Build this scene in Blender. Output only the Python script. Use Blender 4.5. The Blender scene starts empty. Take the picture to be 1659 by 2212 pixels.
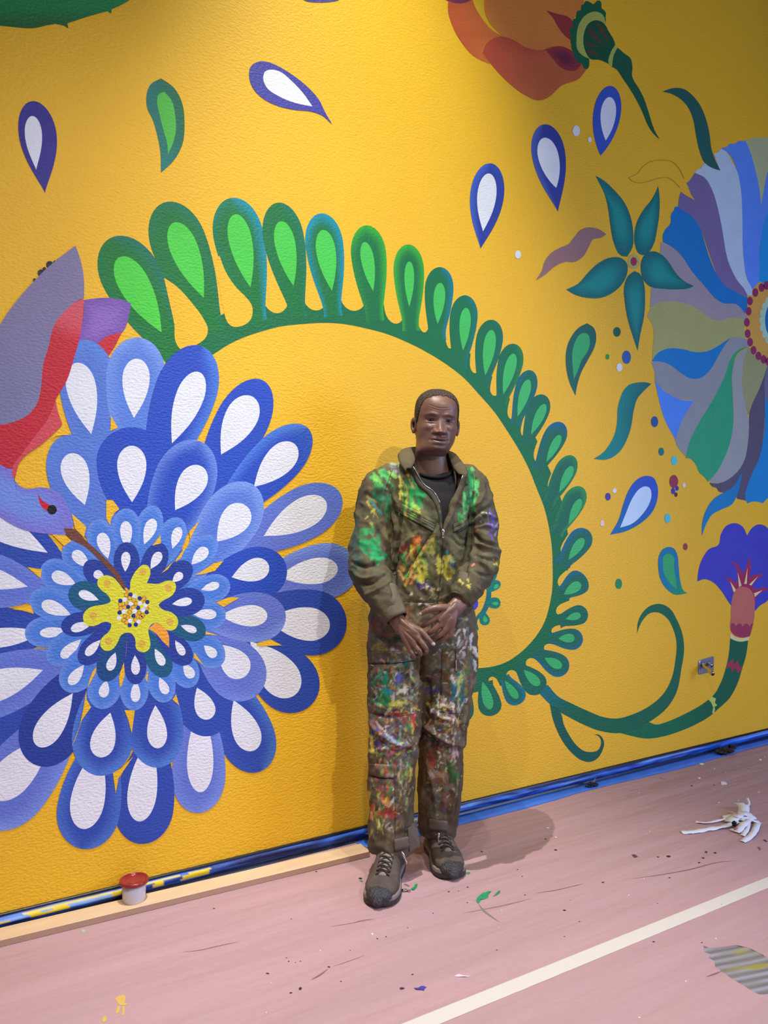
import bpy, bmesh, math, random
import numpy as np
from mathutils import Vector, Matrix, noise
from mathutils.bvhtree import BVHTree
from mathutils.geometry import tessellate_polygon

SC = bpy.context.scene
COL = SC.collection
R = random.Random(7)

# ---------------------------------------------------------------- camera
TH = math.radians(31.0)          # wall normal against the camera axis
FPX, CX, HY, HC, WALL = 1661.0, 829.5, 1106.0, 1.35, 2.765
CT, ST = math.cos(TH), math.sin(TH)
cd = bpy.data.cameras.new('camera')
cd.lens = FPX / 2212.0 * 36.0
cd.sensor_width = 36.0
cd.clip_start = 0.02
cam = bpy.data.objects.new('camera', cd)
COL.objects.link(cam)
cam.location = (0, 0, HC)
cam.rotation_euler = (math.pi / 2, 0, -TH)
SC.camera = cam

# ---------------------------------------------------------------- world, lamps, exposure
wd = bpy.data.worlds.new('world')
SC.world = wd
wd.use_nodes = True
wd.node_tree.nodes['Background'].inputs[0].default_value = (0.95, 0.95, 1.0, 1)
wd.node_tree.nodes['Background'].inputs[1].default_value = 0.08
vs = SC.view_settings
vs.view_transform = 'Standard'
vs.look = 'None'
vs.gamma = 1.0
vs.use_curve_mapping = False
vs.exposure = -0.02


def camxy(X, Y):
    """camera-frame ground coordinates (right, forward) -> world x, y"""
    return (ST * Y + CT * X, CT * Y - ST * X)


def aim(o, target):
    d = Vector(target) - o.location
    o.rotation_euler = d.to_track_quat('-Z', 'Y').to_euler()


def spot(name, loc, target, power, angle, blend, size, color):
    l = bpy.data.lights.new(name, 'SPOT')
    l.energy = power
    l.spot_size = math.radians(angle)
    l.spot_blend = blend
    l.shadow_soft_size = size
    l.color = color
    o = bpy.data.objects.new(name, l)
    COL.objects.link(o)
    o.location = loc
    aim(o, target)
    return o


def area(name, loc, target, power, sx, sy, color):
    l = bpy.data.lights.new(name, 'AREA')
    l.shape = 'RECTANGLE'
    l.size, l.size_y = sx, sy
    l.energy = power
    l.color = color
    o = bpy.data.objects.new(name, l)
    COL.objects.link(o)
    o.location = loc
    aim(o, target)
    return o


WARM = (1.0, 0.95, 0.90)
# wall washer whose beam rakes down the upper wall
spot('ceiling_spot', (1.38, 1.45, 4.9), (1.66, 2.765, 2.68), 250, 53, 1.0, 0.02, (0.98, 1.0, 0.74))
# steep spot over the man (throws his short shadow on the paper)
x, y = camxy(-0.30, 2.02)
spot('ceiling_spot', (x, y, 4.6), (*camxy(0.1, 1.75), 0.0), 740, 56, 0.9, 0.012, WARM)
# spot to the right of the camera (shadow left of him on the wall)
x, y = camxy(1.9, -0.35)
spot('ceiling_spot', (x, y, 4.2), (*camxy(-0.45, 2.9), 1.1), 330, 58, 0.9, 0.025, WARM)
# spot behind the camera (fainter shadow right of him on the wall)
x, y = camxy(-0.45, 0.20)
spot('ceiling_spot', (x, y, 4.4), (*camxy(0.1, 2.9), 0.7), 150, 62, 0.8, 0.03, WARM)
# daylight from the windows far to the right, and soft bounce of the room behind the camera
area('window_light', (4.9, -1.0, 1.6), (2.7, 1.1, 0.1), 130, 1.6, 2.2, (0.44, 0.57, 1.0))
area('room_bounce', (-1.5, -2.5, 3.2), (1.8, 2.7, 1.2), 24, 3.5, 2.0, (1.0, 0.94, 0.90))

area('room_bounce', (3.2, -2.6, 3.2), (4.6, 2.7, 2.6), 34, 3.0, 2.0, (0.86, 0.88, 1.0))  # added fill, lifts the dim upper right wall


# ---------------------------------------------------------------- helpers
def cam2w(X, Y, Z):
    a, b = camxy(X, Y)
    return Vector((a, b, Z))


def pixw(px, py, d):
    return cam2w((px - CX) / FPX * d, d, HC - (py - HY) / FPX * d)


def wallp(px, py, off=0.0):
    """the wall point seen at a pixel of the photograph, off metres in front of the wall"""
    yw = WALL - 0.0003 - off * 0.3 if off else WALL
    d = WALL / (CT - ST * (px - CX) / FPX)
    p = pixw(px, py, d)
    return Vector((p.x, yw, p.z))


def floorp(px, py, z=0.0):
    d = (HC - z) * FPX / (py - HY)
    return pixw(px, py, d)


def lin(c):
    c = [v / 255.0 for v in c]
    return tuple(v / 12.92 if v <= 0.04045 else ((v + 0.055) / 1.055) ** 2.4 for v in c)


def mixc(a, b, t):
    return tuple(a[i] * (1 - t) + b[i] * t for i in range(3))


def sst(a, b, x):
    t = max(0.0, min(1.0, (x - a) / (b - a)))
    return t * t * (3 - 2 * t)


def mesh_obj(name, verts, faces, mat, parent=None, cols=None, smooth=False, loc=None):
    me = bpy.data.meshes.new(name)
    me.from_pydata([tuple(v) for v in verts], [], faces)
    if cols is not None:
        at = me.color_attributes.new('Col', 'FLOAT_COLOR', 'POINT')
        arr = np.ones((len(verts), 4), dtype=np.float32)
        arr[:, :3] = np.array([tuple(c)[:3] for c in cols], dtype=np.float32)
        at.data.foreach_set('color', arr.ravel())
    if smooth:
        me.polygons.foreach_set('use_smooth', [True] * len(me.polygons))
    if mat is not None:
        me.materials.append(mat)
    me.update()
    o = bpy.data.objects.new(name, me)
    COL.objects.link(o)
    if loc is not None:
        o.location = loc
    if parent is not None:
        o.parent = parent
    return o


def tag(o, label=None, cat=None, group=None, kind=None):
    if label: o['label'] = label
    if cat: o['category'] = cat
    if group: o['group'] = group
    if kind: o['kind'] = kind
    return o


def empty(name, loc, rz=0.0, parent=None):
    o = bpy.data.objects.new(name, None)
    o.empty_display_size = 0.1
    COL.objects.link(o)
    o.location = loc
    o.rotation_euler = (0, 0, rz)
    if parent is not None:
        o.parent = parent
    return o


def mat_new(name, color=(0.5, 0.5, 0.5), rough=0.5, metal=0.0, attr=False, bump=None, spec=0.5):
    """bump: list of (scale, strength, distance, stretch xyz)"""
    m = bpy.data.materials.new(name)
    m.use_nodes = True
    nt = m.node_tree
    b = nt.nodes['Principled BSDF']
    b.inputs['Base Color'].default_value = (*color, 1)
    b.inputs['Roughness'].default_value = rough
    b.inputs['Metallic'].default_value = metal
    b.inputs['Specular IOR Level'].default_value = spec
    if attr:
        a = nt.nodes.new('ShaderNodeAttribute')
        a.attribute_name = 'Col'
        nt.links.new(a.outputs['Color'], b.inputs['Base Color'])
    if bump:
        prev = None
        g = nt.nodes.new('ShaderNodeNewGeometry')
        for sc_, st_, di_, str_ in bump:
            mp = nt.nodes.new('ShaderNodeMapping')
            mp.inputs['Scale'].default_value = str_
            nt.links.new(g.outputs['Position'], mp.inputs['Vector'])
            n = nt.nodes.new('ShaderNodeTexNoise')
            n.inputs['Scale'].default_value = sc_
            n.inputs['Detail'].default_value = 3.0
            nt.links.new(mp.outputs[0], n.inputs['Vector'])
            bp = nt.nodes.new('ShaderNodeBump')
            bp.inputs['Strength'].default_value = st_
            bp.inputs['Distance'].default_value = di_
            nt.links.new(n.outputs['Fac'], bp.inputs['Height'])
            if prev is not None:
                nt.links.new(prev, bp.inputs['Normal'])
            prev = bp.outputs['Normal']
        nt.links.new(prev, b.inputs['Normal'])
    return m


def vary(m, scale, amount, stretch=(1, 1, 1), detail=4.0):
    """multiply the base colour by a soft noise (uneven paint, fading, dirt)"""
    nt = m.node_tree
    b = nt.nodes['Principled BSDF']
    g = nt.nodes.new('ShaderNodeNewGeometry')
    mp = nt.nodes.new('ShaderNodeMapping')
    mp.inputs['Scale'].default_value = stretch
    nt.links.new(g.outputs['Position'], mp.inputs['Vector'])
    n = nt.nodes.new('ShaderNodeTexNoise')
    n.inputs['Scale'].default_value = scale
    n.inputs['Detail'].default_value = detail
    nt.links.new(mp.outputs[0], n.inputs['Vector'])
    r = nt.nodes.new('ShaderNodeMapRange')
    r.inputs['From Min'].default_value = 0.25
    r.inputs['From Max'].default_value = 0.75
    r.inputs['To Min'].default_value = 1 - amount
    r.inputs['To Max'].default_value = 1 + amount
    nt.links.new(n.outputs['Fac'], r.inputs['Value'])
    mx = nt.nodes.new('ShaderNodeMix')
    mx.data_type = 'RGBA'
    mx.blend_type = 'MULTIPLY'
    mx.inputs[0].default_value = 1.0
    ins = b.inputs['Base Color']
    if ins.is_linked:
        nt.links.new(ins.links[0].from_socket, mx.inputs[6])
    else:
        mx.inputs[6].default_value = ins.default_value
    nt.links.new(r.outputs[0], mx.inputs[7])
    nt.links.new(mx.outputs[2], ins)
    return m


def hermite(P, closed=True, sub=4, sharp=60.0):
    """smooth a traced outline; corners that turn sharply stay sharp"""
    n = len(P)
    P = [Vector(p) for p in P]
    out = []
    cosl = math.cos(math.radians(sharp))

    def issharp(i):
        if not closed and (i == 0 or i == n - 1):
            return True
        a = P[i] - P[(i - 1) % n]
        b = P[(i + 1) % n] - P[i]
        if a.length < 1e-9 or b.length < 1e-9:
            return True
        return a.normalized().dot(b.normalized()) < cosl
    S = [issharp(i) for i in range(n)]
    rng = n if closed else n - 1
    for i in range(rng):
        j = (i + 1) % n
        L = (P[j] - P[i]).length

        def tan(k, outgo):
            if S[k]:
                return (P[j] - P[i])
            a, b = P[k] - P[(k - 1) % n], P[(k + 1) % n] - P[k]
            la, lb = max(a.length, 1e-9), max(b.length, 1e-9)
            t = (a / la * lb + b / lb * la)
            return t.normalized() * L if t.length > 0 else (P[j] - P[i])
        t0, t1 = tan(i, True), tan(j, False)
        for s in range(sub):
            u = s / sub
            h00 = 2*u**3-3*u*u+1; h10 = u**3-2*u*u+u; h01 = -2*u**3+3*u*u; h11 = u**3-u*u
            out.append(P[i]*h00 + t0*h10 + P[j]*h01 + t1*h11)
    if not closed:
        out.append(P[-1])
    return out


# ---------------------------------------------------------------- mural materials
STUCCO = [(80, 0.55, 0.006, (1, 1, 1.7)), (260, 0.28, 0.002, (1, 1, 1.4))]
M_YEL = mat_new('yellow_wall_paint', lin((238, 184, 40)), 0.5, bump=STUCCO, spec=0.35)
vary(M_YEL, 1.1, 0.05)
M_MUR = mat_new('mural_paint', attr=True, rough=0.5, bump=STUCCO, spec=0.35)
vary(M_MUR, 9.0, 0.05)

# wall, floor
L0, R0 = -2.6, 9.0
v = [(L0, WALL, 0), (R0, WALL, 0), (R0, WALL, 4.6), (L0, WALL, 4.6), (L0, WALL+.15, 0), (R0, WALL+.15, 0), (R0, WALL+.15, 4.6), (L0, WALL+.15, 4.6)]
wall = tag(mesh_obj('wall_back', v, [(0, 1, 2, 3), (5, 4, 7, 6), (4, 0, 3, 7), (1, 5, 6, 2), (3, 2, 6, 7), (4, 5, 1, 0)], M_YEL),
           'golden yellow wall with a hand-painted mural of flowers, leaves and a bird', kind='structure')

LAYER = [0]


def off():
    LAYER[0] += 1
    return 0.0004 + LAYER[0] * 0.00005


class PM:
    """collects painted patches of one motif piece"""
    def __init__(s):
        s.v, s.f, s.c = [], [], []

    def add(s, verts, faces, cols):
        b = len(s.v)
        s.v += verts
        s.f += [tuple(b + i for i in f) for f in faces]
        s.c += cols

    def drop(s, A, T, W, c, p=0.33, e=1.1, bend=0.0, n=0.0, hi=None, o=0.0, crop=None):
        """tear-drop: far end A, point T (pixels of the photograph), half width W, neck half width n
        hi: (colour, left, right, head, start) painted lighter rim"""
        A, T = Vector(A), Vector(T)
        ax = T - A
        L = ax.length
        ax /= L
        nx = Vector((-ax.y, ax.x))
        NT, NS = 26, 8
        base = len(s.v)
        vs_, cs_ = [], []
        c = lin(c)
        for i in range(NT + 1):
            t = i / NT
            t = p * (1 - math.cos(math.pi/2 * t / 0.4)) if t < 0.4 else p + (1 - p) * (t - 0.4) / 0.6
            if t < p:
                w = W * math.sqrt(max(0, 1 - ((p - t) / p) ** 2))
            else:
                q = (t - p) / (1 - p)
                w = n + (W - n) * (1 - q) ** e * (1 + e * q)
                if n: w += n * .4 * (max(0, q - .72) / .28) ** 2
            bb = bend * 4 * t * (1 - t)
            for j in range(NS + 1):
                u = -1 + 2 * j / NS
                P = A + ax * (L * t) + nx * (w * u + bb)
                col = c
                if hi:
                    hc, hl, hr, hh, st_ = hi
                    r = abs(u) if t >= p else math.sqrt(((p - t) / p) ** 2 + (u * w / W) ** 2)
                    wl = (hl if u < 0 else hr) * min(1, abs(u) * 1.3)
                    wh = hh * (1 - t / p) if t < p else 0
                    k = sst(st_, 1.0, r) * min(1, wl + wh)
                    col = mixc(c, lin(hc), k)
                vs_.append(wallp(P.x, P.y, o))
                cs_.append(col)
        fs = []
        for i in range(NT):
            for j in range(NS):
                a = i * (NS + 1) + j
                fs.append((a, a + 1, a + NS + 2, a + NS + 1))
        s.add(vs_, fs, cs_)

    def poly(s, pts, c, o=0.0, sub=4, c2=None, fan=False, grad=None, sharp=60.0):
        """traced outline in photograph pixels. fan + c2: rings from rim colour c to centre colour c2;
        grad=(x0,y0,x1,y1,colour): colour change across the patch"""
        P = hermite(pts, True, sub, sharp)
        c = lin(c)

        def colat(q, base):
            if grad:
                x0, y0, x1, y1, gc = grad
                dx, dy = x1 - x0, y1 - y0
                t = ((q.x - x0) * dx + (q.y - y0) * dy) / (dx * dx + dy * dy)
                return mixc(base, lin(gc), sst(0, 1, t))
            return base
        if fan:
            n = len(P)
            ctr = Vector((0, 0))
            ar = 0
            for i in range(n):
                a, b = P[i], P[(i + 1) % n]
                k = a.x * b.y - b.x * a.y
                ar += k
                ctr += Vector((a.x + b.x, a.y + b.y)) * k
            ctr /= (3 * ar)
            rings = [1, .85, .68, .5, .3, .12]
            vs_, cs_ = [], []
            for r in rings:
                for q in P:
                    w = ctr.lerp(Vector((q.x, q.y)), r)
                    vs_.append(wallp(w.x, w.y, o))
                    base = mixc(c, lin(c2), sst(0, .75, 1 - r)) if c2 else c
                    cs_.append(colat(w, base))
            fs = []
            for k in range(len(rings) - 1):
                for i in range(n):
                    a, b = k * n + i, k * n + (i + 1) % n
                    fs.append((a, b, b + n, a + n))
            fs.append(tuple((len(rings) - 1) * n + i for i in range(n)))
            s.add(vs_, fs, cs_)
        else:
            tri = tessellate_polygon([[Vector((q.x, q.y, 0)) for q in P]])
            tri = [t for t in tri if abs((P[t[1]] - P[t[0]]).cross(P[t[2]] - P[t[0]]).z if len(P[0]) == 3 else (P[t[1]] - P[t[0]]).cross(P[t[2]] - P[t[0]])) > .02]
            s.add([wallp(q.x, q.y, o) for q in P], [tuple(t) for t in tri], [colat(q, c) for q in P])

    def dot(s, x, y, rx, ry, c, o=0.0, n=14):
        c = lin(c)
        s.add([wallp(x + rx * math.cos(2*math.pi*k/n), y + ry * math.sin(2*math.pi*k/n), o) for k in range(n)], [tuple(range(n))], [c] * n)

    def build(s, name, parent=None, mat=None):
        # all paint faces the room (-Y)
        fs = []
        for f in s.f:
            a, b, c = s.v[f[0]], s.v[f[1]], s.v[f[2]]
            nn = (b - a).cross(c - a)
            k = 2
            while nn.length < 1e-12 and k < len(f) - 1:
                k += 1
                nn = (s.v[f[k-1]] - a).cross(s.v[f[k]] - a)
            fs.append(f if nn.y < 0 else tuple(reversed(f)))
        return mesh_obj(name, s.v, fs, mat or M_MUR, parent, s.c)


def Z(x0, y0, s, pts):
    """pixels read in an enlargement -> photograph pixels"""
    return [(x0 + a / s, y0 + b / s) for a, b in pts]
# ================================================================ MURAL
WHT = (226, 228, 236)
DEEP, DEEP2, MID, LAV, SKY, NAVY, TEALD = (38, 76, 186), (44, 74, 170), (86, 122, 208), (98, 118, 206), (74, 124, 212), (36, 62, 150), (22, 88, 124)
HB, HL = (96, 150, 228), (140, 170, 236)

# ---- large yellow circle is bare wall; green wreath first, blue flower over it
wr = PM()
inner = [(440, 778), (472, 758), (496, 743), (547, 721.5), (565, 716), (603, 706), (654, 700), (705, 697.5), (742, 700), (793, 710), (831, 720), (882, 740.5), (929, 765), (967, 789),
         (1002, 816.5), (1032, 849), (1068, 890), (1095, 930), (1123, 975), (1143, 1014), (1160, 1057), (1174, 1092), (1186, 1141), (1192, 1182), (1193.6, 1223), (1192.6, 1275),
         (1186, 1312), (1176, 1344), (1156, 1377), (1123, 1410.7), (1098, 1428), (1072, 1438), (1031, 1443.5), (985, 1442)]
outer = [(985, 1492), (1030, 1480), (1059, 1473), (1098, 1462), (1139, 1435), (1178, 1403), (1197, 1368), (1211, 1327), (1217, 1267), (1216, 1196), (1209, 1134), (1191.6, 1063), (1163, 998),
         (1131, 943), (1104.5, 904.6), (1069, 854), (1027, 806), (971.6, 753), (917, 717.7), (861.5, 699), (773, 671), (694, 669), (606, 675), (511, 706), (452, 738), (400, 754), (378, 800)]
outw = []
for x_, y_ in outer:
    d_ = Vector((x_ - 800, y_ - 1130)).normalized() * (10 if x_ < 420 else 38 if x_ < 880 and y_ < 1000 else 22 if y_ < 950 else 15)
    outw.append((x_ + d_.x, y_ + d_.y) if (x_, y_) != (985, 1492) else (985, 1505))
wr.poly(inner + outw, (12, 108, 62), off(), sub=3)
wreath = tag(wr.build('painted_wreath', wall), 'great curving green stem with drop-shaped leaves')
m = PM(); o = off()
for A, T, W in [((603, 676), (566, 510), 28), ((688, 670), (654, 530), 26), ((770, 671), (738, 520), 28), ((858, 699), (830, 555), 21), ((917, 718), (907, 590), 12.5), ((972, 753), (975, 610), 10.5), ((1026, 806), (1030, 705), 12), ((1068, 855), (1076, 780), 11),
                ((1104, 905), (1114, 825), 10), ((1131, 943), (1148, 860), 9.5), ((1161, 999), (1192, 895), 14), ((1191, 1064), (1224, 965), 14), ((1208, 1134), (1243, 1045), 13), ((1215, 1197), (1250, 1125), 10), ((1208, 1266), (1268, 1205), 14),
                ((1202, 1324), (1275, 1288), 13), ((1191, 1364), (1262, 1348), 9.5), ((1175, 1398), (1232, 1408), 9.5), ((1138, 1426), (1186, 1462), 12), ((1098, 1450), (1134, 1496), 12), ((1059, 1463), (1088, 1510), 9.5)]:
    m.drop(A, T, W, (236, 178, 44), p=.22, e=1.2, o=o)
m.build('painted_gap', wreath, M_YEL)
GD = (20, 112, 68)
GI = (72, 186, 84)
GL = [  # A, root, W, neck, inner A, inner T, inner W, hi
    ((237, 515), (398, 800), 64, 21, (257, 556), (349, 718), 33, ((14, 110, 120), .5, .1, 0, .5)),
    ((353, 438), (468, 740), 60, 22, (375, 481), (440, 643), 30, ((14, 110, 110), .3, .1, .2, .5)),
    ((497, 428), (560, 710), 54, 16, (507, 463), (541, 621), 25, ((10, 140, 160), 1, .1, .2, .5)),
    ((598, 438), (648, 700), 44, 14, (606, 478), (634, 618), 22, ((20, 120, 130), .3, .1, 0, .5)),
    ((692, 461), (722, 700), 41, 16, (697, 497), (717, 628), 21, ((10, 140, 165), 1, .7, 1, .5)),
    ((790, 487), (812, 710), 38, 16, (787, 523), (806, 629), 14, ((50, 165, 50), 1, .3, .8, .5)),
    ((881, 528), (888, 730), 33, 15, (884, 565), (884, 663), 10.5, ((50, 165, 50), .9, .9, .9, .5)),
    ((951, 577), (942, 750), 31, 17, (951, 611), (945, 700), 12.5, ((10, 120, 140), 1, 0, .1, .5)),
    ((1006, 638), (990, 810), 30, 14, (1007, 665), (1000, 758), 12, ((10, 120, 130), .6, 0, .1, .5)),
    ((1064, 691), (1038, 855), 29, 12, (1062, 713), (1048, 811), 13, ((30, 110, 120), .3, 0, 0, .5)),
    ((1112, 743), (1078, 890), 27, 11, (1110, 764), (1087, 852), 12, ((40, 130, 60), .8, 0, .1, .5)),
    ((1147, 800), (1108, 935), 23, 10, (1142, 820), (1118, 900), 11, ((20, 100, 140), .5, .6, 0, .4)),
    ((1175, 853), (1130, 975), 24, 11, (1177, 873), (1147, 939), 10, None),
    ((1214, 913), (1152, 1035), 24.5, 11, (1210, 940), (1180, 998), 9, ((20, 96, 140), 0, .3, 1, .2)),
    ((1238, 985), (1172, 1110), 23, 12, (1236, 1007), (1208, 1063), 9.5, ((40, 130, 80), .6, .3, 1, .4)),
    ((1257, 1052), (1190, 1175), 24, 12, (1254, 1078), (1228, 1133), 9, ((50, 140, 70), .9, .4, 1, .4)),
    ((1270, 1145), (1195, 1245), 26, 14, (1260, 1163), (1228, 1209), 10, ((20, 104, 130), .2, 1, .3, .2)),
    ((1265, 1246), (1190, 1300), 27, 15, (1254, 1260), (1218, 1284), 11, ((20, 104, 130), .2, 1, .3, .4)),
    ((1269, 1322), (1182, 1350), 21, 13, (1254, 1328), (1222, 1337), 8, None),
    ((1259, 1382), (1165, 1377), 23, 9, (1241, 1378), (1206, 1379), 9.5, ((20, 104, 130), .6, .2, .6, .4)),
    ((1226, 1450), (1140, 1398), 25, 9, (1213, 1441), (1176, 1421), 10, ((20, 104, 130), 1, .2, .4, .4)),
    ((1172, 1494), (1105, 1424), 26, 9, (1165, 1480), (1131, 1447), 10, None),
    ((1124, 1520), (1078, 1445), 23, 10, (1118, 1509), (1090, 1470), 8.5, ((10, 120, 140), .6, 1, .6, .3)),
    ((1063, 1546), (1042, 1445), 25, 14, (1059, 1532), (1042, 1472), 11, None),
    ((1001, 1560), (998, 1445), 23, 14, (1000, 1546), (998, 1475), 10, None),
]
for i, (A, T, W, n, IA, IT, IW, hi) in enumerate(GL):
    m = PM()
    o = off()
    f = min(1, i / 12.0)
    g = mixc((8, 116, 48), (20, 104, 76), f)
    gi = mixc((74, 204, 64), (60, 178, 100), f)
    A, T = Vector(A), Vector(T)
    T = T - (T - A).normalized() * n * (1.0 if i < 9 else 1.6 if i < 13 else 2.0)
    m.drop(A, T, W, g, p=.3, e=1.2 if i < 3 else 1.35, n=n * .9, hi=hi, o=o)
    m.drop(IA, IT, IW, gi, p=.33, e=1.05, o=o + .00003)
    m.build('painted_leaf', wreath)

m = PM(); LAYER[0] += 3; o = off()
H_ = lambda p: Z(180, 400, 3.95, p)
m.poly(H_([(688, 790), (735, 1000), (775, 1180), (800, 1365), (835, 1402), (880, 1398), (970, 1360), (1050, 1290), (1062, 1225), (1030, 1150), (930, 1010), (790, 860)]), (236, 178, 44), o)
m.poly(H_([(1125, 680), (1158, 850), (1196, 1060), (1230, 1170), (1262, 1202), (1350, 1202), (1425, 1150), (1442, 1100), (1438, 1030), (1395, 965), (1310, 880), (1215, 740), (1160, 600)]), (236, 178, 44), o)
m.build('painted_gap', wreath, M_YEL)
# small wreath behind the man
m = PM()
o = off()
m.poly([(1071, 1217), (1052, 1268), (1050, 1290), (1040, 1318), (1020, 1342), (1010, 1372), (1034, 1360), (1031, 1340), (1050, 1322), (1060, 1296), (1062, 1268), (1074, 1240)], (10, 112, 112), o)
for A, T, W, IA, IT, IW in [((1073, 1222), (1052, 1262), 9, (1071, 1226), (1060, 1246), 4), ((1080, 1257), (1052, 1276), 10, (1076, 1263), (1066, 1272), 4),
                        ((1081, 1303), (1050, 1302), 12, (1076, 1304), (1061, 1303), 4), ((1051, 1350), (1040, 1322), 11, (1049, 1344), (1046, 1330), 4.5),
                        ((1016, 1392), (1018, 1352), 11, (1016, 1386), (1017, 1370), 4)]:
    m.drop(A, T, W, (8, 124, 108), p=.35, n=5, o=o + .00003)
    m.drop(IA, IT, IW, (50, 190, 96), o=o + .00006)
m.dot(1020, 1304, 13, 15, (70, 66, 190), o + .0001)
tag(m.build('painted_small_wreath', wall), 'small teal sprig half hidden behind the man')

# ---- vine, tulip stem and curl below the wreath
m = PM()
o = off()
m.poly([(1340, 1583.5), (1365.6, 1572), (1401, 1560), (1416, 1565), (1441.5, 1558.7), (1479.5, 1542), (1517.5, 1520.8), (1532.7, 1509.4), (1540, 1503), (1555.5, 1477.7), (1568, 1442),
        (1574.4, 1412), (1577, 1379), (1590, 1384), (1616, 1384), (1611, 1417), (1603.6, 1442), (1593.4, 1475), (1575.7, 1508), (1550.4, 1532), (1537.7, 1543.5), (1504.8, 1563.8),
        (1467, 1580), (1429, 1591.6), (1396, 1595.4), (1365.6, 1590)], (18, 112, 72), o, grad=(1420, 1570, 1560, 1520, (22, 98, 66)))
m.poly(Z(1239, 1260, 3.95, [(1150, 992), (1180, 958), (1190, 975), (1214, 980), (1205, 1018), (1224, 1040), (1200, 1056), (1207, 1075), (1195, 1112), (1182, 1108), (1190, 1060), (1175, 1020)]), (196, 206, 90), o + .00003, sub=2, sharp=20)
m.poly(Z(1239, 1260, 3.95, [(1304, 730), (1310, 690), (1360, 642), (1366, 702), (1402, 655), (1412, 712), (1438, 710), (1425, 745), (1400, 765), (1383, 715), (1350, 758), (1337, 706)]), (178, 48, 78), o + .00003, sub=1)
stem = tag(m.build('painted_vine', wall), 'green stem of the tulip with a red zigzag and yellow ring')
m = PM()
o = off()
m.poly([(1183, 1479), (1205, 1504), (1235.7, 1520), (1276.6, 1538.8), (1299.8, 1548), (1332.7, 1552), (1365.6, 1543.5), (1403.6, 1524.6), (1431.4, 1500.5), (1449, 1470), (1459, 1424.6),
        (1461, 1386.6), (1454, 1358.7), (1439, 1333.4), (1421, 1323), (1403.6, 1324.6), (1391, 1336), (1380.8, 1353.7), (1375.7, 1369), (1378, 1343.5), (1388, 1323), (1406, 1308), (1429, 1305),
        (1446.6, 1314.4), (1461.8, 1338.5), (1474.4, 1371.4), (1477.5, 1404), (1472, 1442), (1459, 1500.5), (1441.5, 1528), (1403.6, 1558.7), (1380, 1573), (1340, 1583.5), (1297, 1579), (1256, 1563),
        (1225.4, 1547), (1205, 1535.7), (1184.4, 1518), (1164, 1497)], (24, 102, 70), o, grad=(1230, 1530, 1175, 1490, (12, 110, 118)))
m.build('painted_tendril', stem)
m = PM()
m.poly(Z(1000, 1340, 4.88, [(915, 885), (950, 1050), (1000, 1180), (1060, 1290), (1150, 1400), (1240, 1470), (1340, 1492), (1410, 1460), (1470, 1370), (1487, 1300), (1470, 1240), (1430, 1205),
       (1382, 1203), (1430, 1222), (1455, 1270), (1450, 1320), (1420, 1370), (1360, 1388), (1280, 1378), (1190, 1310), (1120, 1210), (1060, 1090), (1035, 985), (980, 920)]), (22, 96, 70), off(),
       grad=(1200, 1530, 1196, 1560, (20, 92, 76)))
m.build('painted_tendril', stem)

# ---- tulip
tu = PM()
o = off()
tu.poly(Z(1239, 960, 3.95, [(1345, 1375), (1260, 1250), (1180, 1170), (1120, 1150), (1055, 1168), (1062, 1090), (1100, 970), (1160, 890), (1235, 858), (1255, 770), (1310, 690), (1380, 672), (1440, 700),
        (1480, 778), (1520, 715), (1580, 682), (1640, 700), (1700, 780), (1760, 860), (1850, 950), (1890, 1100), (1880, 1180), (1800, 1180), (1720, 1260), (1640, 1345), (1590, 1375), (1540, 1425), (1450, 1450)]), (68, 66, 178), o)
tulip = tag(tu.build('painted_tulip', wall), 'violet trumpet-shaped bloom with a salmon tube')
m = PM(); o = off()
m.poly(Z(1239, 960, 3.95, [(1345, 1380), (1362, 1280), (1330, 1180), (1290, 1125), (1345, 1148), (1388, 1190), (1398, 1110), (1378, 1040), (1338, 990), (1395, 1020), (1440, 1105), (1465, 1060), (1505, 950),
        (1512, 1050), (1502, 1130), (1560, 1105), (1635, 1110), (1572, 1142), (1525, 1200), (1545, 1240), (1620, 1218), (1670, 1240), (1605, 1258), (1555, 1310), (1547, 1400), (1450, 1420)]), (164, 44, 84), o, sub=2, sharp=40)
for a in [[(1335, 1168), (1388, 1245), (1365, 1262)], [(1400, 1093), (1432, 1205), (1410, 1218)], [(1483, 1055), (1477, 1190), (1455, 1190)], [(1572, 1125), (1515, 1205), (1497, 1195)], [(1612, 1243), (1545, 1302), (1538, 1270)]]:
    m.poly(Z(1239, 960, 3.95, a), (226, 216, 150), o + .00003, sub=1)
m.build('painted_stamen', tulip)
m = PM(); o = off()
m.poly(Z(1239, 960, 3.95, [(1450, 1215), (1500, 1232), (1535, 1290), (1545, 1400), (1530, 1540), (1500, 1640), (1430, 1648), (1372, 1630), (1340, 1590), (1340, 1480), (1347, 1350), (1370, 1262), (1408, 1222)]), (198, 108, 92), o)
m.poly(Z(1239, 960, 3.95, [(1342, 1530), (1364, 1522), (1385, 1550), (1404, 1530), (1426, 1530), (1442, 1553), (1462, 1530), (1484, 1532), (1500, 1556), (1516, 1530), (1531, 1525), (1520, 1580), (1502, 1636), (1430, 1648), (1378, 1628), (1341, 1590)]), (160, 56, 84), o + .00003)
m.poly(Z(1239, 1260, 3.95, [(1337, 425), (1380, 458), (1430, 470), (1500, 455), (1493, 485), (1430, 498), (1380, 490), (1335, 468)]), (222, 212, 150), o + .00005)
m.build('painted_tulip_tube', tulip)

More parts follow.
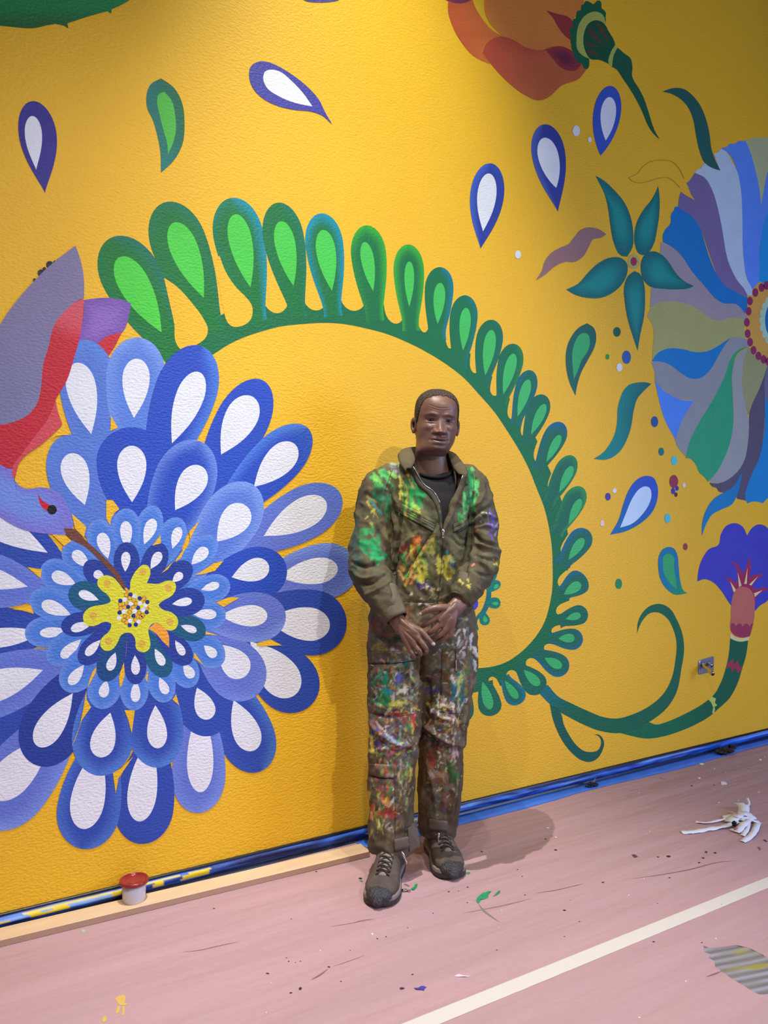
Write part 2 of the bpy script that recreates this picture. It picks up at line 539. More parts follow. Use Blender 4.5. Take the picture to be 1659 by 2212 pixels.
# ---- big flower at the right edge (work in progress in the photograph too)
V_ = lambda p: Z(1339, 280, 5.184, p)
W_ = lambda p: Z(1339, 680, 5.184, p)
bf = PM(); o = off()
bf.poly(W_([(1640, -560), (1760, -600), (1900, -400), (1960, 50), (1900, 400), (1760, 560), (1600, 520), (1490, 400), (1430, 250), (1410, 50), (1440, -200), (1530, -450)]), (214, 160, 70), o, fan=True)
bflower = bf.build('painted_big_flower', wall)
tag(bflower, 'half-seen round flower with pale beads and a blue heart')
FP = [
    (V_, [(1395, 120), (1500, 92), (1659, 88), (1900, 60), (1900, 900), (1580, 900), (1540, 600), (1460, 300)], (180, 186, 140)),
    (V_, [(1130, 210), (1200, 190), (1230, 160), (1290, 157), (1320, 132), (1405, 128), (1440, 200), (1500, 390), (1560, 660), (1580, 850), (1610, 680), (1659, 450), (1800, 200), (1900, 900), (1659, 1050), (1590, 1180), (1562, 1480),
          (1558, 1700), (1480, 1790), (1420, 1660), (1380, 1380), (1370, 1000), (1350, 650), (1300, 430), (1210, 260)], (92, 142, 238)),
    (V_, [(1690, 880), (1620, 1010), (1580, 1200), (1562, 1450), (1558, 1700), (1600, 1720), (1900, 1700), (1900, 800)], (30, 150, 222)),
    (V_, [(1050, 268), (1090, 260), (1130, 213), (1190, 250), (1260, 370), (1305, 450), (1350, 650), (1370, 1000), (1380, 1400), (1425, 1680), (1480, 1790), (1475, 1862), (1430, 1850), (1300, 1670), (1210, 1470), (1150, 1150),
          (1100, 900), (1020, 650), (945, 535), (838, 485), (870, 445), (900, 440), (930, 392), (965, 380), (1040, 430), (1120, 460)], (186, 206, 222)),
    (V_, [(838, 485), (945, 535), (1020, 650), (1100, 900), (1150, 1150), (1210, 1470), (1300, 1670), (1420, 1840), (1430, 1900), (1250, 1800), (1130, 1700), (1050, 1530), (970, 1300), (880, 1070), (780, 950), (700, 900),
          (650, 860), (662, 760), (682, 695), (740, 738), (842, 792), (790, 710), (765, 640), (745, 600), (780, 570)], (122, 106, 152)),
    (V_, [(650, 858), (612, 870), (603, 905), (575, 940), (565, 1050), (500, 1130), (480, 1180), (480, 1262), (560, 1300), (680, 1400), (800, 1580), (930, 1730), (1060, 1880), (1150, 1945), (1300, 1955), (1400, 2060), (1422, 2000),
          (1425, 1890), (1300, 1820), (1180, 1750), (1090, 1630), (1020, 1480), (960, 1300), (880, 1070), (780, 950), (700, 900)], (16, 118, 190)),
    (V_, [(455, 1262), (560, 1302), (680, 1402), (800, 1582), (930, 1732), (1060, 1882), (1150, 1948), (1300, 1955), (1400, 2062), (1432, 2110), (1400, 2150), (1250, 2150), (1120, 2190), (1000, 2150), (860, 2050), (760, 2000), (560, 1970),
          (335, 1990), (345, 1850), (350, 1760), (400, 1600), (448, 1400)], (160, 148, 154)),
    (W_, [(305, 20), (345, -75), (420, -130), (560, -150), (700, -135), (780, -110), (880, -60), (1000, 35), (1120, 68), (1250, 30), (1390, 45), (1400, 270), (1240, 258), (1100, 350), (980, 410), (850, 422), (700, 387), (530, 382),
          (420, 430), (362, 515), (365, 400), (378, 250), (362, 110)], (170, 170, 104)),
    (W_, [(350, 530), (450, 525), (560, 562), (680, 652), (780, 710), (880, 712), (1000, 625), (1090, 480), (1180, 330), (1240, 252), (1330, 250), (1425, 272), (1445, 350), (1330, 390), (1250, 480), (1200, 620), (1120, 800), (1000, 1020),
          (900, 1180), (780, 1420), (735, 1585), (640, 1470), (615, 1390), (690, 1180), (825, 962), (600, 922), (480, 830), (395, 740), (390, 640)], (150, 150, 152)),
    (W_, [(355, 522), (420, 430), (530, 380), (700, 385), (850, 420), (980, 408), (1100, 348), (1242, 252), (1180, 330), (1090, 480), (1000, 630), (880, 715), (780, 710), (680, 650), (560, 560), (450, 525)], (10, 124, 192)),
    (W_, [(390, 738), (480, 840), (600, 920), (700, 955), (825, 965), (700, 1170), (620, 1395), (500, 1170), (425, 900)], (78, 140, 232)),
    (W_, [(1440, 352), (1400, 450), (1370, 650), (1370, 850), (1440, 1125), (1480, 1000), (1560, 830), (1655, 560), (1540, 480)], (156, 156, 106)),
    (W_, [(1440, 360), (1320, 450), (1262, 600), (1260, 900), (1270, 1200), (1240, 1400), (1170, 1600), (1000, 1868), (1100, 1885), (1260, 1810), (1380, 1660), (1430, 1450), (1445, 1250), (1432, 1120), (1370, 850), (1370, 650), (1400, 450)], (160, 160, 156)),
    (W_, [(1445, 352), (1330, 390), (1250, 470), (1190, 640), (1120, 800), (1000, 1020), (900, 1180), (780, 1420), (735, 1605), (780, 1608), (820, 1640), (860, 1700), (890, 1770), (940, 1812), (985, 1870), (1070, 1780), (1170, 1600),
          (1240, 1400), (1270, 1200), (1258, 900), (1260, 600), (1315, 440)], (46, 162, 112)),
    (W_, [(1658, 560), (1560, 830), (1450, 1090), (1445, 1250), (1430, 1450), (1380, 1660), (1260, 1810), (1100, 1888), (1000, 1880), (1030, 1922), (1080, 1940), (1110, 1982), (1160, 1990), (1280, 1930), (1310, 2060), (1412, 2082), (1450, 1850),
          (1560, 1600), (1610, 1300), (1630, 800)], (92, 84, 104)),
    (W_, [(1659, 560), (1622, 700), (1625, 880), (1680, 1060), (1900, 1300), (1900, 500), (1750, 520)], (110, 108, 138)),
    (W_, [(1622, 870), (1614, 1300), (1560, 1600), (1450, 1850), (1410, 2080), (1430, 2112), (1480, 2092), (1550, 2096), (1600, 2110), (1659, 2050), (1800, 2000), (1900, 1500), (1850, 1250), (1680, 1070)], (24, 132, 196)),
]
for fn, pts, c in FP:
    m = PM()
    gr = None
    m.poly(fn(pts), c, off(), sub=3, sharp=50)
    m.build('painted_petal', bflower)
o = off()
for fn, x, y in [(V_, 1640, 1745), (V_, 1585, 1770), (V_, 1515, 1825), (V_, 1455, 1920), (V_, 1440, 2035), (W_, 1420, 85), (W_, 1430, 212), (W_, 1456, 306), (W_, 1495, 397), (W_, 1550, 460), (W_, 1608, 500), (W_, 1662, 525)]:
    m = PM()
    (a, b), = fn([(x, y)])
    m.dot(a, b, 6.4, 9.4, (146, 44, 92), o)
    m.build('painted_bead', bflower)
m = PM(); o = off()
for k in range(22):
    a = 2 * math.pi * k / 22
    m.dot(1684 + 38 * math.cos(a), 692 + 56 * math.sin(a), 6.5, 8.5, (170, 206, 176), o)
m.dot(1684, 692, 39, 57, (170, 206, 176), o + .00002, 30)
m.dot(1684, 692, 32, 49, (16, 112, 170), o + .00004, 30)
m.build('painted_flower_heart', bflower)

# ---- five-pointed teal star
T_ = lambda p: Z(1000, 340, 3.95, p)
st = PM(); o = off()
st.dot(1368.4, 565, 13, 16, (186, 178, 104), o)
st.dot(1368.5, 565, 7.4, 10, (160, 52, 76), o + .00003, 7)
star = tag(st.build('painted_star_flower', wall), 'five-pointed teal star flower')
for pts in [T_([(1130, 157), (1190, 190), (1290, 280), (1380, 390), (1430, 510), (1452, 640), (1445, 770), (1400, 848), (1350, 840), (1290, 740), (1260, 600), (1240, 450), (1210, 320)]),
            V_([(428, 632), (440, 720), (440, 950), (415, 1120), (360, 1320), (280, 1405), (220, 1395), (170, 1300), (163, 1150), (200, 1010), (270, 890), (350, 790), (395, 710)]),
            V_([(380, 1363), (290, 1390), (240, 1470), (235, 1590), (260, 1680), (330, 1755), (500, 1785), (680, 1790), (780, 1775), (828, 1752), (720, 1700), (620, 1600), (520, 1450), (450, 1390)]),
            T_([(880, 1128), (980, 1080), (1070, 980), (1160, 900), (1270, 853), (1350, 860), (1400, 910), (1402, 980), (1350, 1090), (1270, 1160), (1180, 1198), (1050, 1198), (950, 1170)]),
            T_([(1462, 970), (1410, 1010), (1375, 1100), (1380, 1230), (1410, 1400), (1450, 1530), (1490, 1650), (1510, 1520), (1545, 1350), (1553, 1200), (1540, 1060), (1505, 990)])]:
    m = PM()
    m.poly(pts, (16, 108, 106), off(), c2=(20, 146, 140), fan=True, sub=3)
    m.build('painted_petal', star)

# ---- orange bloom at the top
P_ = lambda p: Z(940, 0, 3.95, p)
ob = PM(); o = off()
ob.poly(P_([(430, -400), (440, -100), (418, 60), (440, 150), (500, 240), (580, 310), (500, 320), (430, 370), (402, 450), (470, 540), (640, 720), (780, 820), (880, 858), (950, 840), (1080, 730), (1230, 670), (1285, 600), (1250, 540),
            (1190, 480), (1160, 400), (1150, 300), (1170, 180), (1240, 90), (1280, -50), (1240, -400)]), (214, 128, 52), o, grad=(1060, 60, 1000, 170, (184, 92, 50)), sub=3)
orange = tag(ob.build('painted_orange_bloom', wall), 'orange bloom with a green calyx at the top edge')
m = PM(); o = off()
m.poly(P_([(110, 0), (108, 80), (150, 230), (230, 370), (330, 480), (468, 547), (402, 450), (440, 370), (520, 318), (575, 308), (500, 270), (400, 160), (340, 60), (300, -60), (100, -60)]), (190, 84, 48), o, grad=(985, 60, 1060, 60, (214, 116, 52)))
m.build('painted_petal', orange)
m = PM(); o = off()
m.poly(P_([(402, 450), (440, 370), (500, 325), (580, 312), (680, 350), (760, 400), (900, 428), (1000, 398), (1100, 400), (1200, 480), (1285, 600), (1230, 670), (1080, 730), (950, 840), (880, 858), (780, 820), (640, 720), (470, 540)]), (190, 78, 54), o,
       grad=(1120, 90, 1170, 205, (190, 96, 54)), fan=True, c2=(196, 92, 58))
m.build('painted_petal', orange)
m = PM(); o = off()
m.poly(P_([(940, 88), (1050, 122), (1130, 142), (1170, 182), (1150, 342), (1100, 302), (1040, 222), (1000, 150)]), (150, 52, 50), o)
m.poly(P_([(940, 425), (1060, 395), (1170, 440), (1245, 555), (1200, 600), (1140, 605), (1060, 570), (1000, 500)]), (150, 50, 56), o, fan=True, c2=(110, 34, 60))
m.poly(P_([(90, 0), (150, 26), (250, 26), (312, 0), (312, -80), (90, -80)]), (120, 50, 80), o)
m.build('painted_shade', orange)
m = PM(); o = off()
cal = P_([(1240, 90), (1245, 45), (1265, 38), (1280, 12), (1300, 10), (1325, 22), (1350, 38), (1375, 12), (1400, 5), (1418, 30), (1418, 70), (1440, 88), (1456, 115), (1452, 150), (1456, 185), (1440, 205), (1300, 300), (1290, 450), (1312, 505), (1312, 560), (1300, 588), (1280, 592),
          (1255, 565), (1248, 545), (1220, 540), (1205, 515), (1182, 490), (1180, 450), (1162, 425), (1160, 380), (1152, 345), (1158, 310), (1143, 275), (1150, 245), (1172, 228), (1168, 190), (1176, 168), (1198, 158), (1202, 110), (1215, 92)])
m.poly(cal, (16, 96, 62), o, sub=2, sharp=100)
m.poly(P_([(1322, 505), (1265, 480), (1215, 430), (1205, 330), (1225, 210), (1290, 125), (1370, 100), (1430, 130), (1456, 200), (1400, 220), (1330, 300), (1320, 420)]), (172, 182, 84), o + .00003)
m.poly(P_([(1322, 503), (1280, 440), (1262, 340), (1275, 260), (1310, 200), (1365, 174), (1425, 190), (1480, 270), (1535, 390), (1515, 470), (1480, 545), (1400, 512)]), (16, 84, 54), o + .00006)
for a in [[(1300, 235), (1340, 260), (1430, 380), (1380, 350), (1320, 290)], [(1365, 185), (1410, 220), (1490, 370), (1430, 300)], [(1278, 340), (1320, 370), (1400, 400), (1310, 390)], [(1290, 420), (1330, 430), (1400, 470), (1310, 455)]]:
    m.poly(P_(a), (96, 60, 48), o + .0001)
stemp = P_([(1553, 405), (1630, 470), (1659, 490)]) + Z(1239, 150, 3.95, [(500, -30), (498, 60), (560, 170), (600, 250), (640, 370), (690, 520), (733, 597), (690, 560), (640, 490), (580, 350), (500, 200), (420, 80), (340, -15)]) + P_([(1508, 575), (1500, 480)])
m.poly(stemp, (20, 92, 66), o + .00003, sub=3)
m.poly(P_([(1532, 385), (1556, 405), (1522, 470), (1508, 572), (1480, 545), (1492, 460)]), (170, 184, 88), o + .00008)
m.build('painted_calyx', orange)

# ---- single drops and leaves
MLAB = iter(['dark violet-blue drop at the upper left', 'blue drop nearest the wreath, lower left of three', 'middle one of the three blue drops', 'bright blue drop beside two white dots', 'curved green drop leaf with lime heart',
             'violet drop lying slanted with a white heart', 'dark green drop leaf with a lighter heart', 'blue drop with pale blue heart leaning right', 'blue-green drop leaf with green heart', 'mauve wavy leaf', 'long dark teal leaf ending in the big flower',
             'S-shaped teal leaf', 'small bright blue wavy leaf under the big flower', 'big green leaf edge at the top left', 'sliver of a violet petal at the top'])


def motif(name, polys=(), drops=(), dots=()):
    m = PM()
    o = off()
    k = 0
    for pts, c, kw in polys:
        m.poly(pts, c, o + k * .00003, **kw); k += 1
    for A, T, W, c, kw in drops:
        m.drop(A, T, W, c, o=o + k * .00003, **kw); k += 1
    for d in dots:
        m.dot(*d, o + k * .00003)
    ob_ = m.build(name, wall)
    if not dots: ob_['label'] = next(MLAB)
    return ob_


VI = (52, 44, 138)
hiB = ((66, 108, 200), .8, .2, .5, .3)
motif('painted_drop', drops=[((68, 219), (97, 417), 40.5, VI, dict(p=.36, e=1.25, bend=-3)), ((69, 251), (78, 367), 18.5, WHT, dict(p=.33, e=1.2))])
motif('painted_drop', drops=[((1060, 353), (1038, 537), 36.5, (44, 62, 152), dict(p=.36, e=1.15, hi=((66, 96, 196), .1, .9, .3, .4))), ((1056, 375), (1043, 500), 20.5, WHT, dict(p=.36, e=1.1))])
motif('painted_drop', drops=[((1174, 269), (1205, 457), 36, (48, 60, 148), dict(p=.33, e=1.2, hi=((76, 110, 190), 0, .6, 0, .4))), ((1174, 298), (1201, 406), 22, WHT, dict(p=.36, e=.95))])
motif('painted_drop', drops=[((1320, 186), (1297, 336), 29.5, (52, 86, 186), dict(p=.38, e=.95)), ((1317, 210), (1308, 304), 16.5, WHT, dict(p=.36, e=1.0))])
R_ = lambda p: Z(0, 0, 2.9625, p)
S_ = lambda p: Z(520, 0, 2.9625, p)
U_ = lambda p: Z(1180, 680, 4.88, p)
O_ = lambda p: Z(1239, 960, 3.95, p)
Q_ = lambda p: Z(1239, 150, 3.95, p)
motif('painted_leaf', [(R_([(1030, 503), (965, 540), (937, 620), (945, 700), (975, 760), (1005, 860), (1025, 960), (1030, 1105), (1110, 1030), (1165, 930), (1180, 780), (1165, 660), (1110, 560)]), (24, 104, 66), dict(grad=(400, 230, 320, 250, (20, 118, 112)))),
                      (R_([(1050, 588), (1015, 605), (1005, 650), (1020, 730), (1050, 850), (1068, 910), (1075, 985), (1105, 920), (1125, 830), (1120, 740), (1095, 640)]), (78, 186, 66), {})])
motif('painted_drop', [(S_([(115, 395), (65, 425), (53, 480), (75, 560), (140, 630), (240, 680), (350, 705), (450, 715), (520, 740), (585, 797), (540, 720), (500, 640), (430, 560), (330, 480), (240, 425), (180, 400)]), (66, 62, 160), {}),
                      (S_([(200, 447), (155, 460), (143, 495), (165, 560), (240, 615), (350, 660), (458, 682), (400, 600), (320, 515), (250, 460)]), (235, 236, 240), {})])
motif('painted_leaf', [(U_([(430, 90), (350, 130), (270, 220), (220, 330), (203, 470), (215, 600), (250, 730), (305, 850), (325, 740), (370, 600), (440, 470), (510, 330), (525, 230), (500, 140)]), (26, 98, 86), {}),
                      (U_([(400, 192), (350, 210), (300, 290), (272, 400), (275, 530), (290, 680), (330, 590), (370, 480), (440, 370), (455, 260), (440, 210)]), (54, 168, 100), {})])
motif('painted_drop', [(O_([(620, 268), (540, 300), (470, 390), (420, 520), (380, 650), (310, 770), (430, 745), (560, 680), (680, 560), (718, 430), (710, 340), (680, 285)]), (46, 86, 190), dict(grad=(1400, 1040, 1340, 1140, (26, 106, 168)))),
                      (O_([(610, 358), (560, 380), (500, 460), (440, 600), (395, 710), (490, 680), (590, 590), (650, 490), (662, 420), (645, 370)]), (200, 222, 244), {})])
motif('painted_leaf', [(O_([(815, 875), (760, 895), (725, 960), (722, 1060), (740, 1150), (800, 1240), (860, 1280), (970, 1270), (940, 1250), (910, 1170), (895, 1040), (880, 930), (850, 885)]), (20, 122, 160), dict(grad=(1440, 1250, 1470, 1285, (24, 150, 100)))),
                      (O_([(810, 933), (770, 950), (760, 1020), (770, 1100), (810, 1170), (880, 1238), (870, 1150), (855, 1040), (850, 960)]), (56, 170, 100), {})])
motif('painted_leaf', [(T_([(622, 1048), (670, 970), (700, 880), (760, 810), (830, 770), (900, 740), (950, 680), (1010, 615), (1080, 597), (1160, 615), (1222, 655), (1180, 685), (1110, 700), (1070, 770), (1020, 850), (950, 892), (870, 892), (790, 925), (700, 1000)]), (150, 112, 112), {})])
motif('painted_leaf', [(Q_([(757, 190), (850, 160), (940, 168), (1010, 220), (1080, 310), (1130, 430), (1160, 560), (1175, 680), (1210, 780), (1250, 863), (1190, 845), (1120, 800), (1075, 700), (1045, 570), (1020, 430), (980, 330), (900, 245), (830, 208)]), (34, 96, 90), {})])
motif('painted_leaf', [(U_([(1105, 728), (1050, 713), (960, 715), (880, 735), (820, 790), (775, 890), (750, 1000), (745, 1130), (725, 1240), (670, 1360), (600, 1450), (500, 1518), (620, 1528), (700, 1500), (790, 1420), (850, 1310), (890, 1190), (920, 1010), (960, 880), (1030, 800)]), (18, 132, 128), dict(grad=(1340, 900, 1380, 905, (14, 108, 104))))])
motif('painted_leaf', [(O_([(1093, 780), (1095, 680), (1140, 540), (1200, 460), (1280, 410), (1350, 370), (1400, 300), (1440, 230), (1425, 310), (1390, 440), (1350, 510), (1260, 555), (1180, 600), (1130, 680)]), (22, 126, 180), {})])
motif('painted_leaf', [(R_([(-200, 150), (0, 165), (200, 182), (405, 163), (437, 182), (430, 150), (620, 90), (690, 72), (710, 88), (715, 60), (760, 40), (830, 0), (900, -60), (1000, -300), (-200, -300)]), (28, 96, 50), dict(grad=(60, 60, 60, 5, (22, 130, 72)), sharp=40))])
motif('painted_petal', [([(640, -12), (660, 2), (690, 5.5), (715, 4), (734, -1), (745, -20), (690, -50)], (72, 60, 150), {})])
for x, y, rx, ry, c in [(1244.5, 283, 8, 12, WHT), (1273.6, 302, 4.2, 6, WHT), (1118.5, 550, 6.7, 9.2, WHT), (1332.4, 717, 8, 10.5, (30, 96, 76)), (1311.8, 770.8, 4.2, 5.9, (46, 156, 60)), (1353, 771.8, 9.5, 14.5, (46, 96, 164)),
                        (1337.6, 793.7, 6.3, 9, WHT), (1413.6, 911, 7.8, 11.8, (46, 84, 150)), (1428, 975.7, 6, 8.8, (20, 124, 116)), (1456, 995, 6.8, 9.8, (84, 200, 206)), (1455, 1040, 9.5, 14.2, (154, 56, 76)), (1462, 1055, 3.6, 5.2, (60, 56, 160)),
                        (1453.6, 1060.5, 4.5, 7, (50, 72, 170)), (1459.7, 1068.5, 3.4, 4.9, (110, 40, 46)), (1477, 1048, 3.7, 5.2, (236, 216, 216)), (1327, 1060, 4.2, 5.8, WHT), (1312.8, 1072.8, 6.1, 8.1, (76, 62, 150)),
                        (1300.5, 1130, 4.8, 7.1, (236, 206, 190)), (1441.5, 1119.5, 6.6, 10.2, (84, 196, 206)), (1480, 1180.8, 5, 7.6, (150, 70, 62)), (1336, 1261, 7.3, 11.2, (36, 138, 84))]:
    motif('painted_dot', dots=[(x, y, rx, ry, c)])
# the pencilled outline of a leaf not painted yet
def line_strip(m, pts, w, c, o):
    P = hermite(pts, False, 5)
    vs_, fs = [], []
    for i, q in enumerate(P):
        a = P[max(0, i - 1)]; b = P[min(len(P) - 1, i + 1)]
        d = (b - a).normalized()
        n_ = Vector((-d.y, d.x)) * w / 2
        vs_ += [wallp(q.x + n_.x, q.y + n_.y, o), wallp(q.x - n_.x, q.y - n_.y, o)]
    for i in range(len(P) - 1):
        fs.append((2*i, 2*i+1, 2*i+3, 2*i+2))
    m.add(vs_, fs, [lin(c)] * len(vs_))
m = PM(); o = off()
line_strip(m, Q_([(470, 925), (540, 890), (590, 830), (650, 790), (740, 775), (840, 790), (900, 850), (940, 930)]), 1.3, (188, 136, 50), o)
line_strip(m, Q_([(470, 925), (500, 955), (570, 970), (640, 955), (720, 930), (800, 925), (860, 960), (905, 1010)]), 1.3, (188, 136, 50), o)
m.build('pencil_outline', wall)

# ---- big blue flower
def petal(parent, A, T, W, c, IA, IT, IW, hi=None, p=.3, e=1.15, ip=.33, ie=1.08, bend=0, ib=0, wc=WHT):
    if hi: hi = (mixc(hi[0], c, .35), hi[1], hi[2], hi[3], max(.5, hi[4]))
    m = PM()
    o = off()
    m.drop(A, T, W, c, p=p, e=e, bend=bend, hi=hi, o=o)
    if IA:
        m.drop(IA, IT, IW, wc, p=ip, e=ie, bend=ib, o=o + .00003)
    return m.build('painted_petal', parent)


G_ = lambda p: Z(0, 500, 3.6867, p)
m = PM(); o = off()
m.poly(G_([(672, 546), (800, 530), (950, 540), (1042, 572), (1030, 650), (970, 805), (850, 850), (762, 912), (690, 930), (600, 900), (655, 720)]), (122, 84, 170), o, fan=True, c2=(140, 104, 184))
m.poly(G_([(972, 804), (860, 832), (764, 906), (850, 1012), (920, 905), (962, 820)]), (196, 42, 58), o + .00003)
tail = m.build('painted_tail', wall)
HR = (HL, .7, 0, .2, .4)      # lighter rims
fl = PM(); o = off()
CP = lambda p: Z(0, 1080, 3.95, p)
fl.dot(285, 1300, 150, 165, (70, 118, 200), o, 40)
flower = tag(fl.build('painted_blue_flower', wall), 'huge round flower of blue drop-shaped petals around a yellow heart')
OUT = [
    ((-30, 1600), (150, 1500), 42, DEEP2, None, None, 0, None),
    ((-100, 1372), (160, 1355), 55, DEEP2, (-50, 1384), (95, 1366), 21, None),
    ((-100, 1075), (160, 1240), 62, DEEP2, (-70, 1098), (103, 1194), 31, None),
    ((-120, 1235), (120, 1280), 62, LAV, (-90, 1232), (60, 1267), 25, (HL, .3, .3, .3, .5)),
    ((-100, 1518), (180, 1410), 66, LAV, (-70, 1502), (93, 1447), 34, (HL, .2, .3, 0, .5)),
    ((-38, 1782), (180, 1500), 78, LAV, (-18, 1722), (110, 1590), 40, (HL, .1, .7, .3, .5)),
    ((178, 735), (215, 1040), 62, MID, (164, 784), (197, 938), 32, (HB, .2, .1, .6, .4)),
    ((298, 729), (282, 1010), 64, (88, 128, 214), (296, 775), (289, 903), 29.5, (HL, .6, .6, .4, .5)),
    ((435, 748), (322, 1070), 67, DEEP, (430, 804), (371, 958), 30, (HB, .9, 0, 0, .35)),
    ((568, 822), (415, 1115), 57, DEEP, (545, 857), (477, 982), 35, None),
    ((665, 925), (440, 1150), 54, DEEP, (637, 960), (548, 1052), 31, (HB, 0, .9, .3, .35)),
    ((735, 1066), (480, 1205), 57, LAV, (703, 1082), (569, 1158), 33, (MID, .2, .5, .3, .4)),
    ((772, 1222), (540, 1258), 60, LAV, (729, 1226), (600, 1246), 28, (HL, .5, .9, .3, .4)),
    ((748, 1353), (500, 1325), 71, DEEP2, (712, 1353), (575, 1338), 36, None),
    ((672, 1522), (500, 1350), 66, DEEP2, (638, 1500), (540, 1385), 41, None),
    ((562, 1666), (468, 1420), 60, DEEP2, (548, 1621), (504, 1512), 29.5, (HB, .1, .8, 0, .35)),
    ((425, 1756), (437, 1490), 58, LAV, (432, 1711), (432, 1520), 28.5, (HL, .3, .5, .3, .5)),
    ((300, 1822), (335, 1560), 64, DEEP2, (299, 1774), (322, 1590), 31.5, None),
    ((176, 1833), (225, 1560), 68, DEEP2, (177, 1790), (212, 1610), 36.5, (HB, .6, .7, .1, .5)),
]
for A, T, W, c, IA, IT, IW, hi in OUT:
    petal(flower, A, T, W, c, IA, IT, IW, hi, e=1.0 if W > 60 else 1.1)
MIDP = [
    ((136, 941), (238, 1200), 66, MID, (150, 980), (183, 1091), 29.5, (HB, .1, .1, .2, .5)),
    ((281, 923), (290, 1150), 76, DEEP, (284, 963), (285, 1085), 31.5, None),
    ((432, 953), (330, 1215), 67, DEEP, (436, 1008), (378, 1102), 30, (HL, .8, .7, .5, .6)),
    ((548, 1048), (400, 1262), 62, MID, (532, 1093), (468, 1170), 31, (HL, .9, .9, .8, .55)),
    ((460, 1588), (390, 1380), 58, DEEP2, (452, 1553), (425, 1485), 21.5, None),
    ((618, 1222), (420, 1275), 58, DEEP, (580, 1221), (500, 1247), 24.5, None),
    ((556, 1500), (420, 1350), 62, LAV, (531, 1459), (470, 1392), 30, (HL, .3, .1, .4, .5)),
    ((617, 1332), (420, 1335), 54, LAV, (577, 1330), (475, 1330), 23, (HL, .8, .1, 0, .4)),
    ((72, 1650), (190, 1420), 67, NAVY, (80, 1611), (157, 1497), 28.5, None),
    ((210, 1675), (248, 1420), 67, DEEP2, (213, 1635), (238, 1539), 26.5, (HB, .9, .7, .7, .35)),
    ((342, 1658), (325, 1410), 60, DEEP2, (341, 1616), (335, 1523), 21.5, (HB, .3, .7, .9, .35)),
]
for A, T, W, c, IA, IT, IW, hi in MIDP:
    petal(flower, A, T, W, c, IA, IT, IW, hi, p=.33, e=.95)
SM = [
    ((205, 1124), (258, 1260), 33, (218, 1151), (233, 1207), 14), ((143, 1172), (215, 1262), 31, (158, 1191), (193, 1226), 13), ((90, 1222), (190, 1280), 34, (112, 1240), (164, 1262), 14),
    ((64, 1290), (180, 1326), 33, (90, 1303), (153, 1328), 15), ((54, 1371), (180, 1352), 33, (86, 1368), (150, 1362), 11), ((105, 1430), (215, 1340), 33, (132, 1420), (175, 1381), 12),
    ((138, 1490), (235, 1370), 37, (150, 1478), (181, 1436), 12), ((213, 1530), (250, 1400), 36, (221, 1506), (230, 1469), 11), ((289, 1534), (290, 1400), 31, (292, 1516), (293, 1470), 10.5),
    ((358, 1517), (328, 1390), 30, (360, 1499), (344, 1463), 10), ((415, 1484), (360, 1365), 31, (416, 1464), (396, 1432), 11), ((478, 1436), (390, 1345), 33, (466, 1418), (440, 1394), 10.5),
    ((487, 1332), (380, 1322), 31, (467, 1327), (415, 1326), 11), ((496, 1260), (385, 1292), 30, (473, 1262), (434, 1274), 9), ((464, 1160), (360, 1275), 30, (447, 1184), (413, 1219), 13),
    ((388, 1119), (335, 1240), 30, (387, 1139), (372, 1185), 11), ((333, 1092), (300, 1230), 29, (332, 1121), (311, 1176), 13), ((272, 1098), (274, 1230), 31, (271, 1126), (274, 1186), 13),
]
for A, T, W, IA, IT, IW in SM:
    petal(flower, A, T, W, SKY, IA, IT, IW, (HL, .4, .4, .3, .5), p=.33, e=.9)
DK = [
    ((185, 1214), (262, 1292), 26, NAVY, (203, 1236), (226, 1250), 9.5), ((148, 1278), (258, 1306), 32, TEALD, (170, 1280), (213, 1296), 10), ((132, 1356), (248, 1333), 26, NAVY, (153, 1360), (200, 1345), 10),
    ((173, 1432), (258, 1342), 26, NAVY, (185, 1415), (217, 1382), 9.5), ((223, 1471), (270, 1345), 28, (22, 74, 130), (235, 1448), (249, 1409), 10), ((293, 1478), (288, 1345), 25, NAVY, (293, 1457), (291, 1415), 9.5),
    ((360, 1461), (308, 1355), 27, TEALD, (353, 1437), (334, 1401), 9.5), ((410, 1433), (332, 1345), 26, NAVY, (397, 1415), (378, 1383), 8.5), ((443, 1370), (342, 1330), 27, TEALD, (424, 1363), (390, 1351), 8),
    ((441, 1292), (330, 1315), 30, NAVY, (414, 1297), (371, 1305), 9), ((412, 1218), (320, 1292), 27, NAVY, (393, 1238), (372, 1257), 9), ((350, 1174), (302, 1285), 27, NAVY, (346, 1193), (325, 1229), 10.5),
    ((272, 1171), (276, 1295), 28, NAVY, (272, 1192), (270, 1235), 10),
]
for A, T, W, c, IA, IT, IW in DK:
    petal(flower, A, T, W, c, IA, IT, IW, None, p=.33, e=.85)
LAYER[0] += 4
m = PM(); o = off()
for g in [[(560, 812), (578, 805), (580, 845)], [(945, 780), (1005, 885), (940, 912)]][:0]:
    m.poly(CP(g), (242, 176, 34), o, sub=1)
m.poly(CP([(1265, 1100), (1320, 1045), (1380, 1070), (1430, 1130), (1442, 1258), (1390, 1210), (1330, 1140)]), (236, 160, 52), o)
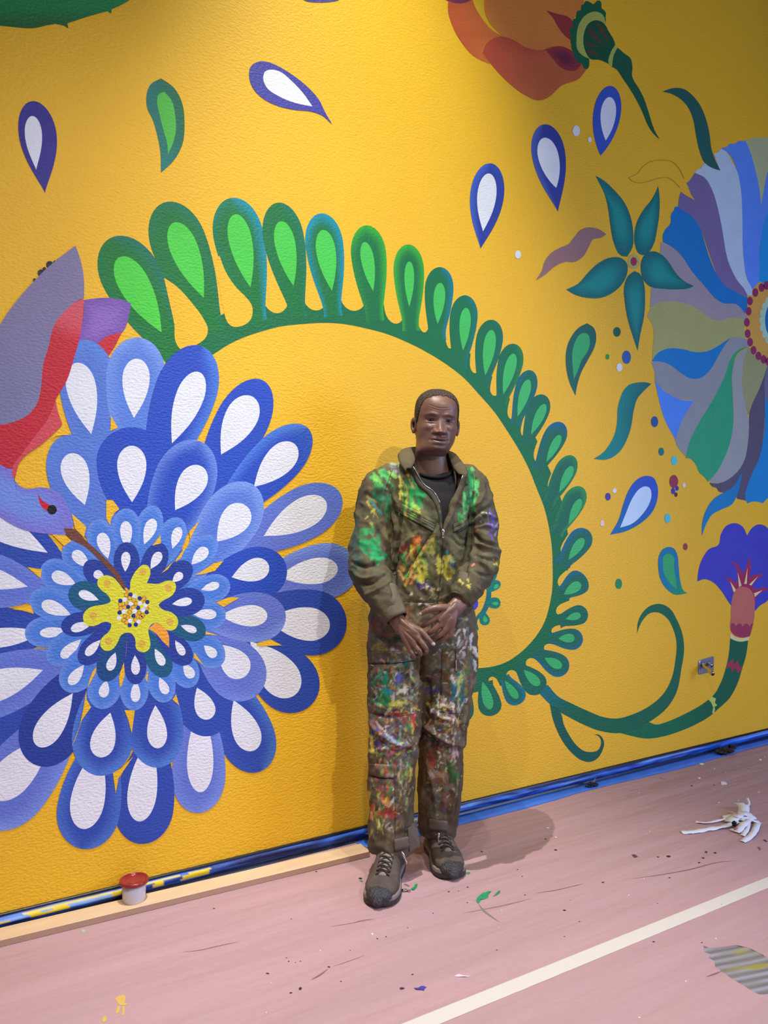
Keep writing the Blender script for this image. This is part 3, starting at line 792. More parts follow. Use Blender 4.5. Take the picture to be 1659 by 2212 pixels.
m.poly(CP([(1100, 770), (1110, 700), (1135, 640), (1180, 580), (1225, 552), (1268, 568), (1282, 620), (1250, 710), (1350, 714), (1440, 686), (1488, 702), (1500, 750), (1465, 815), (1380, 865), (1353, 895), (1380, 930), (1460, 958), (1510, 1005),
           (1516, 1060), (1480, 1108), (1425, 1110), (1380, 1070), (1320, 1045), (1265, 1100), (1270, 1160), (1282, 1230), (1262, 1282), (1215, 1299), (1165, 1275), (1150, 1180), (1120, 1140), (1075, 1132), (1035, 1150), (1000, 1220), (950, 1278),
           (900, 1286), (858, 1250), (862, 1185), (935, 1110), (945, 1055), (900, 1038), (800, 1076), (735, 1065), (707, 1015), (718, 960), (780, 910), (890, 890), (942, 862), (925, 820), (850, 755), (828, 710), (842, 668), (900, 642), (960, 658), (1020, 720), (1070, 775)]),
       (216, 212, 50), o + .00004, sub=3, sharp=85)
for x, y in [(1215, 615), (1435, 750), (1448, 1040), (1208, 1228), (925, 1203), (793, 987), (912, 712)]:
    (a, b), = CP([(x, y)])
    m.dot(a, b, 8, 8.5, (216, 176, 64), o + .00008)
m.build('painted_pistil', flower)
LAYER[0] += 8
beads = PM(); o = off()
for i, (x, y) in enumerate([(1075, 810), (1105, 835), (1140, 858), (1228, 838), (1160, 885), (1075, 882), (1025, 890), (1030, 925), (1135, 917), (1105, 957), (1185, 963), (1200, 1000), (1065, 990), (1090, 1002), (1055, 1028), (1078, 1042), (1155, 1022), (1250, 925), (1208, 860), (1160, 975), (1215, 985), (1062, 915)]):
    (a, b), = CP([(x, y)])
    beads.dot(a, b, 5.2, 5.2, (70, 60, 60), o + i * .000004, 10)
    beads.dot(a, b, 4.2, 4.2, (238, 170, 36), o + .0001, 10)
for x, y in [(1148, 820), (1062, 850), (1113, 885), (1192, 880), (1237, 900), (1057, 950), (1147, 948), (1220, 937), (1013, 1005), (1108, 1030), (1180, 1040)]:
    (a, b), = CP([(x, y)]); beads.dot(a, b, 5, 5, (222, 226, 238), o + .00012, 10)
for x, y in [(1112, 806), (1190, 838), (1025, 860), (1255, 870), (1092, 912), (1177, 920), (1018, 960), (1250, 957), (1137, 988), (1105, 1068), (1157, 1062)]:
    (a, b), = CP([(x, y)]); beads.dot(a, b, 4.8, 4.8, (34, 44, 130), o + .00014, 10)
tag(beads.build('painted_beads', flower), kind='stuff')

# ---- bird
LAYER[0] += 12
bird_m = PM(); o = off()
bird_m.poly([(-60, 980), (0, 1003), (14, 1011), (27, 1013), (33, 1040), (51, 1054.5), (91, 1053), (119, 1059), (142, 1085), (153, 1113), (157, 1140), (139, 1156), (111, 1154), (56, 1146), (20, 1130), (0, 1117), (-60, 1090)], (122, 118, 206), o, fan=True, c2=(112, 142, 222))
bird = tag(bird_m.build('painted_bird', wall), 'violet-blue bird head with a long brown beak in the flower')
tail.parent = bird
m = PM()
m.poly(G_([(668, 540), (600, 562), (510, 640), (435, 740), (380, 940), (345, 1050), (325, 1250), (295, 1370), (230, 1455), (130, 1510), (-60, 1540), (-200, 1700), (-60, 1810), (60, 1885), (100, 1890), (130, 1840), (250, 1690), (380, 1540), (440, 1345),
           (530, 1190), (590, 1000), (625, 880), (662, 650)]), (192, 36, 54), off(), grad=(150, 740, 165, 690, (206, 82, 96)))
m.build('painted_breast', bird)
m = PM()
m.poly(G_([(442, 1345), (462, 1440), (497, 1535), (350, 1680), (150, 1850), (120, 1962), (100, 1962), (94, 1900), (180, 1762), (300, 1602), (380, 1495)]), (206, 74, 86), off())
m.build('painted_feather', bird)
m = PM(); o = off()
m.poly(G_([(-200, 950), (-80, 820), (0, 740), (60, 650), (230, 440), (400, 270), (600, 115), (640, 230), (665, 360), (668, 530), (600, 562), (510, 640), (435, 740), (380, 940), (345, 1050), (325, 1250), (295, 1370), (230, 1455), (130, 1510), (-60, 1540), (-200, 1500)]), (128, 120, 156), o,
       grad=(40, 640, 80, 900, (122, 124, 164)))
for x, y, r in [(395, 265, 7.6), (325, 330, 7), (437, 248, 4.2), (275, 388, 3.5), (352, 300, 4), (465, 228, 3)]:
    (a, b), = G_([(x, y)]); m.dot(a, b, r, r * 1.0, (40, 36, 52), o - .00002)
m.build('painted_wing', bird)
m = PM(); o = off()
m.poly([(82, 1067), (90, 1080), (111, 1092), (104, 1105), (94, 1100), (86, 1088)], (196, 36, 56), o)
m.dot(112, 1101, 10.5, 10.5, (14, 14, 20), o + .00004)
m.build('painted_eye', bird)
m = PM(); o = off()
m.poly(CP([(1060, 750), (1075, 743), (1112, 790), (1085, 792)]), (232, 156, 44), o, sub=1)
m.poly(CP([(540, 240), (630, 248), (720, 335), (880, 480), (1000, 612), (1076, 745), (1050, 757), (980, 662), (850, 515), (720, 395), (590, 322), (560, 288)]), (112, 66, 52), o + .00003)
m.build('painted_beak', bird)
# bare yellow showing between petals
LAYER[0] += 8
m = PM(); o = off()
for a in [[(905, 0), (960, 0), (1018, 78), (975, 110), (945, 165), (938, 215), (905, 160)], [(610, 115), (735, 228), (715, 320), (640, 245)], [(445, 296), (555, 300), (610, 348), (545, 392)], [(232, 572), (355, 592), (345, 668)],
          [(105, 930), (262, 896), (288, 972), (200, 945)], [(1370, 628), (1480, 520), (1430, 590)], [(1490, 520), (1580, 405), (1540, 500)], [(1297, 390), (1368, 300), (1370, 370)],
          [(1085, 1150), (1074, 1300), (1068, 1360)], [(1055, 1385), (1020, 1480), (1030, 1602), (1064, 1490)], [(822, 1420), (815, 1470), (745, 1600), (728, 1659), (760, 1540), (790, 1460)], [(1262, 1450), (1255, 1552), (1236, 1520)]]:
    m.poly(CP(a), (236, 170, 36), o, sub=1); o += .00003
for a in [[(945, 782), (1005, 885), (940, 912)], [(530, 870), (588, 948), (500, 952), (420, 985)], [(925, 262), (905, 300), (990, 160)]][:2]:
    m.poly(Z(0, 700, 3.95, a), (240, 174, 34), o, sub=2); o += .00003
for a in [[(0, 510), (75, 400), (50, 470), (0, 530)], [(110, 270), (205, 172), (160, 250), (120, 335)], [(150, 640), (200, 620), (320, 540), (405, 518), (330, 605), (210, 635)], [(340, 875), (440, 830), (540, 832), (405, 912)],
          [(250, 1122), (360, 1155), (250, 1145)], [(680, 1222), (805, 1188), (905, 1240), (710, 1246)], [(155, 1300), (215, 1385), (305, 1510), (235, 1410), (150, 1345)]]:
    m.poly(Z(380, 1080, 3.95, a), (236, 166, 34), o, sub=1); o += .00003
for a in [[(1022, 100), (1012, 0), (1056, 0)], [(1060, 290), (1148, 294), (1122, 490), (1095, 380)], [(732, 130), (738, 200), (775, 265), (700, 370), (640, 540), (610, 600), (680, 420), (715, 250)], [(1470, 200), (1500, 155), (1526, 250)],
          [(962, 825), (1040, 780), (1135, 685), (1010, 870), (985, 1000)]]:
    m.poly(Z(0, 1460, 3.95, a), (228, 158, 34), o, sub=1); o += .00003
m.build('painted_gap', flower, M_YEL)
# ================================================================ FLOOR, BASEBOARD, PAPER
M_CONC = mat_new('concrete', lin((150, 154, 160)), 0.55, bump=[(30, .3, .004, (1, 1, 1))])
vary(M_CONC, 6, .25, (1, 6, 1))
floor = tag(mesh_obj('floor', [(-4, -3.5, 0), (9, -3.5, 0), (9, WALL, 0), (-4, WALL, 0), (-4, -3.5, -.1), (9, -3.5, -.1), (9, WALL, -.1), (-4, WALL, -.1)],
            [(0, 1, 2, 3), (7, 6, 5, 4), (0, 4, 5, 1), (1, 5, 6, 2), (2, 6, 7, 3), (3, 7, 4, 0)], M_CONC), kind='structure')

M_BASE = mat_new('black_vinyl', (0.008, 0.010, 0.022), 0.35)
M_TAPE = mat_new('blue_tape', attr=True, rough=0.42, bump=[(60, .35, .004, (1, 1, 1)), (12, .3, .01, (.4, 1, 2))])


def sweep(name, prof, x0, x1, nseg, mat, parent=None, wob=None, colf=None, closed=False):
    """profile [(distance from wall, z)] swept along the wall"""
    vs_, fs, cs = [], [], []
    n = len(prof)
    for i in range(nseg + 1):
        x = x0 + (x1 - x0) * i / nseg
        for j, (d, z) in enumerate(prof):
            dd, dz = wob(x, j) if wob else (0, 0)
            vs_.append(Vector((x, WALL - d - dd, z + dz)))
            cs.append(colf(x, j) if colf else (0, 0, 0))
    for i in range(nseg):
        for j in range(n if closed else n - 1):
            k = (j + 1) % n
            a, b, c, d_ = i * n + j, (i + 1) * n + j, (i + 1) * n + k, i * n + k
            fs.append((a, d_, c, b))
    return mesh_obj(name, vs_, fs, mat, parent, cs if colf else None, smooth=True)


bb = sweep('baseboard_back', [(0.0005, .0555), (.007, .055), (.009, .052), (.009, .012), (.014, .004), (.016, .0)], L0, R0, 60, M_BASE)
tag(bb, 'low black vinyl baseboard mostly hidden under blue tape', kind='structure')

# painter's tape wrapped over the lower baseboard, rumpled, with dragged yellow paint
SM_Y = [(-.55, -.34, .25, .8), (-.32, -.02, .3, .85), (-.9, -.55, .45, .62), (.02, .24, .35, .5), (.30, .42, .3, .6), (.56, .66, .25, .55), (.70, .735, .3, .6), (.80, .90, .2, .6), (1.72, 1.86, .3, .5), (1.56, 1.64, .5, .7), (-1.3, -.9, .3, .5)]


def tape_wob(x, j):
    a = noise.noise(Vector((x * 5, j * .35, 1.3)))
    b = noise.noise(Vector((x * 16, j * .5, 7.3)))
    return (.004 * a + .0015 * b) * (1 if 0 < j < 8 else .4), .0022 * noise.noise(Vector((x * 4, j * .3, 4.4)))


def tape_col(x, j):
    u = j / 9
    base = mixc(lin((22, 50, 130)), lin((52, 104, 206)), sst(.2, .8, .5 + noise.noise(Vector((x * 9, u * 3, 0)))))
    if x > 3.2: base = mixc(base, lin((40, 110, 230)), sst(3.2, 4.6, x))
    st = noise.noise(Vector((x * 1.3, u * 9, 5)))
    if u < .75 and st > .18: base = mixc(base, lin((130, 168, 232)), min(1, (st - .18) * 4))  # pale streaks put highlights into the tape colour
    if st < -.25: base = mixc(base, lin((14, 26, 80)), min(1, (-st - .25) * 4))
    if x < .9 and .17 < u + .04 * noise.noise(Vector((x * 2, 9, 0))) < .30 and noise.noise(Vector((x * 3, 1, 9))) > -.25: return lin((222, 204, 70))
    for a, b, lo, hi in SM_Y:
        e = .012 * noise.noise(Vector((u * 20, a, 2)))
        if a + e < x < b + e and lo < u + .1 * noise.noise(Vector((x * 12, a, 0))) < hi:
            return lin((232, 206, 44))
    return base


tp = [(.0095, .047), (.013, .0465), (.018, .043), (.021, .038), (.022, .033), (.021, .027), (.018, .022), (.015, .018), (.012, .015), (.010, .013)]
t = sweep('painters_tape', tp, L0, 8.0, 1400, M_TAPE, None, tape_wob, tape_col)
tag(t, "rumpled blue painter's tape wrapped along the base of the wall, smeared with yellow", 'tape')
sol = t.modifiers.new('thick', 'SOLIDIFY'); sol.thickness = .0006

# blue tape lying flat on the paper edge
M_TAPE2 = mat_new('blue_tape_flat', lin((62, 118, 216)), 0.5, bump=[(40, .3, .004, (1, 1, 1))])
vary(M_TAPE2, 9, .18, (1, 3, 1))
fl_prof = [(.0165, .0046), (.04, .0052), (.07, .0052), (.098, .0046)]
t = sweep('painters_tape', fl_prof, L0, 8.0, 500, M_TAPE2, None,
          lambda x, j: ((.024 * (x > 1.53) * noise.noise(Vector((x * 1.6, 3, 1))) + .004 * (x > 1.53) * noise.noise(Vector((x * 14, 3, 1))) if j == 3 else 0) - (max(0, fl_prof[j][0] - .0172) + (.03 if j == 3 else 0) * 0 if x < 1.53 else 0), .0008 * noise.noise(Vector((x * 10, j * .7, 2)))))
tag(t, "flat strip of blue painter's tape holding the pink paper to the floor", 'tape')
sol = t.modifiers.new('thick', 'SOLIDIFY'); sol.thickness = .0004; sol.offset = 1

# ---------------- pink paper sheets
M_PAPER = mat_new('pink_rosin_paper', lin((178, 144, 147)), 0.62, bump=[(5, .8, .02, (.25, 1.8, 1)), (240, .10, .001, (1, 1, 1))], spec=.3)
vary(M_PAPER, 3.0, .08, (.25, 2.2, 1))
vary(M_PAPER, 60.0, .03)
# the seam between the two sheets, along the masking tape
SEAM = [floorp(1659, 1915), floorp(880, 2232)]
sd = (SEAM[0] - SEAM[1]).normalized()
sn = Vector((-sd.y, sd.x, 0))
if sn.y < 0: sn = -sn


def seam_y(x):
    return SEAM[1].y + sd.y / sd.x * (x - SEAM[1].x)


def paper_z(x, y):
    return .0024 + .0013 * noise.noise(Vector((x * .8 + y * .5, y * 9, 0))) + .0006 * noise.noise(Vector((x * 2, y * 2.2, 5)))


def grid_sheet(name, x0, x1, yb, yt, nx, ny, mat, hole=None):
    vs_, fs = [], []
    for i in range(nx + 1):
        x = x0 + (x1 - x0) * i / nx
        for j in range(ny + 1):
            y = yb(x) + (yt(x) - yb(x)) * j / ny
            vs_.append(Vector((x, y, paper_z(x, y))))
    for i in range(nx):
        for j in range(ny):
            a = i * (ny + 1) + j
            fs.append((a, a + ny + 1, a + ny + 2, a + 1))
    if hole:
        bm = bmesh.new()
        bv = [bm.verts.new(v) for v in vs_]
        for f in fs: bm.faces.new([bv[k] for k in f])
        # cut the torn outline into the sheet with vertical planes, then drop what is inside
        n = len(hole)
        area = sum(hole[k].x * hole[(k+1) % n].y - hole[(k+1) % n].x * hole[k].y for k in range(n))
        for k in range(n):
            a, b = hole[k], hole[(k + 1) % n]
            lo = Vector((min(a.x, b.x) - .02, min(a.y, b.y) - .02)); hi = Vector((max(a.x, b.x) + .02, max(a.y, b.y) + .02))
            d = (b - a); nn = Vector((d.y, -d.x, 0)).normalized()
            gf = [f for f in bm.faces if lo.x - .05 < f.calc_center_median().x < hi.x + .05 and lo.y - .05 < f.calc_center_median().y < hi.y + .05]
            ge = list({e for f in gf for e in f.edges}); gv = list({v for f in gf for v in f.verts})
            bmesh.ops.bisect_plane(bm, geom=gf + ge + gv, plane_co=(a.x, a.y, 0), plane_no=nn, dist=1e-6)

        def inside(p):
            c = False
            for k in range(n):
                a, b = hole[k], hole[(k + 1) % n]
                if (a.y > p.y) != (b.y > p.y) and p.x < (b.x - a.x) * (p.y - a.y) / (b.y - a.y) + a.x:
                    c = not c
            return c
        kill = [f for f in bm.faces if inside(f.calc_center_median())]
        bmesh.ops.delete(bm, geom=kill, context='FACES')
        me = bpy.data.meshes.new(name)
        bm.to_mesh(me); bm.free()
        me.materials.append(mat)
        o = bpy.data.objects.new(name, me)
        COL.objects.link(o)
        return o
    return mesh_obj(name, vs_, fs, mat)


hole_px = [(1520, 2044), (1535, 2050), (1560, 2047), (1592, 2043), (1620, 2050), (1645, 2062), (1680, 2085), (1720, 2120), (1725, 2150), (1690, 2160), (1659, 2150), (1640, 2150), (1625, 2143), (1605, 2130), (1580, 2115), (1556, 2098), (1545, 2090), (1543, 2078), (1530, 2070), (1537, 2063), (1521, 2058)]
hole = [floorp(a, b) for a, b in hole_px]
hole = [Vector((p.x, p.y)) for p in hole]
far = grid_sheet('floor_paper', -3.0, 7.5, lambda x: seam_y(x), lambda x: WALL - .02, 240, 90, M_PAPER)
tag(far, 'pink rosin paper sheet on the floor next to the wall, under the man', 'floor paper')
near = grid_sheet('floor_paper', .2, 4.4, lambda x: seam_y(x) - 1.6, lambda x: seam_y(x) - .0005, 120, 60, M_PAPER, hole)
tag(near, 'nearer pink paper sheet with a torn hole, below the masking tape', 'floor paper')
near2 = grid_sheet('floor_paper', -3.0, .2, lambda x: seam_y(x) - 1.6, lambda x: seam_y(x) - .0005, 30, 20, M_PAPER)
bm = bmesh.new(); bm.from_mesh(near.data); bm.from_mesh(near2.data); bm.to_mesh(near.data); bm.free()
bpy.data.objects.remove(near2)
for o in (far, near):
    s_ = o.modifiers.new('thick', 'SOLIDIFY'); s_.thickness = .0008; s_.offset = -1

# masking tape over the seam
M_MASK = mat_new('masking_tape', lin((208, 202, 194)), 0.6, bump=[(150, .2, .001, (1, 1, 1))], spec=.25)
ma, mb = floorp(1659, 1895.7), floorp(874, 2212)
mc = floorp(1659, 1920)
wtape = abs((mc - ma).dot(sn))
vs_, fs = [], []
e0 = ma - (ma - mb).normalized() * 0
dd = (ma - mb).normalized()
nn = Vector((-dd.y, dd.x, 0)); nn = nn if nn.y < 0 else -nn
N = 160
for i in range(N + 1):
    p = mb - dd * 1.6 + dd * ((ma - mb).length + 3.4) * i / N
    w = wtape * (1 + .03 * noise.noise(Vector((i * .8, 0, 0))))
    for k in (0, .5, 1):
        q = p + nn * w * k
        vs_.append(Vector((q.x, q.y, paper_z(q.x, q.y) + .0009)))
for i in range(N):
    for k in range(2):
        a = i * 3 + k
        fs.append((a, a + 1, a + 4, a + 3))
mt = mesh_obj('masking_tape', vs_, fs, M_MASK)
tag(mt, 'long strip of cream masking tape joining the two pink paper sheets', 'tape')
s_ = mt.modifiers.new('thick', 'SOLIDIFY'); s_.thickness = .0004; s_.offset = -1

# what shows through the tear: ridged grey boards
M_RIDGE = mat_new('ridged_grey', attr=True, rough=.5)
hc = floorp(1610, 2100)
cvs, cfs, ccs = [], [], []
NR, NCc = 96, 40
ridge_dir = (floorp(1640, 2075) - floorp(1540, 2100)).normalized()
ridge_n = Vector((-ridge_dir.y, ridge_dir.x, 0))
for i in range(NR + 1):
    for j in range(NCc + 1):
        u, v_ = (i / NR - .5) * .30, (j / NCc - .5) * .42
        p = hc + ridge_n * u + ridge_dir * v_
        h = .5 + .5 * math.sin(u * 2 * math.pi / .030 + 2.2 * noise.noise(Vector((v_ * 5, u * 4, 0))))
        cvs.append(Vector((p.x, p.y, .0003 + .0011 * h)))
        c = mixc(lin((104, 98, 104)), lin((150, 152, 164)), h)
        c = mixc(c, lin((126, 120, 112)), max(0, min(1, noise.noise(Vector((u * 60, v_ * 9, 8))) + .3)))
        k = noise.noise(Vector((u * 24, v_ * 8, 3)))
        if k > .15: c = mixc(c, lin((150, 140, 70)), min(1, (k - .15) * 3))
        ccs.append(c)
for i in range(NR):
    for j in range(NCc):
        a = i * (NCc + 1) + j
        cfs.append((a, a + NCc + 1, a + NCc + 2, a + 1))
rp = mesh_obj('ridged_underlay', cvs, cfs, M_RIDGE, None, ccs, True)
tag(rp, 'ridged grey flooring showing through the torn hole in the paper', 'flooring')

# creases and scuffs on the paper: fold shade as flat dark strips / dirt
M_CREASE = mat_new('crease_shade', lin((128, 92, 96)), .8)
M_SCUFFG = mat_new('scuff_green', lin((120, 116, 104)), .8)


def floor_strip(name, parent, pts, w0, mat, z=.0012, taper=True):
    P = hermite(pts, False, 4)
    vs_, fs = [], []
    n = len(P)
    for i, q in enumerate(P):
        a = floorp(*P[max(0, i - 1)][:2]); b = floorp(*P[min(n - 1, i + 1)][:2])
        c = floorp(q.x, q.y)
        d = (b - a).normalized(); nn = Vector((-d.y, d.x, 0))
        w = w0 * (math.sin(math.pi * (i + .3) / (n - .4)) if taper else 1) * .5
        for s in (1, -1):
            r = c + nn * w * s
            vs_.append(Vector((r.x, r.y, paper_z(r.x, r.y) + z)))
    for i in range(n - 1):
        fs.append((2*i, 2*i+2, 2*i+3, 2*i+1))
    return mesh_obj(name, vs_, fs, mat, parent)


A1 = lambda p: Z(380, 1780, 3.95, p)
A2 = lambda p: Z(760, 1880, 3.95, p)
A3 = lambda p: Z(960, 1560, 3.95, p)
A4 = lambda p: Z(1239, 1540, 3.95, p)
A5 = lambda p: Z(1139, 1880, 3.19, p)
for pts, w in [(A1([(60, 1100), (200, 1085), (380, 1045), (540, 1012)]), .004), (A1([(1310, 885), (1450, 862), (1659, 825)]), .003), (A2([(0, 458), (90, 435), (200, 422)]), .003), (A2([(945, 372), (1180, 330), (1400, 282), (1535, 248)]), .004),
               (A3([(780, 1465), (950, 1440), (1180, 1385)]), .005), (A4([(470, 1425), (760, 1385), (1000, 1340), (1240, 1280), (1400, 1268)]), .006), (A4([(0, 1488), (70, 1466)]), .003), (A1([(1330, 1225), (1480, 1175), (1610, 1128)]), .0025),
               (A4([(720, 555), (750, 560), (790, 572)]), .006), (A1([(1155, 1335), (1220, 1300), (1300, 1240)]), .007), (A5([(1235, 740), (1290, 720), (1340, 700)]), .006)]:
    floor_strip('crease', far if pts[0][1] < 2060 else near, pts, w, M_CREASE, .0005)
floor_strip('scuff_mark', far, A2([(1080, 290), (1120, 345), (1180, 395), (1260, 450)]), .009, M_SCUFFG, .0005)

# ---------------- board lying along the wall
M_WOOD = mat_new('pale_board', lin((214, 186, 150)), .6, bump=[(30, .25, .002, (.3, 3, 1))])
vary(M_WOOD, 7, .10, (.5, 3, 1))
M_WOOD2 = mat_new('board_edge', lin((172, 138, 116)), .7)
bz = .024
b0 = floorp(-60, 2061, .003); b1 = floorp(790, 1853, .003)
t0_, t1_ = floorp(-60, 2014, bz), floorp(770, 1822, bz)
bd = (b1 - b0).normalized(); bn = Vector((-bd.y, bd.x, 0))
wd_ = .084
e1 = floorp(797, 1849, .003)
L_ = (e1 - b0).length
NB = 30
vs_, fs = [], []
for i in range(NB + 1):
    p = b0 + bd * L_ * i / NB
    warp = .0015 * math.sin(i * .5)
    for du, z in ((0, .004), (.0012, bz - .001), (.004, bz), (wd_ - .003, bz), (wd_, bz - .002), (wd_, .004)):
        q = p + bn * (du + warp * 0)
        vs_.append(Vector((q.x, q.y, z)))
for i in range(NB):
    for j in range(6):
        a, b = i * 6 + j, i * 6 + (j + 1) % 6
        fs.append((a, a + 6, b + 6, b))
fs.append((0, 1, 2, 3, 4, 5)); fs.append(tuple(NB * 6 + k for k in (5, 4, 3, 2, 1, 0)))
board = mesh_obj('wooden_board', vs_, fs, M_WOOD)
board.data.materials.append(M_WOOD2)
for p in board.data.polygons:
    if abs(p.normal.z) < .5: p.material_index = 1
tag(board, 'long pale wooden board lying on the paper against the wall', 'board')

# ---------------- paint cup with red lid
M_CUP = mat_new('milky_plastic', lin((206, 204, 214)), .35)
M_LID = mat_new('red_lid', lin((140, 38, 44)), .18)
M_LID2 = mat_new('lid_paint', lin((150, 62, 58)), .3)


def lathe(prof, n=40):
    vs_, fs = [], []
    for r, z in prof:
        for k in range(n):
            a = 2 * math.pi * k / n
            vs_.append(Vector((r * math.cos(a), r * math.sin(a), z)))
    for i in range(len(prof) - 1):
        for k in range(n):
            a, b = i * n + k, i * n + (k + 1) % n
            fs.append((a, b, b + n, a + n))
    fs.append(tuple(reversed(range(n))))
    fs.append(tuple((len(prof) - 1) * n + k for k in range(n)))
    return vs_, fs


cl = floorp(289.5, 1943.5, bz)
cup = empty('paint_cup', (cl.x, cl.y, bz))
tag(cup, 'small white plastic paint cup with a red lid standing on the board', 'cup')
vs_, fs = lathe([(.0365, 0), (.038, .002), (.0385, .03), (.0395, .060)])
mesh_obj('cup_body', vs_, fs, M_CUP, cup, smooth=True)
vs_, fs = lathe([(.0425, .060), (.0475, .0605), (.0485, .064), (.0485, .069), (.047, .0725), (.044, .0735), (.0415, .072), (.0405, .067), (.030, .066), (.028, .0675), (.026, .066), (.012, .0655)])
lid = mesh_obj('lid', vs_, fs, M_LID, cup, smooth=True)

# ---------------- water outlet plate
M_PLATE = mat_new('brushed_plate', lin((150, 158, 190)), .35, .7)
M_CHR = mat_new('chrome', lin((200, 196, 186)), .12, 1.0)
M_DRK = mat_new('dark_rubber', (.012, .011, .016), .5)
pc = [wallp(a, b) for a, b in [(1507.5, 1457), (1508, 1427), (1540.5, 1417), (1539.5, 1450)]]
ctr = sum(pc, Vector()) / 4
outlet = empty('water_outlet', (ctr.x, WALL, ctr.z))
tag(outlet, 'small square metal wall plate with chrome hose nozzle and valve', 'wall outlet')
inv = Matrix.Translation(-Vector((ctr.x, WALL, ctr.z)))
bm = bmesh.new()
pts = hermite([(p.x - ctr.x, p.z - ctr.z, 0) for p in pc], True, 1)
Q = []
for k in range(4):      # rounded corners
    a, b, c = Vector(pts[k - 1]), Vector(pts[k]), Vector(pts[(k + 1) % 4])
    for t in range(5):
        u = t / 4
        p0 = b + (a - b).normalized() * .012; p1 = b + (c - b).normalized() * .012
        Q.append(p0 * (1 - u) ** 2 + b * 2 * u * (1 - u) + p1 * u * u)
vs_ = [Vector((q.x, -.0005, q.y)) for q in Q] + [Vector((q.x, -.006, q.y)) for q in Q] + [Vector((q.x * .93, -.008, q.y * .93)) for q in Q]
n = len(Q)
fs = [(i, (i + 1) % n, n + (i + 1) % n, n + i) for i in range(n)] + [(n + i, n + (i + 1) % n, 2 * n + (i + 1) % n, 2 * n + i) for i in range(n)] + [tuple(2 * n + i for i in range(n))]
mesh_obj('plate', vs_, fs, M_PLATE, outlet)


def tube_mesh(pts, rad, n=16, cap=True):
    pts = [Vector(p) for p in pts]
    if not hasattr(rad, '__len__'): rad = [rad] * len(pts)
    vs_, fs = [], []
    up = Vector((0.13, .21, 1)).normalized()
    for i, p in enumerate(pts):
        t = (pts[min(i + 1, len(pts) - 1)] - pts[max(i - 1, 0)]).normalized()
        if abs(t.dot(up)) > .95: up = Vector((1, .1, .1)).normalized()
        s = t.cross(up).normalized(); w = s.cross(t)
        up = w
        for k in range(n):
            a = 2 * math.pi * k / n
            vs_.append(p + s * math.cos(a) * rad[i] + w * math.sin(a) * rad[i])
    for i in range(len(pts) - 1):
        for k in range(n):
            a, b = i * n + k, i * n + (k + 1) % n
            fs.append((a, b, b + n, a + n))
    if cap:
        fs.append(tuple(reversed(range(n))))
        fs.append(tuple((len(pts) - 1) * n + k for k in range(n)))
    return vs_, fs


def loc_wall(px, py, out):
    d = WALL - out
    dep = d / (CT - ST * (px - CX) / FPX)
    p = pixw(px, py, dep)
    return Vector((p.x - ctr.x, -out, p.z - ctr.z))


a, b, c, d_ = loc_wall(1519, 1434, .006), loc_wall(1524, 1441, .04), loc_wall(1531, 1448, .075), loc_wall(1540, 1456.5, .11)
vs_, fs = tube_mesh([a, a.lerp(b, .5), b, b.lerp(c, .02), b.lerp(c, .9), c, c.lerp(d_, .03), d_.lerp(c, .2), d_], [.015, .014, .0125, .0105, .0105, .0115, .0125, .012, .010])
mesh_obj('nozzle', vs_, fs, M_CHR, outlet, smooth=True)
vs_, fs = tube_mesh([d_.lerp(c, .06), d_ + (d_ - c) * .06], [.0085, .0075])
mesh_obj('nozzle_tip', vs_, fs, M_DRK, outlet)
a, b = loc_wall(1531, 1431, .006), loc_wall(1537, 1438.5, .038)
vs_, fs = tube_mesh([a, a.lerp(b, .6), b.lerp(a, .3), b], [.011, .0105, .009, .010])
vl = mesh_obj('valve', vs_, fs, M_CHR, outlet, smooth=True)
vs_, fs = tube_mesh([b.lerp(a, .05), b + (b - a) * .03], [.0055, .0055])
mesh_obj('valve_hole', vs_, fs, M_DRK, vl)
a = loc_wall(1514, 1449, .007); b = loc_wall(1514.5, 1449.5, .012)
vs_, fs = tube_mesh([a, b], [.0075, .0065])
sc_ = mesh_obj('screw', vs_, fs, M_CHR, outlet, smooth=False)
vs_, fs = tube_mesh([b + Vector((-.004, -.0006, 0)), b + Vector((.004, -.0006, .001))], [.0014, .0014], 6)
mesh_obj('screw_slot', vs_, fs, M_DRK, sc_)

# ---------------- debris on the paper
_mats = {}


def cmat(c, rough=.45):
    if c not in _mats: _mats[c] = mat_new('paint_chip_%02x%02x%02x' % c, lin(c), rough)
    return _mats[c]


def chip(name, pts, c, label, cat, group=None, h=.0014, curl=.3, z=0):
    """a curled flake traced on the floor"""
    P = hermite(pts, True, 2)
    W3 = [floorp(q.x, q.y) for q in P]
    ctr_ = sum(W3, Vector()) / len(W3)
    r = max((w - ctr_).length for w in W3)
    base = paper_z(ctr_.x, ctr_.y) + .0004 + z
    n = len(W3)
    vs_ = []
    for zz in (0, h * .5):
        for k, w in enumerate(W3):
            lift = curl * r * max(0, noise.noise(Vector((w.x * 60, w.y * 60, 1)))) * .6
            vs_.append(Vector((w.x - ctr_.x, w.y - ctr_.y, zz + lift)))
    vs_.append(Vector((0, 0, h)))
    fs = [tuple(reversed(range(n)))]
    for i in range(n):
        j = (i + 1) % n
        fs.append((i, j, n + j, n + i)); fs.append((n + i, n + j, 2 * n))
    o = mesh_obj(name, vs_, fs, cmat(c), loc=(ctr_.x, ctr_.y, base))
    return tag(o, label, cat, group)


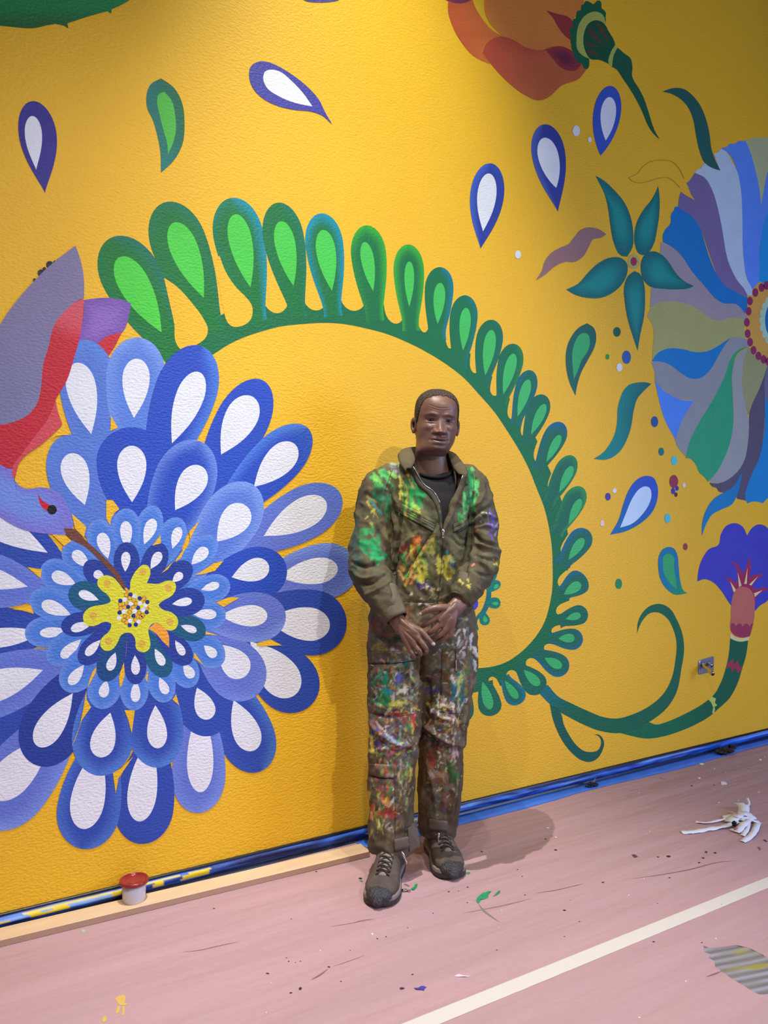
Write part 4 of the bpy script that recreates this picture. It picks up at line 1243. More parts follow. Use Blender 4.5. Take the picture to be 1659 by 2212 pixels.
GRN = (20, 140, 84)
chip('paint_chip', A2([(505, 160), (530, 150), (540, 125), (562, 122), (555, 150), (530, 180), (508, 176)]), GRN, 'green paint chip between the two boots', 'paint chip')
chip('paint_chip', A2([(1065, 255), (1090, 225), (1140, 205), (1192, 188), (1165, 222), (1165, 240), (1120, 258), (1088, 262), (1082, 290), (1066, 280)]), (34, 140, 90), 'largest green paint smear flake right of the boots', 'paint chip')
chip('paint_chip', A2([(1205, 232), (1235, 205), (1255, 180), (1267, 184), (1262, 202), (1235, 220)]), (34, 130, 86), 'thin green flake beside the largest green one', 'paint chip')
chip('paint_chip', A2([(978, 28), (1005, 22), (1013, 30), (990, 44)]), GRN, 'tiny green flake touching the toe of the right-hand boot', 'paint chip')
chip('paint_chip', A2([(64, 95), (85, 92), (97, 100), (84, 108)]), GRN, 'small green chip left of the left-hand boot', 'paint chip')
chip('paint_chip', A2([(530, 1015), (575, 1008), (590, 996), (638, 1006), (620, 1025), (614, 1040), (600, 1032), (550, 1030)]), (76, 62, 150), 'violet paint chip near the bottom edge', 'paint chip')
chip('paint_chip', A2([(875, 915), (910, 895), (940, 905), (1018, 914), (960, 920)]), (226, 206, 222), 'pale pinkish white flake above the masking tape', 'paint chip')
chip('paint_chip', A2([(160, 545), (172, 550), (186, 548), (176, 562)]), (240, 236, 236), 'small white chip below the left-hand boot', 'paint chip')
chip('paint_chip', A4([(1070, 436), (1095, 431), (1115, 440), (1095, 450)]), (240, 238, 238), 'bright white oval chip near the blue tape on the right', 'paint chip')
chip('paint_chip', A4([(1058, 560), (1075, 556), (1086, 564), (1070, 570)]), (236, 234, 236), 'second white oval chip, just below the first one', 'paint chip')
chip('paint_chip', A4([(1256, 600), (1275, 590), (1300, 602), (1312, 615), (1285, 618), (1262, 620)]), (232, 226, 238), 'ring-shaped pale flake above the torn white tape', 'paint chip', curl=.5)
chip('paint_chip', A3([(872, 906), (885, 904), (895, 910), (884, 914)]), (236, 232, 232), 'small white chip beside the shadow of the man', 'paint chip')
chip('paint_chip', A3([(938, 984), (950, 984), (962, 990), (948, 990)]), (232, 226, 228), 'thin white chip just below another white chip', 'paint chip')
chip('paint_flake', A4([(496, 1214), (520, 1213), (550, 1232), (530, 1240), (515, 1238)]), (80, 62, 74), 'dark triangular flake below the torn white tape', 'paint flake')
chip('paint_flake', A2([(408, 1015), (430, 1008), (452, 1016), (435, 1026), (414, 1024)]), (72, 44, 58), 'dark maroon flake left of the violet chip', 'paint flake')
chip('paint_flake', A1([(1048, 1408), (1062, 1398), (1076, 1406), (1065, 1424), (1050, 1420)]), (58, 34, 44), 'dark brown lump under a smudged line', 'paint flake')
chip('paint_flake', A4([(1618, 1090), (1630, 1088), (1656, 1104), (1640, 1106)]), (64, 56, 80), 'dark flake at the right edge of the photo', 'paint flake')
chip('paint_flake', A4([(1568, 1150), (1590, 1150), (1600, 1168), (1588, 1180), (1578, 1166)]), (104, 92, 120), 'grey curled flake near the right edge', 'paint flake')
DG = 'tiny dark specks scattered over the pink paper'
for fn, x, y, w in [(A1, 945, 1150, 7), (A1, 963, 1180, 9), (A1, 1021, 1188, 6), (A1, 1062, 1178, 8), (A1, 782, 1282, 16), (A1, 1305, 1226, 14), (A1, 980, 1447, 14), (A1, 1408, 1350, 8), (A1, 325, 728, 10), (A1, 985, 817, 6), (A1, 1197, 413, 10), (A1, 1487, 1085, 6),
                    (A2, 693, 374, 8), (A2, 476, 497, 6), (A2, 827, 190, 12), (A2, 912, 185, 6), (A2, 988, 151, 9), (A2, 985, 284, 8), (A2, 1478, 217, 8), (A2, 1236, 688, 8), (A2, 1454, 59, 7), (A2, 217, 590, 10), (A2, 292, 574, 8), (A2, 518, 898, 12), (A2, 75, 76, 18),
                    (A3, 863, 1002, 12), (A3, 950, 1097, 14), (A3, 624, 1265, 8), (A3, 663, 1324, 6), (A3, 1353, 1375, 13), (A3, 687, 1481, 8), (A3, 318, 1110, 12), (A3, 1026, 1612, 14), (A3, 1077, 1528, 6),
                    (A4, 720, 1234, 12), (A4, 811, 1230, 20), (A4, 1131, 1195, 17), (A4, 1207, 1201, 14), (A4, 1106, 1245, 14), (A4, 1071, 1284, 12), (A4, 819, 1412, 10), (A4, 1007, 627, 12), (A4, 1200, 620, 8), (A4, 1495, 481, 5), (A4, 1395, 331, 7), (A4, 1040, 393, 22),
                    (A5, 899, 233, 5), (A5, 360, 359, 6), (A5, 256, 463, 6), (A5, 1203, 503, 7), (A5, 1338, 240, 5), (A5, 870, 498, 10)]:
    k = .38
    an = R.uniform(-.5, .5)
    pts = fn([(x + w * math.cos(a + an) * R.uniform(.7, 1.1), y + w * k * math.sin(a)) for a in [i * math.pi / 3 for i in range(6)]])
    chip('paint_speck', pts, (48, 32, 40), 'tiny dark paint speck on the pink floor paper', 'paint speck', DG, h=.001, curl=.1)
WG = 'tiny white specks scattered over the pink paper'
for fn, x, y, w in [(A1, 1232, 1087, 7), (A1, 814, 1359, 5), (A1, 772, 1618, 7), (A2, 1275, 350, 4), (A2, 1252, 492, 4), (A4, 558, 687, 5), (A4, 728, 507, 8), (A4, 1202, 480, 7), (A4, 1203, 664, 5), (A4, 1406, 752, 8), (A4, 1580, 681, 10), (A4, 1240, 768, 10), (A4, 653, 1016, 6), (A4, 1594, 405, 16),
                    (A4, 1632, 380, 7), (A4, 1300, 515, 5), (A5, 699, 176, 5), (A5, 1300, 474, 7), (A5, 1092, 770, 7), (A5, 772, 1020, 8), (A4, 600, 1420, 6), (A3, 1130, 595, 6), (A3, 486, 1613, 4)]:
    pts = fn([(x + w * math.cos(a) * R.uniform(.7, 1.1), y + w * .4 * math.sin(a)) for a in [i * math.pi / 3 for i in range(6)]])
    chip('plaster_speck', pts, (238, 234, 238), 'tiny white speck on the pink floor paper', 'speck', WG, h=.001, curl=.1)
# yellow and mint dabs printed into the paper
for i, pts in enumerate([Z(0, 1780, 3.95, [(980, 1500), (1010, 1480), (1060, 1468), (1072, 1500), (1062, 1530), (1090, 1552), (1050, 1560), (1015, 1550), (1000, 1530)]), Z(0, 1780, 3.95, [(1000, 1570), (1025, 1560), (1015, 1620), (990, 1635)]),
            Z(0, 1780, 3.95, [(1045, 1565), (1062, 1565), (1058, 1640), (1042, 1650)]), Z(0, 1780, 3.95, [(868, 1680), (895, 1645), (910, 1660), (905, 1690), (880, 1706)])]):
    o = chip('paint_dab', pts, (206, 172, 84), None, None, h=.0003, curl=0)
    wm = o.matrix_world.copy(); o.parent = far
    o.location = o.location
o = chip('paint_dab', Z(0, 1780, 3.95, [(695, 915), (710, 905), (722, 912), (742, 912), (720, 925), (715, 942), (705, 925)]), (160, 196, 160), None, None, h=.0003, curl=0)
o.parent = far

# crumpled scraps by the wall
def lump(name, px, py, sx, sy, sz, c, label, cat, seed, amp=.5):
    bm = bmesh.new()
    bmesh.ops.create_icosphere(bm, subdivisions=4, radius=1)
    for v in bm.verts:
        k = 1 + amp * noise.noise(v.co * 2.2 + Vector((seed, 0, 0))) + amp * .5 * noise.noise(v.co * 6 + Vector((seed, 3, 0)))
        v.co = Vector((v.co.x * sx * k, v.co.y * sy * k, max(-.6, v.co.z) * sz * k))
    mn = min(v.co.z for v in bm.verts)
    for v in bm.verts: v.co.z -= mn
    me = bpy.data.meshes.new(name); bm.to_mesh(me); bm.free()
    me.materials.append(cmat(c, .8))
    o = bpy.data.objects.new(name, me); COL.objects.link(o)
    p = floorp(px, py)
    o.location = (p.x, p.y, paper_z(p.x, p.y) + .0014)
    return tag(o, label, cat)


lump('debris_lump', 1567, 1629, .052, .03, .014, (44, 36, 40), 'dark brown clump of dirt at the foot of the wall', 'debris', 1, .9)
lump('debris_lump', 1583, 1618, .018, .014, .011, (50, 42, 48), 'small dark crumb behind the brown clump', 'debris', 5, .7)
lump('tape_scrap', 1280, 1701, .028, .016, .010, (34, 38, 64), 'dark crumpled scrap on the blue floor tape', 'scrap', 9, .9)


def ribbon(name, pts, w, mat, parent=None, twist=.4, loc=None, wb=None):
    """a strip of tape through 3-D points, its width tipping as it goes"""
    P = hermite(pts, False, 6)
    vs_, fs = [], []
    n = len(P)
    for i, p in enumerate(P):
        t = (P[min(i + 1, n - 1)] - P[max(i - 1, 0)]).normalized()
        s = t.cross(Vector((0, 0, 1)))
        if s.length < 1e-4: s = Vector((1, 0, 0))
        s.normalize()
        a = twist * noise.noise(Vector((i * .35, w * 90, 0)))
        s = (s * math.cos(a) + t.cross(s) * math.sin(a))
        ww = w * (wb(i / (n - 1)) if wb else 1) * .5
        for k in (-1, 0, 1):
            q = p + s * ww * k + Vector((0, 0, .0015 if k == 0 else 0))
            q.z = max(q.z, .0045)
            vs_.append(q)
    for i in range(n - 1):
        for k in range(2):
            a = i * 3 + k
            fs.append((a, a + 1, a + 4, a + 3))
    if loc is not None: vs_ = [v - Vector(loc) for v in vs_]
    o = mesh_obj(name, vs_, fs, mat, parent, smooth=True)
    s_ = o.modifiers.new('thick', 'SOLIDIFY'); s_.thickness = .0004
    return o


M_WT = mat_new('white_tape_scrap', lin((226, 228, 240)), .5)
wc_ = floorp(1590, 1792)
wt = empty('torn_tape', (wc_.x, wc_.y, .0035))
tag(wt, 'crumpled bundle of torn white tape lying on the pink paper', 'tape')


def FP_(l, zz): return [Vector((*floorp(a, b)[:2], z)) for (a, b), z in zip(A4(l), zz)]
for l, zz, w in [([(920, 1030), (1000, 1028), (1150, 1005), (1300, 985), (1400, 965)], [.006, .007, .008, .012, .02], .030), ([(1040, 940), (1120, 955), (1230, 940), (1350, 925)], [.006, .010, .012, .02], .018),
                 ([(1270, 905), (1340, 912), (1400, 940), (1480, 935)], [.008, .02, .03, .02], .030), ([(1400, 825), (1440, 850), (1450, 910), (1440, 960)], [.03, .035, .03, .02], .045), ([(1480, 790), (1495, 815), (1480, 860)], [.035, .03, .025], .012),
                 ([(1440, 930), (1500, 945), (1560, 950), (1600, 960)], [.02, .022, .012, .006], .030), ([(1440, 1110), (1500, 1075), (1545, 1030), (1570, 970)], [.006, .008, .012, .014], .026), ([(1350, 1000), (1400, 1030), (1440, 1000), (1500, 960)], [.006, .01, .02, .025], .030),
                 ([(1310, 860), (1350, 885), (1390, 910)], [.012, .02, .025], .004), ([(1440, 1060), (1475, 1020), (1490, 960)], [.006, .012, .02], .022), ([(1330, 960), (1400, 930), (1470, 920), (1520, 950)], [.015, .028, .03, .02], .05)]:
    ribbon('tape_strip', FP_(l, zz), w, M_WT, wt, loc=(wc_.x, wc_.y, .0035))
p = floorp(1588, 1794)
lm = lump('dark_fragment', 1586, 1793, .010, .008, .012, (20, 16, 24), None, None, 3)
lm.parent = wt; lm.location = (lm.location.x - wc_.x, lm.location.y - wc_.y, .012)
lm = lump('red_fragment', 1590, 1797, .012, .005, .006, (190, 110, 100), None, None, 6)
lm.parent = wt; lm.location = (lm.location.x - wc_.x, lm.location.y - wc_.y, .004)
# little upright scrap of tape on the blue strip
a = floorp(1283, 1700)
sc = ribbon('tape_scrap', [Vector((a.x, a.y, .006)), Vector((a.x + .004, a.y + .006, .022)), Vector((a.x + .012, a.y + .004, .036)), Vector((a.x + .016, a.y, .046))], .022, cmat((120, 136, 176)), wb=lambda t: 1 - .8 * t)
tag(sc, 'pointed grey-blue tape scrap standing up on the floor tape', 'scrap')
# lost zip slider by the boots
zp = floorp(876, 1928)
vs_, fs = tube_mesh([Vector((-.012, .006, .0)), Vector((-.004, .002, 0)), Vector((.004, -.002, 0))], [.004, .005, .004], 8)
zs = mesh_obj('zip_slider', vs_, fs, M_CHR, loc=(zp.x, zp.y, .0085), smooth=True)
tag(zs, 'small loose metal zip slider lying between the boots', 'zip slider')
vs_, fs = [], []
for i in range(16):
    a = 2 * math.pi * i / 16
    for j in range(6):
        b = 2 * math.pi * j / 6
        r = .0055 + .0016 * math.cos(b)
        vs_.append(Vector((.010 + r * math.cos(a), -.006 + r * math.sin(a), -.002 + .0016 * math.sin(b))))
for i in range(16):
    for j in range(6):
        fs.append((i * 6 + j, ((i + 1) % 16) * 6 + j, ((i + 1) % 16) * 6 + (j + 1) % 6, i * 6 + (j + 1) % 6))
mesh_obj('ring', vs_, fs, M_CHR, zs, smooth=True)
# ================================================================ THE MAN
BX, BY = .13, 2.95
bw = camxy(BX, BY)
man = empty('person', (bw[0], bw[1], .0035), -TH)
tag(man, 'man in paint-splattered olive coveralls and brown boots standing with hands clasped', 'person')
ZO = .0035


def LP(px, py, d):
    return Vector(((px - CX) / FPX * d - BX, d - BY, HC - (py - HY) / FPX * d - ZO))


def project(co):
    """local points (n,3) -> photograph pixels as if seen from the camera"""
    d = co[:, 1] + BY
    return (co[:, 0] + BX) / d * FPX + CX, HY - (co[:, 2] + ZO - HC) / d * FPX


class Soup:
    def __init__(s): s.v, s.f = [], []

    def add(s, vf):
        b = len(s.v)
        s.v += vf[0]
        s.f += [tuple(b + i for i in f) for f in vf[1]]
        return s


def loft(C, rx, ry, n=24, sub=4, side=(1, 0, 0), cap=True, expo=2.0):
    """smooth limb through centres C with half widths rx (sideways) and ry (front-back), rounded ends"""
    C = [Vector(c) for c in C]
    if not hasattr(rx, '__len__'): rx = [rx] * len(C)
    if not hasattr(ry, '__len__'): ry = [ry] * len(C)
    Q = hermite([(*c,) for c in C], False, sub, sharp=179)
    RR = hermite([(rx[i], ry[i], 0) for i in range(len(C))], False, sub, sharp=179)
    side = Vector(side)
    vs_, fs = [], []
    rings = []
    m = len(Q)
    t0 = (Q[1] - Q[0]).normalized(); t1 = (Q[-1] - Q[-2]).normalized()
    seq = []
    if cap:
        for k in (.25, .6, .87): seq.append((Q[0] - t0 * min(RR[0].x, RR[0].y) * math.sqrt(1 - k * k) * .9, k * RR[0].x, k * RR[0].y, t0))
    for i in range(m):
        t = (Q[min(i + 1, m - 1)] - Q[max(i - 1, 0)]).normalized()
        seq.append((Q[i], RR[i].x, RR[i].y, t))
    if cap:
        for k in (.87, .6, .25): seq.append((Q[-1] + t1 * min(RR[-1].x, RR[-1].y) * math.sqrt(1 - k * k) * .9, k * RR[-1].x, k * RR[-1].y, t1))
    for c, a, b, t in seq:
        s = side - t * side.dot(t)
        s.normalize()
        u = t.cross(s)
        for k in range(n):
            an = 2 * math.pi * k / n
            ca, sa = math.cos(an), math.sin(an)
            ca = math.copysign(abs(ca) ** (2 / expo), ca); sa = math.copysign(abs(sa) ** (2 / expo), sa)
            vs_.append(c + s * (a * ca) + u * (b * sa))
    for i in range(len(seq) - 1):
        for k in range(n):
            a, b = i * n + k, i * n + (k + 1) % n
            fs.append((a, b, b + n, a + n))
    fs.append(tuple(reversed(range(n))))
    fs.append(tuple((len(seq) - 1) * n + k for k in range(n)))
    return vs_, fs


def remesh(soup, voxel, smooth=2):
    o = mesh_obj('tmp', soup.v, soup.f, None)
    bm = bmesh.new(); bm.from_mesh(o.data)
    bmesh.ops.recalc_face_normals(bm, faces=bm.faces[:]); bm.to_mesh(o.data); bm.free()
    r = o.modifiers.new('r', 'REMESH'); r.mode = 'VOXEL'; r.voxel_size = voxel
    if smooth:
        s_ = o.modifiers.new('s', 'SMOOTH'); s_.factor = .5; s_.iterations = smooth
    dg = bpy.context.evaluated_depsgraph_get()
    me = bpy.data.meshes.new_from_object(o.evaluated_get(dg))
    old = o.data
    bpy.data.objects.remove(o); bpy.data.meshes.remove(old)
    return me


def get(me, what='co'):
    a = np.empty(len(me.vertices) * 3)
    if what == 'co': me.vertices.foreach_get('co', a)
    else:
        me.vertices.foreach_get('normal', a)
    return a.reshape(-1, 3)


def put(me, co):
    me.vertices.foreach_set('co', co.ravel()); me.update()


def dseg(px, py, pts):
    """distance in pixels from points to a polyline, and position along it 0..1"""
    best = np.full(px.shape, 1e9); tt = np.zeros(px.shape)
    n = len(pts) - 1
    for i in range(n):
        ax, ay = pts[i]; bx, by = pts[i + 1]
        dx, dy = bx - ax, by - ay
        L = dx * dx + dy * dy + 1e-9
        t = np.clip(((px - ax) * dx + (py - ay) * dy) / L, 0, 1)
        d = np.hypot(px - ax - t * dx, py - ay - t * dy)
        m = d < best
        best = np.where(m, d, best); tt = np.where(m, (i + t) / n, tt)
    return best, tt


def inpoly(px, py, poly):
    c = np.zeros(px.shape, bool)
    n = len(poly)
    for k in range(n):
        ax, ay = poly[k]; bx, by = poly[(k + 1) % n]
        if ay == by: continue
        hit = ((ay > py) != (by > py)) & (px < (bx - ax) * (py - ay) / (by - ay) + ax)
        c ^= hit
    return c


def vnoise(co, s, seed=0.0):
    """cheap smooth pseudo-noise on arrays"""
    x, y, z = co[:, 0] * s, co[:, 1] * s, co[:, 2] * s
    v = (np.sin(x * 1.7 + 1.3 * np.sin(y * 1.1 + seed) + seed) + np.sin(y * 2.1 + 1.7 * np.sin(z * .9 + seed * 2)) + np.sin(z * 1.9 + 1.5 * np.sin(x * 1.3 - seed)))
    w = (np.sin(x * 3.9 + 2.1 * np.sin(z * 2.7 + seed)) + np.sin(y * 4.3 + 1.9 * np.sin(x * 3.1)) + np.sin(z * 4.1 + 2 * np.sin(y * 2.3 + seed)))
    return v / 3 + w / 6


def setcol(me, col):
    at = me.color_attributes.new('Col', 'FLOAT_COLOR', 'POINT')
    a = np.ones((len(me.vertices), 4), dtype=np.float32)
    a[:, :3] = col
    at.data.foreach_set('color', a.ravel())


def link(name, me, mat, parent, smooth=True):
    me.name = name
    if smooth: me.polygons.foreach_set('use_smooth', [True] * len(me.polygons))
    me.materials.clear(); me.materials.append(mat)
    o = bpy.data.objects.new(name, me); COL.objects.link(o); o.parent = parent
    return o


M_SKIN = mat_new('skin', attr=True, rough=.42, bump=[(260, .12, .0012, (1, 1, 1))], spec=.5)
M_HAIR = mat_new('cropped_hair', attr=True, rough=.85, bump=[(420, .9, .004, (1, 1, 1))], spec=.2)
M_COV = mat_new('paint_splattered_cloth', attr=True, rough=.74, bump=[(95, .30, .003, (1, 1, .6)), (600, .25, .0008, (1, 1, 1))], spec=.3)
vary(M_COV, 28, .22)
M_CLOTH = mat_new('olive_cloth', lin((92, 82, 62)), .85, bump=[(120, .35, .002, (1, 1, 1))], spec=.2)
vary(M_CLOTH, 40, .15)
M_TEE = mat_new('dark_tshirt', lin((40, 38, 42)), .9, bump=[(60, .3, .004, (1, 1, .5))], spec=.15)
M_ZIP = mat_new('zip_metal', lin((214, 210, 200)), .22, 1.0)
M_SEAM = mat_new('dark_seam', lin((26, 24, 18)), .9)  # near-black for zips, stitching and seams

# ---------------- coveralls
cv = Soup()
T = []
for y, cx, hw, d, hd in [(1012, 938, 40, 2.955, .070), (1024, 935, 68, 2.955, .085), (1042, 930, 92, 2.955, .100), (1070, 930, 95, 2.955, .115), (1110, 932, 92, 2.955, .128), (1170, 932, 90, 2.955, .132), (1230, 928, 92, 2.955, .130),
                      (1280, 921, 100, 2.955, .126), (1330, 914, 113, 2.955, .126), (1375, 912, 119, 2.955, .128), (1405, 912, 117, 2.955, .118)]:
    T.append((LP(cx, y, d), hw / FPX * d, hd))
cv.add(loft([t[0] for t in T], [t[1] for t in T], [t[2] for t in T], 40, expo=2.3))


def limb(rows, n=28, expo=2.0, **k):
    P = [LP(x, y, d) for x, y, d, r, q in rows]
    return loft(P, [r / FPX * w[2] for r, w in zip([t[3] for t in rows], rows)], [t[4] for t in rows], n, expo=expo, **k)


cv.add(limb([(856, 1375, 2.93, 60, .112), (855, 1440, 2.93, 61, .106), (855, 1500, 2.92, 60, .100), (854, 1560, 2.90, 58, .096), (850, 1620, 2.88, 53, .088), (846, 1690, 2.87, 50, .084), (845, 1760, 2.865, 49, .086), (845, 1836, 2.86, 50, .088)], cap=False))
cv.add(limb([(970, 1375, 2.97, 60, .112), (969, 1440, 2.965, 61, .106), (963, 1500, 2.965, 58, .100), (957, 1560, 2.97, 55, .096), (953, 1620, 2.99, 49, .088), (951, 1690, 3.0, 48, .084), (948, 1745, 3.01, 45, .082), (944, 1796, 3.02, 40, .078)], cap=False))
SA = (.8, -.35, 0)
cv.add(limb([(848, 1033, 2.96, 34, .062), (826, 1050, 2.955, 41, .070), (814, 1090, 2.95, 44, .072), (806, 1140, 2.935, 43, .070), (799, 1185, 2.91, 43, .070), (797, 1218, 2.885, 44, .070), (808, 1252, 2.85, 42, .066), (826, 1288, 2.80, 36, .058), (842, 1312, 2.775, 29, .050)]))
cv.add(limb([(1006, 1035, 2.965, 34, .062), (1019, 1055, 2.96, 37, .068), (1029, 1095, 2.955, 37, .068), (1037, 1145, 2.94, 39, .068), (1041, 1185, 2.92, 38, .068), (1036, 1222, 2.88, 38, .064), (1020, 1255, 2.83, 35, .058), (1003, 1282, 2.785, 29, .050)]))
me = remesh(cv, .0045, 3)
co = get(me); no = get(me, 'no')
px, py = project(co)
front = np.clip(-no[:, 1] * 1.4 + .1, 0, 1)
# folds traced on the photograph: (polyline, width px, relief m)
F = [([(871, 1080), (863, 1130), (857, 1180), (850, 1230), (851, 1290)], 6, -.012), ([(1014, 1080), (1018, 1120), (1016, 1160), (1004, 1220), (1000, 1255)], 7, -.012),
     ([(905, 1150), (880, 1170), (862, 1200)], 6, .006), ([(930, 1157), (900, 1200), (872, 1250)], 4, -.004), ([(946, 1160), (948, 1220), (942, 1300), (935, 1350)], 4, .004),
     ([(835, 1060), (848, 1110), (858, 1160)], 5, .005), ([(815, 1130), (835, 1175), (850, 1215)], 6, .006), ([(800, 1060), (790, 1120), (780, 1180)], 8, .004),
     ([(762, 1215), (785, 1225), (815, 1218)], 5, -.007), ([(760, 1232), (785, 1250), (812, 1245)], 5, .007), ([(775, 1262), (800, 1262), (835, 1240)], 4, -.006), ([(790, 1285), (815, 1275), (845, 1255)], 4, .005),
     ([(1020, 1095), (1035, 1085), (1048, 1060)], 5, .006), ([(1010, 1125), (1030, 1110), (1055, 1095)], 5, -.007), ([(1025, 1128), (1040, 1112), (1068, 1120)], 5, .008), ([(1025, 1155), (1038, 1168), (1075, 1180)], 5, -.010),
     ([(1030, 1175), (1050, 1182), (1075, 1190)], 5, .008), ([(1022, 1198), (1045, 1205), (1072, 1212)], 5, -.009), ([(1025, 1212), (1045, 1222), (1062, 1235)], 5, .007), ([(1020, 1232), (1035, 1240), (1058, 1245)], 4, -.006),
     ([(1012, 1248), (1025, 1262), (1038, 1275)], 4, .005), ([(1028, 1140), (1050, 1135), (1070, 1142)], 5, .007),
     ([(798, 1560), (830, 1590), (858, 1608), (885, 1610), (903, 1590)], 6, .010), ([(800, 1580), (835, 1612), (862, 1625), (895, 1612)], 5, -.009), ([(898, 1560), (900, 1590), (885, 1620), (870, 1640)], 5, -.008), ([(805, 1625), (840, 1615), (870, 1632)], 5, .006),
     ([(800, 1510), (830, 1530), (870, 1525), (900, 1510)], 6, .005), ([(800, 1540), (840, 1548), (880, 1545)], 4, -.005), ([(910, 1560), (940, 1585), (975, 1605), (1000, 1612)], 6, .010), ([(910, 1580), (945, 1606), (985, 1622), (1002, 1620)], 5, -.010),
     ([(925, 1530), (955, 1550), (985, 1560)], 6, .006), ([(920, 1640), (935, 1690), (940, 1760)], 7, .006), ([(965, 1650), (972, 1700), (965, 1765)], 6, -.005), ([(988, 1640), (984, 1700), (975, 1770)], 5, .004),
     ([(885, 1660), (880, 1720), (868, 1790)], 5, .006), ([(893, 1690), (888, 1750), (876, 1800)], 4, -.007), ([(812, 1700), (815, 1760), (812, 1810)], 7, .004), ([(912, 1405), (911, 1470), (908, 1560)], 4, -.016),
     ([(915, 1440), (925, 1500), (922, 1560)], 7, -.005), ([(800, 1345), (812, 1380), (815, 1420)], 8, .005), ([(1010, 1335), (1020, 1370), (1024, 1410)], 8, .005), ([(880, 1440), (884, 1480), (880, 1520)], 7, .004),
     ([(797, 1408), (850, 1412), (905, 1408)], 2.2, -.004), ([(795, 1435), (850, 1433), (900, 1427)], 1.8, -.006), ([(796, 1542), (840, 1547), (895, 1540)], 1.8, -.004), ([(796, 1648), (825, 1651), (850, 1650)], 1.8, -.004),
     ([(795, 1675), (825, 1681), (852, 1681)], 2.2, -.007), ([(849, 1650), (852, 1740), (853, 1838)], 1.6, -.004), ([(956, 1400), (952, 1470), (949, 1540)], 1.8, -.004), ([(948, 1538), (975, 1541), (1005, 1540)], 1.6, -.004),
     ([(1000, 1642), (990, 1710), (981, 1765)], 1.6, -.004), ([(872, 1298), (925, 1301), (965, 1296)], 2, -.004), ([(957, 1165), (953, 1230), (945, 1300), (925, 1380)], 1.6, -.004), ([(932, 1150), (905, 1190), (880, 1245)], 1.5, -.005),
     ([(800, 1832), (845, 1842), (890, 1834)], 2.0, -.003), ([(975, 1160), (1000, 1180), (1012, 1160)], 4, -.005), ([(985, 1150), (1000, 1165), (1016, 1150)], 3, -.004)]
disp = .0022 * vnoise(co, 26, 1.0) + .0014 * vnoise(co, 60, 3.0)
for sc_, am, sd in ((20, .0100, 2.0), (34, .0055, 6.0)):      # creased cloth: sharp ridges between soft hollows
    rr = vnoise(co * np.array([1.0, 1.0, .75]) + .25 * co[:, [2, 0, 1]], sc_, sd)
    disp += am * (.45 - np.abs(rr)) * (1 - .35 * (co[:, 2] < .9))
disp += .0025 * vnoise(co * np.array([1, 1, .35]), 40, 5.0) * (co[:, 2] < .85)
for pts, w, a in F:
    d, t = dseg(px, py, [tuple(p) for p in [(q.x, q.y) for q in hermite(pts, False, 4, 179)]])
    disp += (1.75 if w > 2.5 else 1.0) * a * np.exp(-(d / (w * .8)) ** 2) * np.sin(np.pi * (.08 + .84 * t)) ** .5 * front
co2 = co + no * disp[:, None]
put(me, co2)
# --- paint on the cloth
no = get(me, 'no')
px, py = project(co2)
back = no[:, 1] > .55
base = np.array(lin((86, 78, 57)))
c2 = np.array(lin((82, 68, 53)))
tleg = np.clip((1430 - py) / -200, 0, 1)[:, None]
col = base * (1 - tleg) + c2 * tleg
nz = vnoise(co2, 11, 2.0)[:, None]
col = col * (1 + .22 * nz)
rng = np.random.RandomState(5)


gix = (px // 12).astype(int); giy = (py // 12).astype(int)
grid_ = {}
fi = np.nonzero(~back)[0]
order = fi[np.lexsort((giy[fi], gix[fi]))]
key = gix[order] * 1000 + giy[order]
cut = np.nonzero(np.diff(key))[0] + 1
for seg in np.split(order, cut):
    if len(seg): grid_[(gix[seg[0]], giy[seg[0]])] = seg
vfine = vnoise(co2 * np.array([1, .3, 1]), 150, 1.0)


def stroke(x0, y0, x1, y1, w, c, al=.85, rag=1.0):
    m = w * 1.7 + 2
    L_ = []
    for a in range(int((min(x0, x1) - m) // 12), int((max(x0, x1) + m) // 12) + 1):
        for b in range(int((min(y0, y1) - m) // 12), int((max(y0, y1) + m) // 12) + 1):
            if (a, b) in grid_: L_.append(grid_[(a, b)])
    if not L_: return
    ii = np.concatenate(L_)
    d, t = dseg(px[ii], py[ii], [(x0, y0), (x1, y1)])
    q = w * (1 + .6 * rag * vfine[ii]) * (1 - .35 * t)
    k = (np.clip((q - d) / 1.4, 0, 1) * al)[:, None]
    col[ii] = col[ii] * (1 - k) + np.array(lin(c)) * k


def cluster(cx, cy, rx, ry, n, cols, L, W, ang, jit=.5, al=(.55, .95)):
    for i in range(n):
        a = rng.rand() * 2 * np.pi; r = np.sqrt(rng.rand())
        x, y = cx + rx * r * np.cos(a), cy + ry * r * np.sin(a)
        l = rng.uniform(*L); an = math.radians(ang) + rng.randn() * jit
        w = rng.uniform(*W)
        stroke(x - l / 2 * np.cos(an), y - l / 2 * np.sin(an), x + l / 2 * np.cos(an), y + l / 2 * np.sin(an), w, cols[rng.randint(len(cols))], rng.uniform(*al))


